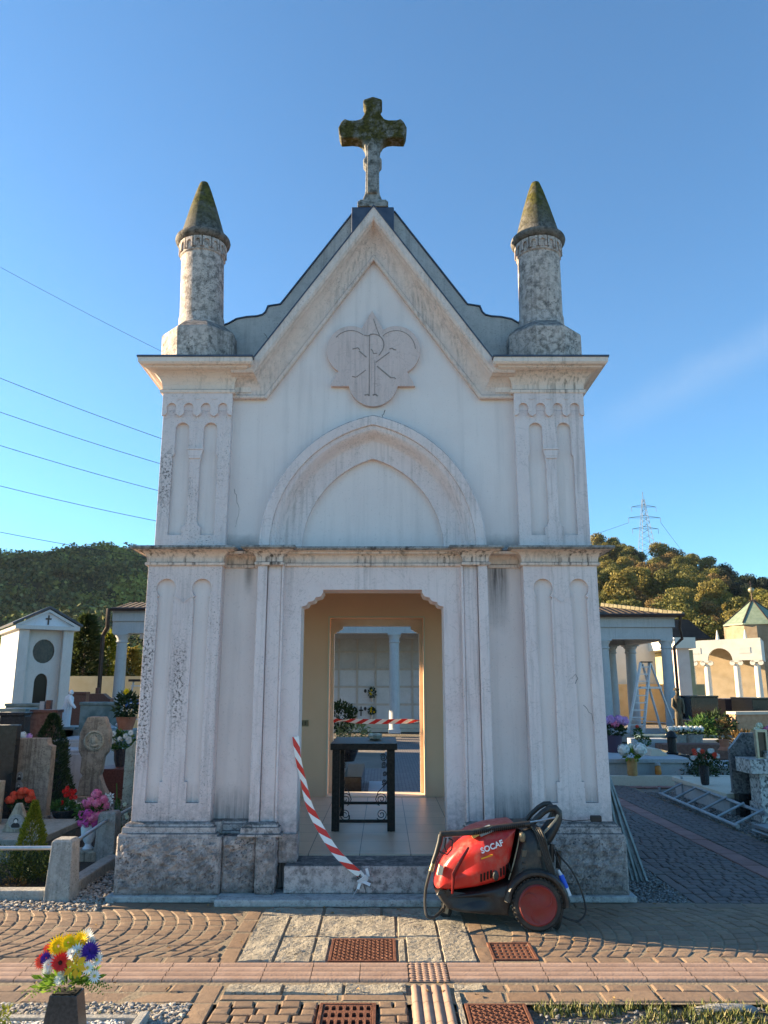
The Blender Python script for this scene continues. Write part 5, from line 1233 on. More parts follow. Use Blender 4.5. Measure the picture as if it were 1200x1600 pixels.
# rods leaning on the chapel
RODM = simple('grey_green_profile', (.15, .16, .155), (.24, .25, .24), 14, .5, .4)
r0 = gd(1000, 1378); r1 = at(948, 1192, 7.25); rods = thing('steel_rods', r0, 'bundle of thin grey metal profiles leaning against the right side of the chapel', 'metal rods')
for k in range(5):
    a = Vector((-.085 + .036 * k, .05 - .01 * k, 0)); b = (r1 - r0) + Vector((-.03 + .014 * k, .05, -.03 * k - (.12 if k % 2 else 0))); m = MB(); m.beam(a, b, .024, .02); m.build('rod', RODM, rods, bevel=.003)
# white graves row beyond the cross path
m = MB(); p0 = gd(965, 1228); p1 = gd(1190, 1228); m.box((p0.x - 2, 13.42, -.02), (8.6, 13.56, .15)); tag(m.build('grave_kerb', BEIGE_G, bevel=.01), 'long pale kerb in front of the white marble graves beyond the path', 'kerb')
t = thing('grave_slab', (4.6, 13.7, 0), 'white marble grave slab on which the hydrangea vase stands', 'grave slab'); m = MB(); m.box((-1.2, 0, 0), (.55, 1.3, .33)); m.build('body', GREYM, t); m = MB(); m.box((-1.26, -.05, .331), (.65, 1.35, .40)); m.build('slab', GREYM, t, bevel=.01)
t = thing('grave_slab', (5.95, 13.75, 0), 'lower white grave slab with open planting bed right of the hydrangea vase', 'grave slab'); m = MB(); m.box((-.7, .25, 0), (.55, 1.2, .20)); m.build('body', GREYM, t); m = MB(); m.box((-.72, .2, .201), (.6, 1.25, .26)); m.build('slab', GREYM, t, bevel=.01)
p = at(988, 1212, 13.5); t = potted('flower_vase', (p.x, 13.48, .151), 'ochre cylindrical vase with two round white hydrangea heads on the long kerb', 'flower vase', [(.075, 0), (.085, .03), (.08, .1), (.09, .27), (.095, .28), (.08, .28), (0, .26)], [((0, 0, .31), (.12, .08, .07), 100, .09, .05)],
   [('ball', (-.13, -.02, .41), .10, 'white'), ('ball', (.14, -.05, .42), .115, 'white'), ('ball', (.0, .05, .46), .06, 'cream')], simple('ochre_ceramic', (.38, .20, .07), (.46, .27, .11), 12, .5), F_LIME)
p = at(1030, 1198, 14.2); t = thing('headstone', (p.x, 14.2, .0), 'slanted cream marble wedge headstone right of the hydrangea vase', 'headstone'); m = MB(); m.poly([(-.15, .26), (-.12, zof(1025, 1170, 14.2)), (.02, zof(1025, 1170, 14.2)), (.38, .26)], axis='y', a=0, b=.5); m.build('stone', BEIGE_G, t, bevel=.01)
p = at(1052, 1190, 14.6); t = thing('grave_lantern', (p.x, 14.6, .40), 'black arched grave lantern beside the cream wedge headstone', 'lantern'); m = MB(); m.lathe([(.10, 0), (.11, .03), (.08, .04), (.08, .28), (.11, .3), (.07, .38), (0, .42)], seg=12); m.build('body', IRON, t)
m = MB(); m.box((p.x - .2, 14.45, 0), (p.x + .25, 14.9, .399)); tag(m.build('grave_pedestal', BLACKM, bevel=.01), 'black stone block under the arched lantern', 'stone block')
for (px, lb) in ((1082, 'left'), (1130, 'right')):
    p = at(px, 1215, 13.75); t = thing('shrub', (p.x, 13.75, .02), 'low dark planted shrub on the %s of the dark vase, behind the long kerb' % lb, 'shrub'); m = MB(); clump(m, (0, 0, .17), (.30, .12, .18), 420, .07, .025); m.build('crown', F_DARK, t, norm=False); m = MB(); m.tube([(0, 0, -.04), (0, 0, .15)], .02); m.build('trunk', BARK, t)
p = at(470, 1215, 13.75)
t = thing('grave_candle', at(1029, 1213, 13.6), 'small orange glass grave candle on the long kerb', 'candle'); t.location.z = .152; m = MB(); m.lathe([(.05, 0), (.055, .02), (.05, .12), (.04, .14), (0, .15)], seg=14); m.build('glass', simple('orange_glass', (.45, .18, .04), rough=.2), t); m = MB(); m.lathe([(.045, .151), (.045, .19), (0, .2)], seg=14); m.build('lid', GREYM, t)
# pink pot on narrow ledge near the chapel, red rose shrub
p = at(960, 1178, 15.0); potted('flower_pot', (p.x, 15, p.z), 'purple pot with pink cyclamen just right of the chapel pier', 'flower pot', [(.12, 0), (.16, .3), (.17, .34), (.14, .34), (0, .3)], [((0, 0, .42), (.22, .16, .12), 220, .1, .05)], [('ball', (x_, -.08, z_), .09, c) for x_, z_, c in ((-.17, .60, 'lilac'), (-.05, .62, 'lilac'), (.1, .62, 'lilac'), (.2, .60, 'lilac'), (.02, .55, 'pink'))], simple('purple_glaze', (.07, .05, .08), rough=.4), F_DARK)
m = MB(); m.box((p.x - .7, 14.7, 0), (p.x + .7, 15.6, p.z - .001)); tag(m.build('grave_slab', REDGR, bevel=.01), 'dark reddish grave carrying the purple pot of cyclamen', 'grave slab')
p = at(1007, 1180, 15.2); potted('rose_pot', (p.x, 15.2, .40), 'terracotta pot with tall rose and dark round bush beside the hydrangeas', 'flower pot', [(.12, 0), (.16, .2), (.17, .24), (.14, .24), (0, .2)], [((.05, 0, .42), (.22, .18, .18), 360, .08, .04), ((-.18, 0, .70), (.14, .1, .25), 160, .12, .06)], [('ball', (-.22, -.05, 1.02), .07, 'coral')], TERRA, F_GREEN).scale = (.5, .5, .45)
m = MB(); m.box((p.x - .6, 14.95, 0), (p.x + .5, 15.8, .399)); tag(m.build('grave_slab', BLACKM, bevel=.01), 'dark grave block under the rose pot', 'grave slab')
# terrazzo and brick kerbed beds in the middle distance
for k, (px0, px1, py, Y, mt, lb) in enumerate(((1000, 1190, 1149, 21.5, TEALM, 'long green-grey marble edge running behind the statue'), (1045, 1190, 1156, 19.5, BEIGE_G, 'beige stone kerb partly in sun beyond the brick edging'), (1035, 1150, 1163, 18.0, BRICK_M, 'dark brick edging of the bed in front of the beige kerb'), (990, 1045, 1155, 18.6, GREYM, 'white marble grave top with scattered snow-pale gravel behind the rose'))):
    a = at(px0, py, Y); b = at(px1, py, Y); m = MB(); m.box((a.x, Y, 0), (b.x, Y + .5, a.z)); tag(m.build('grave_edge', mt, bevel=.01), lb, 'grave edge')
p = at(1133, 1175, 17.0); potted('flower_pot', (p.x, 17, zof(1133, 1172, 17)), 'terracotta pot with a spindly reddish shrub on the brick edging', 'flower pot', [(.2, 0), (.12, .1), (.14, .3), (.11, .3), (0, .25)], [((0, 0, .62), (.22, .18, .28), 160, .1, .05)], [], TERRA, F_AUT).scale = (.75, .75, .72)
for px, lb in ((1057, 'left of the bronze figure on its own stand'), (1082, 'right of the bronze figure')):
    p = at(px, 1150, 18.8); t = potted('flower_pot', (p.x, 18.8, zof(px, 1147, 18.8)), 'stone planter with a white flower cushion ' + lb, 'flower pot', [(.2, -.5), (.22, -.1), (.25, 0), (.2, 0), (0, -.05)], [((0, 0, .05), (.25, .2, .08), 200, .09, .04)], [('ball', (x_, -.1, .12), .075, 'white') for x_ in (-.17, -.06, .06, .17)], CONCRETE, F_DARK)
# dark tombs before the portico
for (px0, px1, py, Y, mt, lb) in ((1078, 1122, 1087, 25.0, BLACKM, 'dark family tomb just right of the corner column'), (1132, 1172, 1092, 27.0, REDGR, 'dark red wide tomb under the portico columns'), (1174, 1215, 1090, 25.0, BLACKM, 'dark tomb at the right edge under the portico'),
     (1082, 1150, 1125, 22.5, BLACKM, 'low black tomb with greenery in front of the dark family tomb')): tomb(px0, px1, py, Y, 1.5, mt, lb)
a = at(1150, 1112, 22); t = thing('garden_wall', (a.x, 22, 0), 'low brick wall lit warm by the sun at the right edge, with pale coping', 'wall'); m = MB(); m.box((0, 0, 0), (3.2, .3, a.z - .08), Matrix.Rotation(.25, 4, 'Z')); m.build('brickwork', simple('warm_tufa_brick', (.36, .22, .13), (.46, .30, .19), 12, .9, bump=.6, bscale=18), t); m = MB(); m.box((-.05, -.05, a.z - .079), (3.25, .35, a.z), Matrix.Rotation(.25, 4, 'Z')); m.build('coping', BEIGE_G, t)
for (px, py, Y, s_, mt, lb) in ((1118, 1120, 22.0, .5, F_DARK, 'dark bush before the low black tomb'), (1097, 1128, 21.7, .4, F_GREEN, 'flowering green bush in front of the dark family tomb'), (1160, 1152, 18.6, .5, F_AUT, 'reddish brown low bush below the sunlit brick wall')):
    p = at(px, py, Y); t = thing('shrub', (p.x, Y, 0), lb, 'shrub'); m = MB(); clump(m, (0, 0, max(.2, p.z * .6)), (s_, s_ * .8, max(.2, p.z * .6)), 500, .16, .07); m.build('crown', mt, t, norm=False); m = MB(); m.tube([(0, 0, 0), (0, 0, .3)], .03); m.build('trunk', BARK, t)
# bronze figure
p = at(1063, 1150, 19.0); t = thing('bronze_statue', (p.x, 19, p.z - .15), 'dark bronze standing soldier figure with a cap, in front of the corner column', 'statue'); H = zof(1062, 1075, 19) - p.z + .15
BRZ = simple('dark_bronze', (.06, .05, .035), (.12, .095, .06), 12, .5, .4)
m = MB(); h = H
m.tube([(-.07, 0, 0), (-.08, 0, .25*h), (-.06, 0, .48*h)], [.07, .065, .09], 12); m.tube([(.09, .03, 0), (.08, .02, .25*h), (.05, 0, .48*h)], [.07, .065, .09], 12)
m.lathe([(.13, .44*h), (.15, .50*h), (.125, .60*h), (.15, .72*h), (.17, .80*h), (.11, .85*h), (.055, .87*h), (.05, .90*h)], seg=18, mtx=Matrix.Diagonal((1, .7, 1, 1)))
m.tube([(-.16, 0, .80*h), (-.22, -.02, .66*h), (-.12, -.12, .58*h)], [.06, .05, .035], 10); m.tube([(.16, 0, .80*h), (.2, -.03, .66*h), (.16, -.1, .53*h)], [.06, .05, .035], 10); m.ico((0, -.02, .935*h), .085, 2, 0, (.85, .95, 1.2)); t.scale = (.62, .7, 1); body = m.build('figure', BRZ, t)
m = MB(); m.lathe([(.10, .955*h), (.115, .985*h), (.09, 1.0*h), (0, 1.01*h)], seg=16); m.box((-.17, -.18, .955*h), (.02, -.06, .965*h)); m.build('cap', BRZ, t)
m = MB(); m.box((-.25, -.2, -p.z + .15), (.3, .2, 0)); m.build('pedestal', CONCRETE, t, bevel=.01)
# step ladder
def ladder(p0, label):
    t = thing('step_ladder', p0, label, 'ladder'); H = 3.0
    for sx in (-.27, .27):
        m = MB(); m.beam((sx * 1.25 - .75, -.35, 0), (sx * .75, 0, H), .13, .06); m.build('rail', ALU, t); m = MB(); m.beam((sx * 1.2 + 1.0, .5, 0), (sx * .7 + .08, .05, H * .98), .10, .05); m.build('rear_rail', ALU, t)
    for k in range(9):
        z = .3 + k * .31; f = z / H; m = MB(); m.box((-.75 * (1 - f) - .27 * (1.25 - .5*f), -.35 * (1 - f) - .05, z), (-.75 * (1 - f) + .27 * (1.25 - .5*f), -.35 * (1 - f) + .05, z + .05)); m.build('step', ALU, t)
    m = MB(); m.box((-.2, -.12, H), (.3, .1, H + .05)); m.build('top_cap', simple('black_plastic', (.02, .02, .02), rough=.5), t); m = MB(); m.box((-.3, -.15, H * .62), (.62, .2, H * .65)); m.build('platform', ALU, t)
    m = MB(); m.beam((-.9, -.5, .55), (1.1, -.1, .35), .05, .03); m.build('brace', ALU, t); return t
LP = at(1008, 1035, 24.2)
ldr = ladder((LP.x, 24.2, .25), 'tall aluminium double step ladder opened in front of the arcade columns')
ldr.scale = (.69, .69, .69)
m = MB(); m.box((6.5, 23.6, 0), (10.6, 26.4, .25)); tag(m.build('platform', CONCRETE, bevel=.01), 'low paved plinth beneath the arcade corner', 'plinth')
# ================================================================ arcade, columbarium, far buildings
ARC = stone('grey_painted_render', (.42, .43, .43), (.48, .49, .49), (.16, .16, .16), pit=.3, streak=.3, bumps=.15)
ARC_B = simple('warm_white_render', (.66, .60, .50), (.70, .65, .56), 2, .8)
ROOFT = None
def rooftile():
    n = NT('mossy_roof_tiles'); w = n.t.nodes.new('ShaderNodeTexWave'); n.lk(n.map(), w.inputs['Vector']); w.bands_direction = 'X'; w.inputs['Scale'].default_value = 1.45; w.inputs['Distortion'].default_value = .3
    w2 = n.t.nodes.new('ShaderNodeTexWave'); n.lk(n.map(), w2.inputs['Vector']); w2.bands_direction = 'Y'; w2.wave_profile = 'SAW'; w2.inputs['Scale'].default_value = .9
    c = n.mix(n.rng(n.noise(9, 5), .35, .65), (.05, .035, .028), (.09, .062, .048)); c = n.mix(n.rng(n.noise(20, 4), .55, .7), c, (.16, .14, .06))
    n.bump(n.math('ADD', w.outputs[1], w2.outputs[1]), 1.0, .08); return n.fin(c, .9)
ROOFT = rooftile()
GUTTER = simple('dark_copper_gutter', (.05, .035, .03), (.08, .055, .045), 10, .5, .5)
def column(parent, x, y, z0, z1, w, mt, name='column', rnd=True):
    m = MB(); r = w / 2
    m.lathe([(r, z0 + .12), (r * .98, z0 + 1.2), (r * .88, z1 - .30)], c=(x, y, 0), seg=20); m.lathe([(r * .9, z1 - .32), (r * 1.05, z1 - .30), (r * 1.05, z1 - .26), (r * .92, z1 - .25), (r * .95, z1 - .16), (r * 1.2, z1 - .10), (r * 1.2, z1 - .05)], c=(x, y, 0), seg=20)
    m.box((x - r * 1.25, y - r * 1.25, z1 - .05), (x + r * 1.25, y + r * 1.25, z1)); m.box((x - r * 1.1, y - r * 1.1, z0), (x + r * 1.1, y + r * 1.1, z0 + .12)); return m.build(name, mt, parent)
def arcade(x0, x1, y0, y1, cols, label, roof=True, hip=True):
    t = thing('arcade', (0, 0, 0), label, 'arcade')
    m = MB(); m.box((x0, y0 - .2, 3.33), (x1, y0 + .25, 3.72)); m.box((x0, y1 - .25, 3.33), (x1, y1 + .2, 3.72))
    if x1 < 12: m.box((x1 - .45, y0 + .251, 3.33), (x1 - .001, y1 - .251, 3.72))
    m.build('beam', ARC, t); m = MB(); m.box((x0, y0 - .27, 3.725), (x1 + .07, y0 - .0, 4.02)); m.box((x1 - .2, y0 + .001, 3.725), (x1 + .07, y1, 4.02)); m.box((x0 + .001, y0 - .34, 4.025), (x1 + .14, y0 - .2, 4.10)); m.build('fascia', ARC, t)
    m = MB(); m.box((x0, y0, 3.721), (x1 - .21, y1, 3.80)); m.build('ceiling', ARC, t)
    for (x, y, w) in cols: column(t, x, y, .25 if x > 6 else .12, 3.33, w, ARC)
    if roof:
        ym = (y0 + y1) / 2; zr = 4.12 + (ym - y0) * .28; xr = x1 - (ym - y0) * .9 if hip else x1
        m = MB(); vs = [(x0, y0 - .45, 4.11), (x1 + .3, y0 - .45, 4.11), (x1 + .3, y1 + .45, 4.11), (x0, y1 + .45, 4.11), (x0, ym, zr), (xr, ym, zr)]
        m.add(vs, [(0, 1, 5, 4), (3, 4, 5, 2), (1, 2, 5), (0, 4, 3), (0, 3, 2, 1)]); rf = m.build('roof', ROOFT, t)
        m = MB(); d = Vector((xr - (x1 + .3), ym - (y0 - .45), zr - 4.11)); n = 18
        for k in range(n): m.beam(Vector((x1 + .3, y0 - .45, 4.14)) + d * (k / n), Vector((x1 + .3, y0 - .45, 4.16)) + d * ((k + .85) / n), .17, .12)
        rt = m.build('ridge_tiles', simple('lichen_ridge_tiles', (.20, .17, .10), (.28, .24, .15), 8, .9), rf)
        m = MB(); m.tube([(x0, y0 - .5, 4.10), (x1 + .32, y0 - .5, 4.10)], .06, 8); m.build('gutter', GUTTER, t)
        if hip: m = MB(); m.tube([(x1 + .2, y0 - .5, 4.08), (x1 + .15, y0 - .45, 3.7), (x1 + .3, y0 - .2, 3.35), (x1 + .05, y0 - .1, 3.1), (x1 + .05, y0 - .1, .4)], .05, 8); m.build('downpipe', GUTTER, t)
    return t
ra = arcade(6.2, 9.6, 26, 29.8, [(7.33, 26.0, .36), (9.42, 26.0, .38), (7.75, 29.6, .42), (8.6, 29.6, .42), (9.35, 29.6, .42)], 'tiled roof arcade corner with grey columns to the right of the chapel')
ra.location.z = -.2
t = arcade(-9.05, 6.15, 26, 29.0, [(-8.75, 26.0, .38), (-4.2, 26.0, .36), (.345, 26.0, .36), (4.3, 26.0, .36), (-8.3, 28.6, .36)], 'long grey arcade behind the chapel, seen at its left edge and through the doorway', hip=False)
m = MB(); m.tube([(-9.12, 25.5, 4.12), (-9.12, 25.5, 3.75), (-9.12, 25.55, 3.5), (-9.3, 25.7, 3.25), (-9.3, 25.75, .3)], .07, 8); m.build('downpipe', GUTTER, t)
# columbarium wall with its niches
CW = thing('columbarium_wall', (0, 28.9, 0), 'marble columbarium wall with rows of burial niches seen through the doorway', 'wall')
m = MB(); m.box((-3.4, .06, 0), (6.0, .4, 3.33)); m.build('wall', GREYM, CW); m = MB(); m.box((-3.4, -.25, 0), (6.0, .059, .12)); m.box((-3.4, -.05, .121), (6.0, .059, .28)); m.build('base_ledge', BEIGE_G, CW)
NM = [stone('niche_marble_white', (.46, .48, .50), (.54, .55, .57), (.2, .2, .22), pit=.2, bumps=.05), stone('niche_marble_grey', (.38, .37, .36), (.46, .46, .46), (.2, .2, .2), pit=.2, bumps=.05)]
FRM = simple('niche_frame_marble', (.40, .36, .32), (.46, .42, .38), 6, .6)
fm = MB(); x = -1.66 - .677; 
for r in range(6): z = .33 + r * .63; fm.box((-2.4, -.03, z - .035), (3.9, .055, z + .035))
for c in range(10): xx = -2.34 + c * .677; fm.box((xx - .035, -.028, .37), (xx + .035, .054, 3.33))
fm.build('niche_frame', FRM, CW)
for r in range(5):
    for c in range(9):
        xx = -2.34 + c * .677; z = .33 + r * .63; m = MB(); m.box((xx + .037, 0.0, z + .037), (xx + .64, .03, z + .593)); pl_ = m.build('niche_plate', NM[1 if r >= 3 else 0], CW)
        if (r, c) in ((0, 1), (0, 2), (1, 2), (1, 5), (0, 5), (0, 6), (2, 6)):
            engraving(pl_, xx + .12, xx + .55, -.001, [z + .30, z + .24, z + .14], GREY_INK, .03, r * 9 + c)
            m = MB(); m.poly([(xx + .30 + .05 * math.cos(R(a)), z + .48 + .07 * math.sin(R(a))) for a in range(0, 360, 30)], axis='y', a=-.012, b=-.0005); m.build('portrait', PH_DARK, pl_)
        if (r, c) in ((0, 2), (3, 6)):
            cx_2 = xx + .15 if r == 0 else xx + .2; m = MB(); m.box((cx_2 - .02, -.03, z + .22), (cx_2 + .02, -.005, z + .56)); m.box((cx_2 - .08, -.031, z + .40), (cx_2 + .08, -.004, z + .45)); m.build('bronze_cross', IRON, pl_)
for (r, c, kind) in ((0, 1, 'white'), (0, 2, 'yellow'), (1, 2, 'yellow'), (1, 5, None)):
    xx = -2.34 + c * .677; z = .33 + r * .63; lab = {(0, 1): 'dark flower bunch on the lowest niche left', (0, 2): 'yellow flower bunch on the lowest middle niche', (1, 2): 'green and orange flower bunch on the second row niche', (1, 5): 'dark little bronze lamp with leaves on the niche right of the column'}[(r, c)]
    t = thing('niche_vase', (xx + .55, 28.8, z + .1), lab, 'flower vase'); m = MB(); m.lathe([(.04, 0), (.06, .15), (0, .15)], seg=10); m.build('vase', STEEL, t); m = MB(); clump(m, (0, 0, .30), (.12, .08, .2 if r else .12), 120, .09, .05); m.build('leaves', F_DARK, t, norm=False)
    if kind:
        for _ in range(4): flower(t, 'ball', (random.uniform(-.08, .08), -.06, random.uniform(.25, .42)), (0, -1, 0), .035, kind, kind + '_flower')
# white family chapel at the far left
WC = thing('family_chapel', (-10.62, 24.4, 0), 'small white family chapel with pediment, round window and arched door at the far left', 'chapel', rz=R(34))
WPL = stone('white_travertine_cladding', (.55, .53, .49), (.62, .60, .56), (.25, .23, .2), pit=.3, streak=.2, bumps=.1); SLATE = simple('slate_roof', (.05, .055, .065), (.09, .095, .105), 10, .5)
m = MB(); m.box((-1.15, .35, 0), (1.15, 4.2, 3.38)); m.build('body', WPL, WC)
for (a, b) in ((-1.15, -.72), (.72, 1.15)): m = MB(); m.box((a, -.12, 0), (b, .349, 3.38)); m.build('pilaster', WPL, WC, bevel=.01)
dh = [(-.28, .3)] + [(.28 * math.cos(R(180 - a)), 1.75 + .28 * math.sin(R(180 - a))) for a in range(0, 181, 20)] + [(.28, .3)]
m = MB(); m.poly([(-.719, 0), (-.719, 3.38), (.719, 3.38), (.719, 0)], [dh, [(.46 * math.cos(R(a)), 2.72 + .38 * math.sin(R(a))) for a in range(0, 360, 20)]], axis='y', a=.18, b=.345); m.build('front_panel', WPL, WC)
m = MB(); m.box((-.3, .30, .3), (.3, .34, 2.05)); m.build('door', simple('dark_bronze_door', (.02, .018, .015), rough=.3, metal=.4), WC); m = MB(); m.lathe([(.4, 0), (.4, .02), (0, .02)], c=(0, .33, 2.72), seg=24, mtx=Matrix.Diagonal((1.15, 1, 1, 1)) @ Matrix.Rotation(R(90), 4, 'X')); m.build('round_window', simple('dark_stained_glass', (.02, .022, .03), (.06, .05, .05), 12, .2), WC)
engraving(WC, -.42, .42, .18, [2.14], PH_DARK, .15, 4)
m = MB(); m.box((-1.35, -.3, 3.381), (1.35, 4.3, 3.5)); m.poly([(-1.35, 3.505), (0, 4.02), (1.35, 3.505), (1.1, 3.505), (0, 3.93), (-1.1, 3.505)], axis='y', a=-.3, b=-.1); m.build('cornice', WPL, WC)
m = MB(); m.poly([(-1.1, 3.505), (0, 3.93), (1.1, 3.505)], axis='y', a=-.18, b=.1); ped = m.build('pediment', WHITE_M, WC); m = MB(); m.box((-.03, -.21, 3.54), (.03, -.181, 3.84)); m.box((-.12, -.211, 3.70), (.12, -.182, 3.75)); m.build('pediment_cross', INK, ped)
m = MB(); m.sweep([(-1.45, -.34, 3.505), (0, -.34, 4.06), (1.45, -.34, 3.505)], [(0, 0), (.07, 0), (.07, -4.7), (0, -4.7)], (0, -1, 0), flip=True); m.build('roof', SLATE, WC)
WC.scale = (.70, .80, .985)
# yellow boundary wall and ladder with a sign behind it
m = MB(); m.box((-16, 31, 0), (-7.9, 31.25, 2.0)); tag(m.build('boundary_wall', simple('yellow_ochre_render', (.55, .42, .24), (.62, .49, .30), 2, .9)), 'yellow rendered boundary wall behind the graves at left', 'wall')
p = at(208, 1120, 20.5); t = thing('step_ladder', (p.x, 20.5, .0), 'white metal ladder standing beside the left porch column', 'ladder'); z1 = zof(208, 1065, 20.5)
for sx in (-.2, .15): m = MB(); m.beam((sx * 1.5, 0, 0), (sx * .8 + .08, .1, z1), .06, .04); m.build('rail', ALU, t)
for k in range(6): m = MB(); z = .2 + k * .28; m.box((-.26 + k * .03, -.02, z), (.2 - k * .005, .04, z + .03)); m.build('step', ALU, t)
m = MB(); m.box((-.18, -.03, z1), (.3, .15, z1 + .06)); m.build('top_cap', IRON, t)
p = at(208, 1100, 20.2); t = thing('blue_sign', (p.x, 20.2, 0), 'small blue sign with a white symbol beside the left ladder', 'sign'); m = MB(); m.box((-.2, 0, p.z - .12), (.22, .02, p.z + .12)); m.build('panel', simple('blue_sign_paint', (.05, .12, .28), rough=.5), t); m = MB(); m.tube([(0, .04, 0), (0, .04, p.z + .1)], .02); m.build('post', ALU, t)
m = MB(); m.box((-.10, -.006, p.z - .02), (-.02, -.001, p.z + .03)); m.box((.01, -.006, p.z - .02), (.10, -.001, p.z + .02)); m.box((.03, -.006, p.z + .021), (.06, -.001, p.z + .05)); m.box((-.11, -.006, p.z - .05), (.11, -.001, p.z - .035)); m.build('symbol', simple('sign_white', (.8, .8, .8), rough=.5), t)
# portico and domed drum at the far right
PO = thing('white_portico', (24.3, 50.2, 0), 'bright sunlit white portico with central arch and four slender columns at far right', 'portico', rz=-R(28))
A0 = -5.2; hh = 3.27
arch = [(-2.98 - .0, 0)]
fr_ = [(A0, hh), (A0, 4.55), (0, 4.68), (0, hh), (-1.75, hh)] + [(-2.5 + .75 * math.cos(R(a)), hh + .78 * math.sin(R(a))) for a in range(0, 181, 15)] + [(A0 + .01, hh - .0)]
m = MB(); m.poly([(A0, hh), (A0, 4.55), (0, 4.68), (0, hh), (-1.75, hh)] + [(-2.5 + .75 * math.cos(R(a)), hh + .02 + .78 * math.sin(R(a))) for a in range(0, 181, 15)] + [(-3.25, hh)], axis='y', a=0, b=.5); m.build('entablature', ARC_B, PO)
m = MB(); m.poly([(0, hh), (0, 4.67), (4.5, 4.67), (4.5, hh)], axis='x', a=-.3, b=.0005); m.xf(Matrix.Translation((-.001, .501, 0))); m.build('side_entablature', ARC_B, PO)
for cx2 in (-4.3, -3.35, -1.55, -.35): 
    m = MB(); m.lathe([(.24, 0), (.22, .6), (.19, 3.05)], c=(cx2, .25, 0), seg=16); m.box((cx2 - .32, 0, 3.14), (cx2 + .32, .5, 3.265)); m.build('column', ARC_B, PO); 
    m = MB()
    for sg in (-.24, .24): m.lathe([(.16, 0), (.16, .5), (0, .5)], c=(cx2 + sg, .5, 3.10), seg=14, mtx=Matrix.Rotation(R(90), 4, 'X'))
    m.build('volute_capital', ARC_B, PO)
for cx2 in (-4.3, -2.6, -.9): m = MB(); m.lathe([(.13, 4.6), (.03, 5.25), (0, 5.3)], c=(cx2, .8, 0), seg=8, smooth=False); m.build('finial_spike', ARC_B, PO)
for cx2 in (-4.0, -1.0): m = MB(); m.box((cx2 - .35, -.02, 3.72), (cx2 + .35, -.001, 4.1)); m.build('panel_relief', ARC_B, PO)
m = MB(); m.box((A0, 2.6, 0), (0, 2.8, 4.4)); m.build('back_wall', simple('ochre_back_wall', (.42, .32, .20), (.5, .39, .26), 2, .9), PO)
m = MB(); m.box((A0, .51, 4.3), (-.01, 2.59, 4.45)); m.build('ceiling', ARC_B, PO)
DR = thing('domed_rotunda', (29.7, 62, 0), 'round building with a faceted green copper cone roof topped by a ball, behind the portico', 'rotunda')
m = MB(); m.lathe([(2.3, 0), (2.3, 6.32)], seg=16, smooth=False); m.build('drum', simple('copper_brown_drum', (.22, .16, .10), (.28, .21, .14), 3, .6, .2), DR)
m = MB(); m.lathe([(2.55, 6.3), (2.5, 6.42), (.12, 8.35), (0, 8.35)], seg=8, smooth=False); m.build('roof', simple('green_copper_roof', (.17, .22, .15), (.23, .28, .20), 4, .6, .1), DR)
m = MB()
for k in range(8): a = 2 * PI * k / 8; m.beam((2.5 * math.cos(a), 2.5 * math.sin(a), 6.44), (.12 * math.cos(a), .12 * math.sin(a), 8.38), .07, .07)
m.build('roof_ribs', GUTTER, DR); m = MB(); m.lathe([(.05, 8.3), (.04, 9.0)], seg=8); m.build('finial_rod', GUTTER, DR); m = MB(); m.ico((0, 0, 9.2), .24, 2); m.build('finial_ball', simple('dull_gold_ball', (.30, .26, .16), rough=.4, metal=.4), DR)
m = MB(); m.box((-.03, -.03, 9.4), (.03, .03, 9.95)); m.box((-.2, -.031, 9.65), (.2, .031, 9.71)); m.build('finial_cross', GUTTER, DR)
# side wing between arcade and portico
SW = thing('side_wing', (0, 0, 0), 'pale pink side wing with sunlit pilaster and dark roof between arcade and portico', 'building')
a = at(1056, 1000, 33); m = MB(); m.box((a.x, 33, 0), (a.x + .52, 33.6, a.z - .1)); m.build('pilaster', simple('pink_white_render', (.60, .48, .42), (.66, .55, .48), 3, .8), SW)
m = MB(); m.box((a.x + .521, 33.3, 0), (a.x + .80, 40, a.z - .4)); m.build('wall', simple('olive_render', (.34, .30, .17), (.40, .36, .22), 3, .9), SW)  # plain olive wall colour
m = MB(); m.box((a.x - .15, 32.8, a.z - .35), (a.x + .75, 39, a.z + .1)); m.build('entablature', ARC_B, SW)
b0 = at(1050, 968, 36); b1 = at(1075, 968, 36); b2 = at(1112, 998, 36); b3 = at(1050, 998, 36); m = MB(); m.poly([(b3.x, b3.z), (b0.x, b0.z), (b1.x, b1.z), (b2.x, b2.z)], axis='y', a=36, b=44); m.build('roof', simple('dark_wing_roof', (.035, .028, .028), (.05, .04, .04), 5, .85), SW)
m = MB(); m.box((7.2, 36, 0), (12.5, 36.4, 4.0)); m.build('rear_wall', ARC_B, SW)
m = MB(); m.box((7.4, 35.6, 0), (14.5, 35.9, 1.7)); tag(m.build('garden_wall', simple('warm_ochre_wall', (.50, .34, .17), (.56, .40, .22), 3, .9)), 'ochre low wall glimpsed between the arcade columns', 'wall')
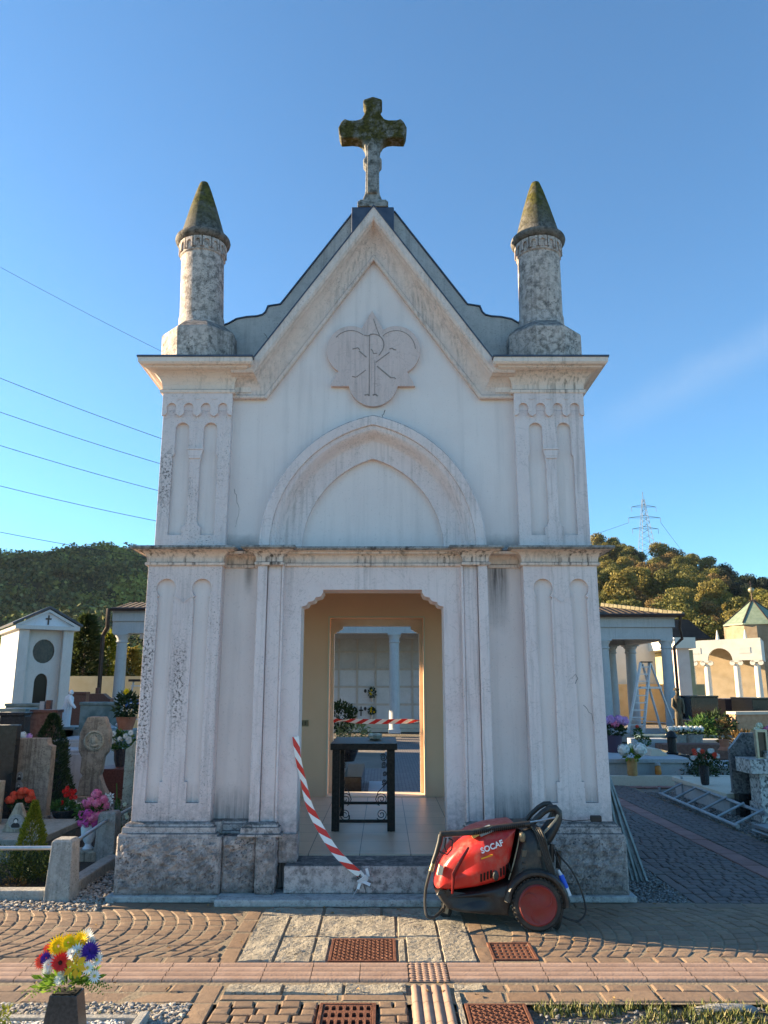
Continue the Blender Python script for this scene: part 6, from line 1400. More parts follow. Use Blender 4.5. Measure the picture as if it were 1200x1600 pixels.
# unseen chapel-shaped blocks, added off-frame to shade the graves
NB = thing('unseen_shade_block', (-8.6, 8.75, 0), 'unseen chapel-shaped block added left of the graves to shade them', 'chapel'); m = MB(); m.box((-2.6, 0, 0), (1.0, 3.2, 4.5)); m.build('wall', PLASTER, NB); m = MB(); m.poly([(-2.7, 4.501), (-.8, 5.4), (1.1, 4.501)], axis='y', a=-.05, b=3.3); m.build('roof', ROOF_IN, NB); m = MB(); m.box((-1.3, -.05, 0), (-.3, -.001, 2.1)); m.build('door', GUTTER, NB)
NB2 = thing('unseen_shade_block', (-14.6, 14.0, 0), 'second unseen block added further back on the left to cast shade', 'chapel'); m = MB(); m.box((.0, 0, 0), (2.3, 9.2, 6.6)); m.build('wall', PLASTER, NB2); m = MB(); m.poly([(-.1, 6.601), (1.1, 7.4), (2.4, 6.601)], axis='y', a=-.2, b=9.3); m.build('roof', ROOF_IN, NB2)  # added out of view, shades the rear ground and right-hand graves
# ================================================================ bier table, tape, pressure washer
T0 = Vector((-.197, 7.75, .262)); TB = thing('iron_table', T0, 'black wrought-iron bier table with scrollwork inside the chapel', 'table')
HW, DP, HT = .30, .95, .80
m = MB(); m.box((-HW - .02, -.03, HT - .06), (HW + .025, DP + .03, HT)); m.build('tabletop', IRON, TB, bevel=.004)
for sx in (-1, 1):
    for y in (0.0, DP - .06):
        m = MB(); c = sx * (HW - .035)
        m.box((c - .037, y, 0), (c + .037, y + .06, HT - .061)); m.build('leg', IRON, TB, bevel=.004)
        m = MB(); m.box((c - .012, y - .006, .0), (c + .012, y - .0005, HT - .08)); m.build('leg_fluting', IRON, TB)
for y in (0.02, DP - .05):
    for (za, zb) in (((.075, .102),) if y < .1 else ((.115, .142),)): m = MB(); m.box((-HW + .072, y, za), (HW - .072, y + .025, zb)); m.build('stretcher', IRON, TB)
for sx in (-1, 1): m = MB(); c = sx * (HW - .035); m.box((c - .012, .061, .07), (c + .012, DP - .061, .093)); m.build('side_rail', IRON, TB)
m = MB(); m.box((-.16, .5, .0), (.22, .512, .012)); m.box((-.16, .5, .0121), (-.148, .512, .068)); m.build('foot_bar', IRON, TB)
def spiral(cx, cz, r0, turns, a0, sg, y, tail=None):
    pts = []
    n = int(turns * 16)
    for k in range(n + 1): a = a0 + sg * 2 * PI * turns * k / n; r = r0 * (.18 + .82 * k / n); pts.append((cx + r * math.cos(a), y, cz + r * math.sin(a)))
    return pts + (tail or [])
for sx in (-1, 1):
    e = sx * (HW - .075)
    for (cz, r, up) in ((.148, .055, 1), (.285, .055, -1), (.44, .028, 1), (.52, .022, 1), (.60, .030, 1), (.665, .036, -1)):
        c = e - sx * r * .95
        m = MB(); m.tube(spiral(c, cz, r, 1.9, 0 if sx < 0 else PI, (1 if sx < 0 else -1) * up, .03), .0038, 6); m.build('scroll', IRON, TB)
    m = MB(); m.tube([(e, .03, .44), (e - sx * .03, .03, .405), (e - sx * .085, .03, .35), (e - sx * .108, .03, .285), (e - sx * .09, .03, .24), (e - sx * .07, .03, .228)], .0038, 6); m.build('scroll', IRON, TB)
p = at(586, 1150, 8.3); t = thing('glass_bowl', (p.x, 8.3, T0.z + HT + .0005), 'small faceted glass ashtray bowl on the black iron table', 'bowl')
m = MB(); m.lathe([(.045, 0), (.065, .01), (.075, .045), (.07, .062), (.062, .062), (.058, .02), (0, .015)], seg=10, smooth=False); g_ = NT('cut_glass'); m.build('bowl', g_.fin((.42, .40, .33), .12, spec=.8), t)
m = MB(); m.lathe([(.05, .03), (.0, .036)], seg=10); m.build('contents', BEIGE_G, t)
# plants and graves behind the rear door
t = thing('tomb', (-1.05, 11.9, 0), 'black glossy grave block visible between the legs of the iron table', 'tomb'); m = MB(); m.box((-.9, 0, 0), (.72, 2.0, .30)); m.build('body', BLACKM, t, bevel=.01); m = MB(); m.box((-.7, .25, .301), (.45, 1.4, .46)); m.build('upper_block', GR_DARK, t, bevel=.01)
m = MB(); m.box((-.25, 11.0, 0), (-.02, 13.9, .012)); tag(m.build('stone_strip', GREYM), kind='structure')
p = at(545, 1150, 12.6); t = thing('flower_planter', (p.x - .05, 12.6, .461), 'dark planter with a round green bush and pale ivy seen over the iron table', 'plant pot')
m = MB(); m.lathe([(.14, 0), (.2, .15), (.2, .3), (.17, .3), (0, .26)], seg=14); m.build('pot', BLACKM, t); m = MB(); clump(m, (-.1, 0, .66), (.24, .2, .24), 800, .07, .035); m.build('leaves', F_DARK, t, norm=False); m = MB(); clump(m, (.12, -.12, .45), (.26, .16, .16), 420, .07, .03); m.build('ivy_leaves', foliage('pale_ivy', (.14, .20, .08), (.24, .30, .14), (.38, .42, .26)), t, norm=False)
p = at(518, 1155, 11.2); t = thing('flower_vase', (p.x - .05, 11.2, 0), 'white flower cluster just inside the left edge of the rear doorway', 'flower vase'); m = MB(); m.lathe([(.08, 0), (.1, .6), (0, .6)], seg=12); m.build('vase', GRANITE_D, t); 
for q in ((0, -.05, .82), (.05, 0, .75), (-.06, 0, .74)): flower(t, 'ball', q, (0, -1, 0), .085, 'white', 'white_flower')
# barrier tape
def tape_mat():
    n = NT('red_white_barrier_tape'); u = n.t.nodes.new('ShaderNodeUVMap'); x = n.xyz(u.outputs[0]); v = n.math('FRACT', n.math('ADD', x[0], n.mul(x[1], .6)))
    c = n.mix(n.math('GREATER_THAN', v, .5), (.80, .80, .78), (.62, .035, .03)); return n.fin(c, .4, spec=.4)
TAPE = tape_mat()
def tape(pts, w, twist, label, period=.17):
    pts = [Vector(p) for p in pts]; n = len(pts); me = bpy.data.meshes.new('barrier_tape'); vs = []; fs = []; L = [0]
    for i in range(1, n): L.append(L[-1] + (pts[i] - pts[i-1]).length)
    for i, p in enumerate(pts):
        d = (pts[min(i+1, n-1)] - pts[max(i-1, 0)]).normalized(); s = d.cross(Vector((0, -1, 0))).normalized(); q = math.cos(twist(i / (n-1))); r = math.sin(twist(i / (n-1)))
        o = (s * q + Vector((0, 1, 0)) * r) * w / 2; nn = d.cross(o).normalized() * .0006; vs += [p + o + nn, p - o + nn, p - o - nn, p + o - nn]
    for i in range(n - 1):
        for k in range(4): l = (k + 1) % 4; fs.append((4*i+k, 4*i+l, 4*i+4+l, 4*i+4+k))
    me.from_pydata(vs, [], fs); uv = me.uv_layers.new(name='UVMap')
    for f in me.polygons:
        for li in f.loop_indices: vi = me.loops[li].vertex_index; uv.data[li].uv = (L[vi // 4] / period, 1 if vi % 4 in (0, 3) else 0)
    me.materials.append(TAPE); o = bpy.data.objects.new('barrier_tape', me); COL.objects.link(o); return tag(o, label, 'barrier tape')
def curve(P, n=40):
    P = [Vector(p) for p in P]; out = []
    for s in range(len(P) - 1):
        p0 = P[max(s-1, 0)]; p1 = P[s]; p2 = P[s+1]; p3 = P[min(s+2, len(P)-1)]; m_ = max(2, n // (len(P) - 1))
        for k in range(m_):
            t_ = k / m_; out.append(.5 * ((2*p1) + (p2-p0)*t_ + (2*p0-5*p1+4*p2-p3)*t_**2 + (3*p1-p0-3*p2+p3)*t_**3))
    return out + [P[-1]]
YT = 6.44
tp = [at(462, 1151, 6.47), at(466, 1185, 6.46), at(474, 1220, 6.46), at(483, 1258, 6.44), at(500, 1293, 6.42), at(522, 1328, 6.39), at(545, 1352, 6.36), at(562, 1366, 6.33)]
t_ = tape(curve(tp, 60), .058, lambda u: .25 + .35 * math.sin(u * 7) , 'red and white barrier tape hanging slack from the left door jamb to the threshold')
t_ = tape(curve([(-.70, 10.42, zof(517, 1125, 10.42)), (-.1, 10.43, zof(580, 1127.5, 10.43) - .0), (.6, 10.42, zof(657, 1126, 10.42))], 40), .062, lambda u: .15 + 1.0 * max(0, math.sin(u * 9)) ** 3, 'red and white barrier tape stretched straight across the rear doorway')
kn = thing('tape_knot', at(568, 1368, 6.33), 'crumpled white plastic knot at the lower end of the hanging tape', 'knot'); m = MB()
for (dx, dz, an, L) in ((0, 0, .9, .09), (-.01, -.02, -.6, .08), (.02, -.05, .4, .07), (-.03, -.06, 1.9, .07), (.03, .02, 1.3, .06), (0, -.03, 2.6, .08)):
    m.cbox((dx, random.uniform(-.02, .01), dz), (L, .004, .022), Matrix.Rotation(an, 4, 'Y') @ Matrix.Rotation(random.uniform(-.6, .6), 4, 'X'))
m.build('plastic_strip', simple('white_plastic_film', (.70, .72, .74), rough=.4), kn)
m = MB(); m.tube([Vector((0, 0, 0)), Vector((-.04, 0, -.08)), Vector((-.085, -.02, -.15))], .0025); m.build('loose_string', simple('string', (.5, .5, .48)), kn)

from mathutils.bvhtree import BVHTree
def cling(o, target, lift=.0012):
    """lay a thin mark onto the curved flank of the shell it belongs to"""
    bm = bmesh.new(); bm.from_mesh(target.data); tr = BVHTree.FromBMesh(bm); bm2 = bmesh.new(); bm2.from_mesh(o.data); bm2.transform(o.matrix_local)
    for v in bm2.verts:
        v.co.y = min(0, v.co.y)
    ys = [v.co.y for v in bm2.verts]; y0 = min(ys); y1 = max(ys)
    for v in bm2.verts:
        h = tr.ray_cast(Vector((v.co.x, -1, v.co.z)), Vector((0, 1, 0)))[0]
        if h: v.co.y = h.y - lift if v.co.y < (y0 + y1) / 2 else h.y + .004
    bm2.to_mesh(o.data); o.matrix_local = Matrix(); bm.free(); bm2.free()
# --- pressure washer
W0 = Vector((.93, 5.70, 0.0)); PW = thing('pressure_washer', W0, 'red and black hot-water pressure washer with spray lance, parked in front of the right pier', 'pressure washer')
def dusty(name, a_, b_, dust, amt, rough, bump=.05):
    n = NT(name); c = n.mix(n.rng(n.noise(5, 4), .35, .65), a_, b_); d = n.mul(n.rng(n.noise(14, 6, .72), .46, .68), n.rng(n.noise(3, 3, vec=n.map(loc=(2, 5, 1))), .35, .6)); c = n.mix(n.mul(d, amt), c, dust)
    sc_ = n.rng(n.noise(1, 3, .6, vec=n.map(sc=(160, 30, 26), rot=(.3, .5, .2))), .68, .72); c = n.mix(n.mul(sc_, .35), c, tuple(min(1, q * 1.8 + .08) for q in a_)); n.bump(n.noise(60, 3), bump, .004)
    return n.fin(c, n.rng(d, 0, 1, rough, .75), spec=.45)
RED = dusty('glossy_red_plastic', (.50, .020, .016), (.56, .03, .022), (.34, .20, .13), .45, .30); BLK = dusty('black_plastic_shell', (.016, .015, .015), (.028, .026, .025), (.13, .10, .07), .6, .42, .12); RUB = dusty('black_rubber', (.014, .014, .014), (.022, .022, .022), (.12, .095, .065), .6, .65); WRED = dusty('dull_red_wheel_disc', (.20, .016, .014), (.25, .024, .02), (.16, .08, .05), .5, .5)
YW = 5.62
def wl(px, py, Y=YW): v = at(px, py, Y); return (v.x - W0.x, v.z)
def puffy(name, outline, y0, y1, mt, parent, inset=.05, n=6, nose=0.0, power=2.2, label=None, dome=1.0):
    """side outline lofted across the width, rounded towards both flanks; nose narrows the width at low x"""
    L = len(outline); xs = [p[0] for p in outline]; zs = [p[1] for p in outline]; xmin, xmax = min(xs), max(xs); cx = (xmin + xmax) / 2; cz = (min(zs) + max(zs)) / 2
    nr = []
    for i in range(L):
        a = outline[i-1]; b = outline[(i+1) % L]; d = (b[0]-a[0], b[1]-a[1]); l = math.hypot(*d) or 1; nx, nz = d[1]/l, -d[0]/l
        if (outline[i][0]-cx)*nx + (outline[i][1]-cz)*nz < 0: nx, nz = -nx, -nz
        nr.append((nx, nz))
    ym = (y0 + y1) / 2; hw = (y1 - y0) / 2; vs = []; fs = []; rows = []
    N = 2 * n
    for k in range(N + 1):
        u = -1 + 2 * k / N; s = math.sin(u * PI / 2); ins = inset * (1 - (1 - abs(s) ** power) ** (1 / power))
        for (p, q) in zip(outline, nr):
            x = p[0] - q[0] * ins; z = p[1] - q[1] * ins; f = (x - xmin) / (xmax - xmin); wf = 1 - nose * (1 - f) ** 2
            vs.append((x, ym + s * hw * wf, z))
    for k in range(N):
        for i in range(L): j = (i + 1) % L; fs.append((k*L+i, k*L+j, (k+1)*L+j, (k+1)*L+i))
    m = MB(); m.add(vs, fs, True)
    # domed flanks: rings shrinking to the centre
    for side, k0 in ((-1, 0), (1, N)):
        ring = [Vector(vs[k0*L+i]) for i in range(L)]; c = Vector((cx, 0, cz)); prev = ring; R_ = [ring]
        for r_, bulge in ((.85, .018), (.6, .036), (.3, .046)):
            R_.append([Vector((c.x + (p.x-c.x)*r_, p.y + side * bulge * dome, c.z + (p.z-c.z)*r_)) for p in ring])
        vv = [v for rr_ in R_ for v in rr_]; ff = []
        for q in range(len(R_) - 1):
            for i in range(L): j = (i+1) % L; ff.append((q*L+i, q*L+j, (q+1)*L+j, (q+1)*L+i))
        ff.append(tuple((len(R_)-1)*L + i for i in range(L))); m.add(vv, ff, True)
    o = m.build(name, mt, parent, label=label)
    me = o.data; bm = bmesh.new(); bm.from_mesh(me); bmesh.ops.remove_doubles(bm, verts=bm.verts, dist=.0005); bmesh.ops.recalc_face_normals(bm, faces=bm.faces); bm.to_mesh(me); bm.free()
    return o
def dens(P, n=5):
    out = []
    for i in range(len(P)):
        a, b = P[i], P[(i+1) % len(P)]
        for k in range(n): out.append((a[0] + (b[0]-a[0]) * k / n, a[1] + (b[1]-a[1]) * k / n))
    return out
hood = [wl(*p) for p in ((682, 1402), (681, 1390), (686, 1372), (694, 1352), (706, 1336), (721, 1320), (738, 1308), (760, 1300), (790, 1295), (814, 1293), (813, 1304), (809, 1325), (804, 1350), (798, 1372), (796, 1381), (775, 1389), (750, 1396), (722, 1401), (702, 1404))]
ho = puffy('hood', dens(hood, 3), -.03, .51, RED, PW, inset=.038, nose=.33)
sm_ = ho.modifiers.new('smooth', 'SMOOTH'); sm_.factor = .6; sm_.iterations = 5; sb_ = ho.modifiers.new('subdivision', 'SUBSURF'); sb_.levels = 1; sb_.render_levels = 1
for p_ in ho.data.polygons: p_.use_smooth = True
tub = [wl(*p) for p in ((682, 1403), (702, 1405), (722, 1402), (750, 1397), (775, 1390), (797, 1382), (812, 1378), (870, 1378), (868, 1400), (850, 1400), (835, 1398), (815, 1405), (803, 1422), (800, 1440), (760, 1438), (720, 1436), (700, 1431), (688, 1416))]
puffy('chassis_tub', dens(tub, 3), -.03, .51, BLK, PW, inset=.022, nose=.34, dome=.1)
rear = [wl(*p) for p in ((816, 1300), (812, 1320), (806, 1350), (799, 1377), (800, 1400), (812, 1400), (868, 1400), (868, 1378), (862, 1350), (857, 1322), (850, 1302), (832, 1296))]
rb_ = puffy('rear_housing', dens(rear, 2), .0, .48, BLK, PW, inset=.02)
# recessed panel lines, trim and belt on the housing
m = MB(); a = wl(813, 1302); 
m.tube([( *[wl(px, py)[0]], -.024, wl(px, py)[1]) for px, py in ((815, 1302), (811, 1325), (805, 1350), (797, 1378))], .004, 6); m.build('trim_strip', simple('worn_trim', (.28, .25, .17), rough=.5), rb_)
m = MB(); a = wl(817, 1330); b = wl(848, 1341); m.box((a[0], -.040, b[1]), (b[0], -.01, a[1])); m.build('grip_recess', simple('tan_dusty_plastic', (.11, .09, .065), rough=.6), rb_, bevel=.004)
m = MB()
for py in (1350, 1358, 1366): a = wl(817, py); b = wl(847, py + 2); m.box((a[0], -.043, b[1]), (b[0], -.01, a[1]))
m.build('vent_rib', simple('satin_black', (.035, .033, .032), rough=.35), rb_)
for k, px in enumerate((752, 757, 762, 767, 783, 788, 793, 797)):      # vents on the hood
    a = wl(px, 1381 - k * 2.2); b = wl(px + 1.5, 1367 - k * 2.2); sl = .004; m = MB()
    m.poly([(a[0], a[1]), (b[0] - sl - .006, b[1]), (b[0] + .006 - sl, b[1]), (a[0] + .012, a[1])], axis='y', a=-.078, b=-.03)
    cling(m.build('vent_slot', DARKHOLE, ho), ho, .003)
a = wl(775, 1369); m = MB(); m.lathe([(.028, 0), (.028, .035), (.02, .042), (0, .042)], c=(a[0], -.035, a[1]), seg=20, mtx=Matrix.Rotation(R(90), 4, 'X') @ Matrix.Diagonal((.75, 1.15, 1, 1))); m.build('control_knob', BLK, ho)
m = MB(); P = [wl(*p) for p in ((735, 1318), (722, 1340), (708, 1358), (706, 1374), (709, 1384), (714, 1372), (718, 1350))]
def on_hood(pts): return pts
# lettering on the hood
def text_mesh(s, size, ext):
    cu = bpy.data.curves.new('txt', 'FONT'); cu.body = s; cu.size = size; cu.extrude = ext; cu.offset = .0012; cu.resolution_u = 4; ob = bpy.data.objects.new('txt', cu); COL.objects.link(ob); bpy.context.view_layer.update()
    me = bpy.data.meshes.new_from_object(ob.evaluated_get(bpy.context.evaluated_depsgraph_get())); bpy.data.objects.remove(ob); return me
me = text_mesh('SOCAF', .052, .004); me.materials.append(simple('white_lettering', (.80, .80, .80), rough=.4)); lt = bpy.data.objects.new('lettering', me); COL.objects.link(lt); lt.parent = ho
a = wl(753, 1334); lt.matrix_local = Matrix.Translation((a[0], -.075, a[1])) @ Matrix.Rotation(-R(20), 4, 'Y') @ Matrix.Rotation(R(90), 4, 'X')
m = MB(); a = wl(752, 1342); b = wl(770, 1336); m.beam((a[0], -.075, a[1]), (b[0], -.075, b[1]), .009, .009); m.build('orange_stripe', simple('orange_decal', (.75, .32, .02), rough=.5), ho)
m = MB(); a = wl(690, 1364); m.poly([(a[0] - .025, a[1] - .035), (a[0] - .008, a[1] + .03), (a[0] + .022, a[1] + .018), (a[0] + .008, a[1] - .035)], axis='y', a=.005, b=.06); m.build('headlamp_sticker', simple('cream_sticker', (.75, .70, .48), rough=.5), ho)
m = MB(); a = wl(762, 1306); m.cbox((a[0], .05, a[1] + .012), (.10, .14, .03), Matrix.Rotation(-R(22), 4, 'Y')); pnl = m.build('control_panel', simple('grey_blue_panel', (.22, .26, .27), rough=.3), PW, bevel=.006)
m = MB(); m.cbox((a[0] + .015, .0, a[1] + .035), (.05, .06, .012), Matrix.Rotation(-R(22), 4, 'Y')); m.build('display', simple('display_glass', (.02, .04, .05), rough=.15), pnl)
m = MB(); m.cbox((a[0] - .075, .05, a[1] - .012), (.05, .12, .02), Matrix.Rotation(-R(26), 4, 'Y')); m.build('warning_sticker', simple('yellow_sticker', (.65, .42, .12), rough=.5), pnl)
m = MB(); a = wl(815, 1306); m.lathe([(.0, -.04), (.018, -.03), (.024, .0), (.02, .02), (0, .03)], c=(a[0] + .01, -.045, a[1] - .01), seg=14); m.build('hose_hook', simple('worn_brass', (.22, .18, .12), rough=.4, metal=.5), PW)
# wheels, axle arch, caster
for yy, nm in ((-.085, 1), (.50, 2)):
    c = wl(841, 1434.5); wt_ = MB(); rx = Matrix.Rotation(R(90), 4, 'X'); rr = .166
    tyre = MB(); tyre.lathe([(rr - .035, .0), (rr - .012, .0), (rr, .012), (rr, .06), (rr - .012, .072), (rr - .035, .072)], c=(c[0], yy + .072, rr + .001), seg=48, mtx=rx); 
    for k in range(36): q = 2 * PI * k / 36; tyre.cbox((c[0] + (rr + .001) * math.cos(q), yy + .036, rr + .001 + (rr + .001) * math.sin(q)), (.008, .064, .016), Matrix.Rotation(-q, 4, 'Y'))
    to = tyre.build('wheel', RUB, PW)
    d = MB(); d.lathe([(rr - .036, .006), (rr - .036, .075), (rr - .045, .084), (rr - .065, .074), (.05, .080), (.02, .085), (0, .085)], c=(c[0], yy + .072, rr + .001), seg=48, mtx=rx)
    for k in range(3):
        d.tube([(c[0] + r_ * math.cos(R(90 + 120 * k + w_)), yy - .006, rr + .001 + r_ * math.sin(R(90 + 120 * k + w_))) for r_, w_ in ((.03, 0), (.05, 10), (.075, 24), (.095, 40), (.11, 62))], .006, 6, flat=.6)
    d.build('hub_disc', WRED, to)
m = MB(); c = wl(841, 1434); pts = [(c[0] + .198 * math.cos(R(a)), -.055, .166 + .198 * math.sin(R(a))) for a in range(-5, 176, 12)]; m.tube(pts, .026, 10, flat=1.6); m.build('wheel_arch', BLK, PW)
m = MB(); c = wl(702, 1437); m.lathe([(.04, 0), (.045, .005), (.045, .03), (.04, .035)], c=(c[0], .27, .046), seg=20, mtx=Matrix.Rotation(R(90), 4, 'X')); cs = m.build('caster', RUB, PW)
m = MB(); m.poly([(c[0] - .035, .11), (c[0] - .025, .05), (c[0] + .01, .035), (c[0] + .03, .11)], axis='y', a=.20, b=.232); m.build('caster_fork', simple('zinc_fork', (.25, .24, .2), rough=.4, metal=.5), cs)
# belt down the nose
m = MB(); P = [(704, 1390, .06), (703, 1405, .055), (698, 1420, .07), (696, 1436, .10)]; m.tube([(wl(a_, b_)[0], y_, wl(a_, b_)[1]) for a_, b_, y_ in P], .010, 6); m.build('nose_strap', BLK, PW)
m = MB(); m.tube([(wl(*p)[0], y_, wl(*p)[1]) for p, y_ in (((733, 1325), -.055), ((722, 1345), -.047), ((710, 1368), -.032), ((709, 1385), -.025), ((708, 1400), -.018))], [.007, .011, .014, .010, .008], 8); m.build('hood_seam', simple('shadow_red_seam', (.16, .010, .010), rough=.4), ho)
# push handle loop
hd_ = [(838, 1296), (846, 1286), (858, 1275), (868, 1269), (876, 1269), (881, 1275), (882, 1286), (876, 1300), (866, 1316), (858, 1325)]
m = MB(); m.tube([(wl(a_, b_)[0], .10, wl(a_, b_)[1]) for a_, b_ in hd_], [.020, .021, .022, .023, .026, .028, .028, .03, .036, .036], 10); m.tube([(wl(a_, b_)[0], .30, wl(a_, b_)[1]) for a_, b_ in hd_], [.016, .017, .018, .019, .022, .022, .022, .025, .03, .03], 10)
a = wl(878, 1276); m.tube([(a[0], .10, a[1]), (a[0], .30, a[1])], .024, 10); m.build('push_handle', BLK, PW)
m = MB(); m.tube([(wl(a_, b_)[0], .0, wl(a_, b_)[1]) for a_, b_ in ((852, 1306), (862, 1296), (872, 1284), (876, 1276))], .009, 8); m.build('handle_edge', simple('dusty_handle_edge', (.30, .26, .19), rough=.5), PW)
# hose draped on the back, cables, blue plug
def cable(name, P, r, mt, y=None): m = MB(); m.tube(curve([(wl(a_, b_)[0], y_, wl(a_, b_)[1]) for a_, b_, y_ in P], 40), r, 7); return m.build(name, mt, PW)
HOSE = simple('dusty_black_hose', (.022, .021, .020), (.05, .045, .038), 9, .5)
for k in range(4):
    d = k * 3.2
    cable('hose_loop', [(828 + d, 1294, .05 + .03*k), (838 + d, 1300, -.02 - .01*k), (850 + d*.9, 1335, -.05), (862 + d*.8, 1375, -.05), (872 + d*.5, 1410, -.045), (878 + d*.3, 1430 - d, -.04), (874, 1445 + d, -.03), (868 - d, 1436, .0), (869 - d*.5, 1415, .03)], .0085, HOSE)
cable('power_cable', [(872, 1330, .0), (882, 1345, .0), (896, 1362, -.01), (908, 1385, -.02), (917, 1415, -.03), (916, 1432, -.04), (904, 1441, -.05), (885, 1437, -.04), (872, 1428, -.02)], .0065, RUB)
cable('power_cable', [(868, 1325, .02), (876, 1350, .0), (884, 1375, -.01), (890, 1400, -.02), (889, 1418, -.02), (882, 1424, -.01), (874, 1415, .0)], .0065, RUB)
for px in (868, 879): m = MB(); a = wl(px, 1324 + (px - 868) * .9); b = wl(px - 1, 1352 + (px - 868) * .9); m.tube([(a[0], .03, a[1]), (b[0], .03, b[1])], .019, 10); m.build('cable_hook', BLK, PW)
m = MB(); a = wl(879, 1370); b = wl(886, 1390); m.tube([(a[0], -.03, a[1]), (b[0], -.04, b[1])], [.018, .022], 14); m.build('plug', simple('blue_plug', (.02, .09, .55), rough=.4), PW); m = MB(); a2 = wl(890, 1402); m.tube([(b[0], -.04, b[1]), (a2[0], -.045, a2[1])], [.021, .023], 14); m.tube([(wl(875, 1362)[0], -.03, wl(875, 1362)[1]), (a[0], -.03, a[1])], [.008, .014], 10); m.build('plug_end', simple('grey_white_plug', (.55, .57, .60), rough=.4), PW)
# spray lance lying on top
LA = thing('spray_lance', W0, 'black trigger spray lance resting on top of the red pressure washer', 'spray lance')
def al(px, py, y): v = wl(px, py); return (v[0], y, v[1])
m = MB(); m.beam(al(688, 1306, -.02), al(742, 1303, -.02), .045, .035); m.build('gun_body', BLK, LA, bevel=.01)
m = MB(); m.tube([al(735, 1304, -.02), al(770, 1298, .0), al(832, 1291, .02)], [.021, .021, .020], 12); gs = m.build('perforated_sleeve', BLK, LA)
m = MB(); 
for k in range(26): px = 742 + k * 3.2; py = 1303 - (px - 742) * .135; m.cbox((wl(px, py)[0], -.042 + (px - 742) * .00045, wl(px, py)[1]), (.005, .003, .026))
m.build('sleeve_slot', DARKHOLE, gs)
m = MB(); m.tube([al(690, 1306, -.02), al(688, 1318, -.02), al(683, 1336, -.02), al(677, 1352, -.02)], [.018, .019, .018, .015], 10); m.build('grip', BLK, LA)
m = MB(); m.tube([al(702, 1312, -.02), al(709, 1316, -.02), al(707, 1330, -.02), al(700, 1338, -.02), al(690, 1335, -.02), al(684, 1330, -.02)], .006, 8); m.build('trigger_guard', BLK, LA); m = MB(); m.tube([al(698, 1312, -.02), al(696, 1326, -.02), al(699, 1335, -.02)], .006, 8); m.build('trigger', BLK, LA)
m = MB(); m.tube(curve([al(677, 1352, -.02), al(671, 1372, -.02), al(666, 1395, -.01), al(665, 1420, -.02), al(668, 1434, -.04), al(678, 1437, -.03), al(690, 1434, .05), al(700, 1428, .15)], 40), .0095, 8); m.build('hose', HOSE, LA)
m = MB(); m.tube([al(680, 1344, -.02), al(674, 1364, -.02)], [.013, .015], 10); m.build('hose_fitting', simple('brass_fitting', (.32, .24, .12), rough=.35, metal=.6), LA)
m = MB(); m.tube([al(818, 1291, .02), al(850, 1287, .05), al(874, 1283, .07)], .006, 8); m.build('lance_tube', STEEL, LA)
p0 = at(872, 1283, 6.1) ; LN = thing('spray_nozzle', at(931, 1279, 6.34), 'small dark nozzle on a thin wire lying on the base moulding of the right pier', 'nozzle')
m = MB(); m.cbox((0, 0, 0), (.085, .04, .045)); m.build('nozzle', simple('dark_brown_nozzle', (.05, .04, .035), rough=.6), LN, bevel=.008); m = MB(); m.tube([(-.04, 0, -.01), (-.18, .0, -.018), (-.33, 0, .0)], .003, 6); m.build('wire', IRON, LN)
# ================================================================ hills, woods, pylon, power lines, trees
def hillmat(name, a, b):
    n = NT(name); c = n.mix(n.rng(n.noise(.05, 6, .7), .4, .6), a, b); return n.fin(c, 1.0, spec=.05)
def interp(P, x):
    if x <= P[0][0]: return P[0][1]
    for (a, za), (b, zb) in zip(P, P[1:]):
        if x <= b: return za + (zb - za) * (x - a) / (b - a)
    return P[-1][1]
def ridge(pts, Y, drop): return [(at(px, py, Y).x, at(px, py, Y).z - drop) for px, py in pts]
def hill(name, R_, Y0, Y1, x0, x1, mt, pw=1.15, back=160, amp=3.0, nsc=.02):
    nx, ny = 110, 46; vs = []
    def f(x, y):
        t = (y - Y0) / (Y1 - Y0); z = interp(R_, x * (Y1 / max(y, Y1 * .55)) ** .35)
        if t <= 1: return z * max(0, t) ** pw + amp * mnoise.fractal(Vector((x * nsc, y * nsc, 0)), 1.0, 2.0, 3) * min(1, t * 3) * min(1, .35 + (1 - t) * 3)
        return z * max(0, 1 - ((t - 1) * (Y1 - Y0) / back) ** 2) - 1
    for j in range(ny + 1):
        y = Y0 + (Y1 + back - Y0) * j / ny
        for i in range(nx + 1): x = x0 + (x1 - x0) * i / nx; vs.append((x, y, f(x, y) - .2 if j else -1))
    m = MB(); m.add(vs, [(j*(nx+1)+i, j*(nx+1)+i+1, (j+1)*(nx+1)+i+1, (j+1)*(nx+1)+i) for j in range(ny) for i in range(nx)], True)
    tag(m.build(name, mt, norm=False), kind='structure'); return f
HR_ = ridge([(500, 840), (800, 838), (925, 845), (960, 850), (1000, 872), (1030, 862), (1060, 868), (1090, 880), (1130, 900), (1165, 905), (1200, 922), (1300, 950), (1500, 985)], 230, 7)
fR = hill('right_hill', HR_, 90, 230, -10, 260, hillmat('autumn_slope', (.05, .045, .02), (.08, .06, .03)))
HL_ = ridge([(-900, 350), (-500, 560), (-250, 740), (-100, 850), (0, 862), (60, 858), (120, 855), (200, 851), (260, 858), (400, 900), (600, 960), (800, 1010)], 460, 9)  # left end, out of view, is raised to shade the lower slope
fL = hill('left_hill', HL_, 150, 460, -600, 60, hillmat('green_slope', (.025, .035, .018), (.04, .05, .022)), pw=1.05, amp=11.0, nsc=.011)
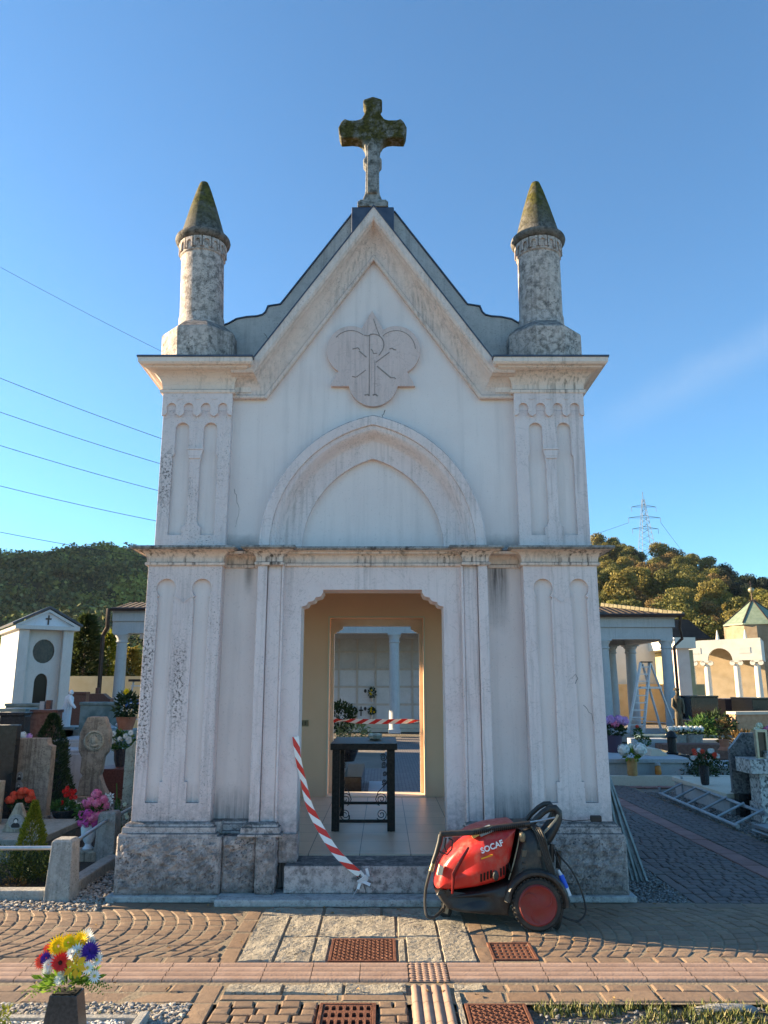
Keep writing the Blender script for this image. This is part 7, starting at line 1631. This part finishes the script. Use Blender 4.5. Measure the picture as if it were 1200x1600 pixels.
def tree_mesh(mb, h, r, n, L, W, conif=False):
    if conif: cone_crown(mb, (0, 0, 0), r, h, n, L, W, .25, z0=.05 * h)
    else:
        B = []
        for k in range(9): a = random.uniform(0, 2*PI); q = random.uniform(0, r * .62); B.append((Vector((q * math.cos(a), q * math.sin(a), h * random.uniform(.35, .86))), r * random.uniform(.34, .60)))
        for _ in range(n):
            c, rr = random.choice(B); d = rnd_dir(); p = c + Vector((d.x, d.y, d.z * .8)) * rr * random.uniform(.55, 1.05); leafq(mb, p, d.cross(rnd_dir()) + d * .3 + Vector((0, 0, .1)), d + rnd_dir() * .45, L * random.uniform(.6, 1.3), W * random.uniform(.6, 1.3))
PROT = []
cols = [foliage('hill_ochre', (.115, .095, .024), (.19, .155, .036), (.29, .23, .055)), foliage('hill_olive', (.07, .075, .018), (.13, .125, .028), (.22, .19, .05)), foliage('hill_rust', (.11, .07, .026), (.17, .11, .038), (.25, .17, .055)), foliage('hill_dark', (.012, .022, .014), (.02, .035, .02), (.035, .05, .03)), foliage('hill_yellowgreen', (.12, .12, .02), (.21, .19, .035), (.31, .27, .06))]
kinds = [('golden ochre', 'tree', 0, False), ('olive green', 'tree', 1, False), ('rust brown', 'tree', 2, False), ('dark evergreen', 'tree', 3, False), ('yellow-green', 'tree', 4, False), ('olive round', 'tree', 1, False)]
for (nm, _, ci, cf) in kinds:
    m = MB(); tree_mesh(m, 9, 3.4, 4400, .44, .30, cf); me_ = m.build('crown', cols[ci], None, norm=False); m = MB(); m.tube([(0, 0, -1.5), (.1, 0, 2.5), (0, .1, 6)], [.25, .2, .08], 7)
    for k in range(4): a = k * 1.6; m.tube([(0, 0, 3 + k * .5), (1.4 * math.cos(a), 1.4 * math.sin(a), 5.2 + k * .4)], [.1, .03], 5)
    tr_ = m.build('trunk', BARK, None)
    root = thing('hillside_tree', (0, 0, -50), nm, 'tree', 'trees on the right hill'); me_.parent = root; tr_.parent = root; PROT.append(root)
rr = random.Random(11); cnt = 0; used = set()
LBL = ['golden ochre autumn tree with a rounded crown on the hillside right of the chapel', 'olive green broadleaf tree on the hillside right of the chapel', 'rust brown autumn tree on the hillside right of the chapel', 'dark evergreen tree on the hillside right of the chapel', 'yellow-green autumn tree on the hillside right of the chapel', 'olive green broadleaf tree on the hillside right of the chapel']
def put_tree(x, y, k, s, dz=0):
    global cnt
    q_ = x / y
    zone = ('on the crest beside the chapel cornice' if q_ < .33 else 'on the crest around the pylon' if q_ < .40 else 'on the falling crest line right of the pylon') if y > 205 else ('low on the slope just above the arcade roof' if q_ < .38 else 'low on the slope beside the green copper roof') if y < 140 else ('halfway up the slope below the pylon' if q_ < .38 else 'halfway up the slope at the right edge')
    LB = ('golden ochre', 'olive green', 'rust brown', 'dark evergreen', 'yellow-green', 'olive green')[k] + ' tree ' + zone
    if k not in used: r = PROT[k]; used.add(k); r.location = (x, y, fR(x, y) + dz); r.scale = (s, s, s); r['label'] = LB
    else: r = copy_tree(PROT[k], (x, y, fR(x, y) + dz), rr.uniform(0, 6.28), LB, s)
    cnt += 1
y = 232
while y > 96:
    sp_ = 5.2; xw0 = .255 * y; xw1 = .53 * y; x = xw0 + rr.uniform(0, 4)
    while x < xw1:
        nz = mnoise.noise(Vector((x * .03, y * .03, 4))); u = rr.random() 
        edge = (x / y) > .44 and y > 175
        k = 3 if (edge and u < .75) or u < .07 else (0 if u < .36 else 4 if u < .52 else 2 if u < .64 else 1 if u < .85 else 5)
        put_tree(x + rr.uniform(-1.5, 1.5), y + rr.uniform(-2, 2), k, rr.uniform(.62, 1.12)); x += sp_ * rr.uniform(.8, 1.3)
    y -= 8.5
for (px, py, s, k) in ((938, 838, 1.15, 0), (958, 842, 1.0, 0), (1035, 852, 1.25, 0), (1052, 858, 1.0, 2)):
    q = at(px, py, 226); x, y = q.x, q.y; put_tree(x, y, k, s, q.z - fR(x, y) - 8.3 * s)
# the far wood on the left hill and the undergrowth on the right one
wd = MB(); rr2 = random.Random(3)
def blob_tree(mb, x, y, z, s, n, q=.42):
    B = [(Vector((x + rr2.uniform(-.4, .4) * s, y + rr2.uniform(-.4, .4) * s, z + s * rr2.uniform(.5, 1.2))), s * rr2.uniform(.45, .75)) for _ in range(4)]
    for _ in range(n):
        c, r = rr2.choice(B); d = rnd_dir(); p = c + Vector((d.x, d.y, abs(d.z) * .8)) * r; leafq(mb, p, d.cross(rnd_dir()) + d * .25, (d + rnd_dir() * .35), s * q, s * q * .8)
y = 470
while y > 160:
    x = -.56 * y - 20
    while x < min(58, .24 * y):
        blob_tree(wd, x + rr2.uniform(-2, 2), y + rr2.uniform(-3, 3), fL(x, y), rr2.uniform(3.0, 6.4), 64, .28); x += rr2.uniform(3.8, 6.5)
    y -= 5.8
def woodmat():
    n = NT('far_wood'); r = n.isl(); big = n.noise(.02, 4, .6); c = n.ramp(r, [(0, (.042, .058, .032)), (.5, (.085, .10, .045)), (.85, (.145, .15, .06)), (1, (.21, .195, .07))]); c = n.mix(n.rng(big, .50, .57, 0, .8), c, n.mix(r, (.15, .165, .04), (.36, .34, .08))); return n.fin(c, .9, spec=.05)
tag(wd.build('wood', woodmat(), norm=False), kind='stuff')
ud = MB(); y = 228
while y > 95:
    x = .24 * y
    while x < .56 * y: blob_tree(ud, x, y + rr2.uniform(-2, 2), fR(x, y) - .3, rr2.uniform(1.4, 2.6), 16); x += rr2.uniform(2.5, 4.5)
    y -= 4.5
tag(ud.build('undergrowth', cols[1], norm=False), kind='stuff')
# conifers by the boundary wall
def conifer(px, py, Y, r, label, mt, n=5200):
    q = at(px, py, Y); t = thing('conifer_tree', (q.x, Y, 0), label, 'tree'); m = MB(); cone_crown(m, (0, 0, .2), r, q.z - .2, n, .34, .12, .3, power=.85, upw=.1); m.build('crown', mt, t, norm=False); m = MB(); m.tube([(0, 0, -.1), (0, 0, q.z * .7)], [.15, .03]); m.build('trunk', BARK, t)
conifer(137, 963, 33, 1.05, 'tall pointed dark green conifer between the white family chapel and the porch', foliage('conifer_green', (.03, .045, .015), (.05, .07, .02), (.09, .10, .03)))
conifer(172, 990, 34, .8, 'yellowish thinner conifer close to the left porch column', F_GOLD, 2500)
conifer(120, 1010, 36, .8, 'low dark conifer partly behind the tall one', F_DARK, 2500)
conifer(205, 1015, 35, 1.0, 'golden tree glimpsed behind the left porch columns', foliage('gold_tree', (.20, .15, .02), (.30, .23, .04), (.40, .32, .08)), 2500)
# pylon
q = at(1012, 875, 245); t0 = at(1005, 780, 245); PY = thing('electricity_pylon', (q.x, 245, q.z - 6), 'grey lattice electricity pylon with three pairs of arms on the right hill', 'pylon'); H = t0.z - q.z + 6
STL = simple('pylon_steel', (.20, .22, .24), rough=.6, metal=.3)
def wdt(z): return 2.7 * (1 - z / H) + .35
m = MB(); nseg = 14; zz = [H * (1 - (1 - k / nseg) ** 1.15) for k in range(nseg + 1)]
for sx in (-1, 1):
    for sy in (-1, 1): m.beam((sx * wdt(0), sy * wdt(0), 0), (sx * .3, sy * .3, H), .11)
m.build('tower_leg', STL, PY); m = MB()
for a, b in zip(zz, zz[1:]):
    wa, wb = wdt(a), wdt(b)
    for s in (-1, 1): m.beam((-wa, s*wa, a), (wb, s*wb, b), .06); m.beam((wa, s*wa, a), (-wb, s*wb, b), .06); m.beam((s*wa, -wa, a), (s*wb, wb, b), .06)
m.build('lattice', STL, PY)
for (fz, w) in ((.62, 4.2), (.76, 5.2), (.90, 4.0)):
    m = MB(); z = H * fz; 
    for s in (-1, 1): m.beam((0, 0, z + .8), (s * w, 0, z), .12); m.beam((0, 0, z), (s * w, 0, z), .12); m.beam((s * w, 0, z), (s * w, 0, z - 1.6), .10)
    m.build('cross_arm', STL, PY)
m = MB(); m.beam((0, 0, H), (0, 0, H + 2.5), .15); m.build('mast_tip', STL, PY)
# power lines
WIRE = simple('dark_cable', (.03, .035, .045), rough=.6)
for (ya, yb, lb) in ((412, 535, 'topmost thin power line left of the chapel'), (585, 672, 'second power line from the top, left of the chapel'), (638, 712, 'third power line from the top, left of the chapel'), (690, 755, 'fourth power line from the top, left of the chapel'), (753, 803, 'fifth power line from the top, left of the chapel'), (825, 862, 'lowest power line crossing in front of the left hill')):
    a = at(-120, ya - (yb - ya) * .5, 55); b = at(245, yb, 62); c = b + (b - a) * .9; pts = []
    for k in range(31):
        t_ = k / 30; p = a.lerp(c, t_); p.z -= 1.2 * 4 * t_ * (1 - t_) * .5; pts.append(p)
    m = MB(); m.tube(pts, .023 if ya > 500 else .015, 5); tag(m.build('power_line', WIRE), lb, 'power line', 'power lines left of the chapel')
# distant bird-flight of wires on the pylon
P0 = Vector((q.x, 245, q.z - 6)); 
for k, (sx, fz) in enumerate(((-1, .76), (1, .76))):
    m = MB(); a = P0 + Vector((sx * 5.2, 0, H * fz - 1.6)); b = a + Vector((-90 if sx < 0 else 60, 90, -14)); m.tube([a, a.lerp(b, .5) - Vector((0, 0, 4)), b], .05, 4); tag(m.build('power_line', WIRE), 'faint wire leaving the pylon to the %s' % ('left' if sx < 0 else 'right'), 'power line')
# hanging lamp under the archway of the left eave

# the air between here and the hills
hz = MB(); hz.box((-640, -60, -1.2), (640, 690, 330)); hn = bpy.data.materials.new('haze_air'); hn.use_nodes = True; ht = hn.node_tree; ht.nodes.clear()
ho_ = ht.nodes.new('ShaderNodeOutputMaterial'); pv_ = ht.nodes.new('ShaderNodeVolumePrincipled'); pv_.inputs['Density'].default_value = .00007; pv_.inputs['Color'].default_value = (.70, .80, .95, 1); pv_.inputs['Anisotropy'].default_value = .2
ht.links.new(pv_.outputs[0], ho_.inputs['Volume']); tag(hz.build('haze', hn), kind='stuff')
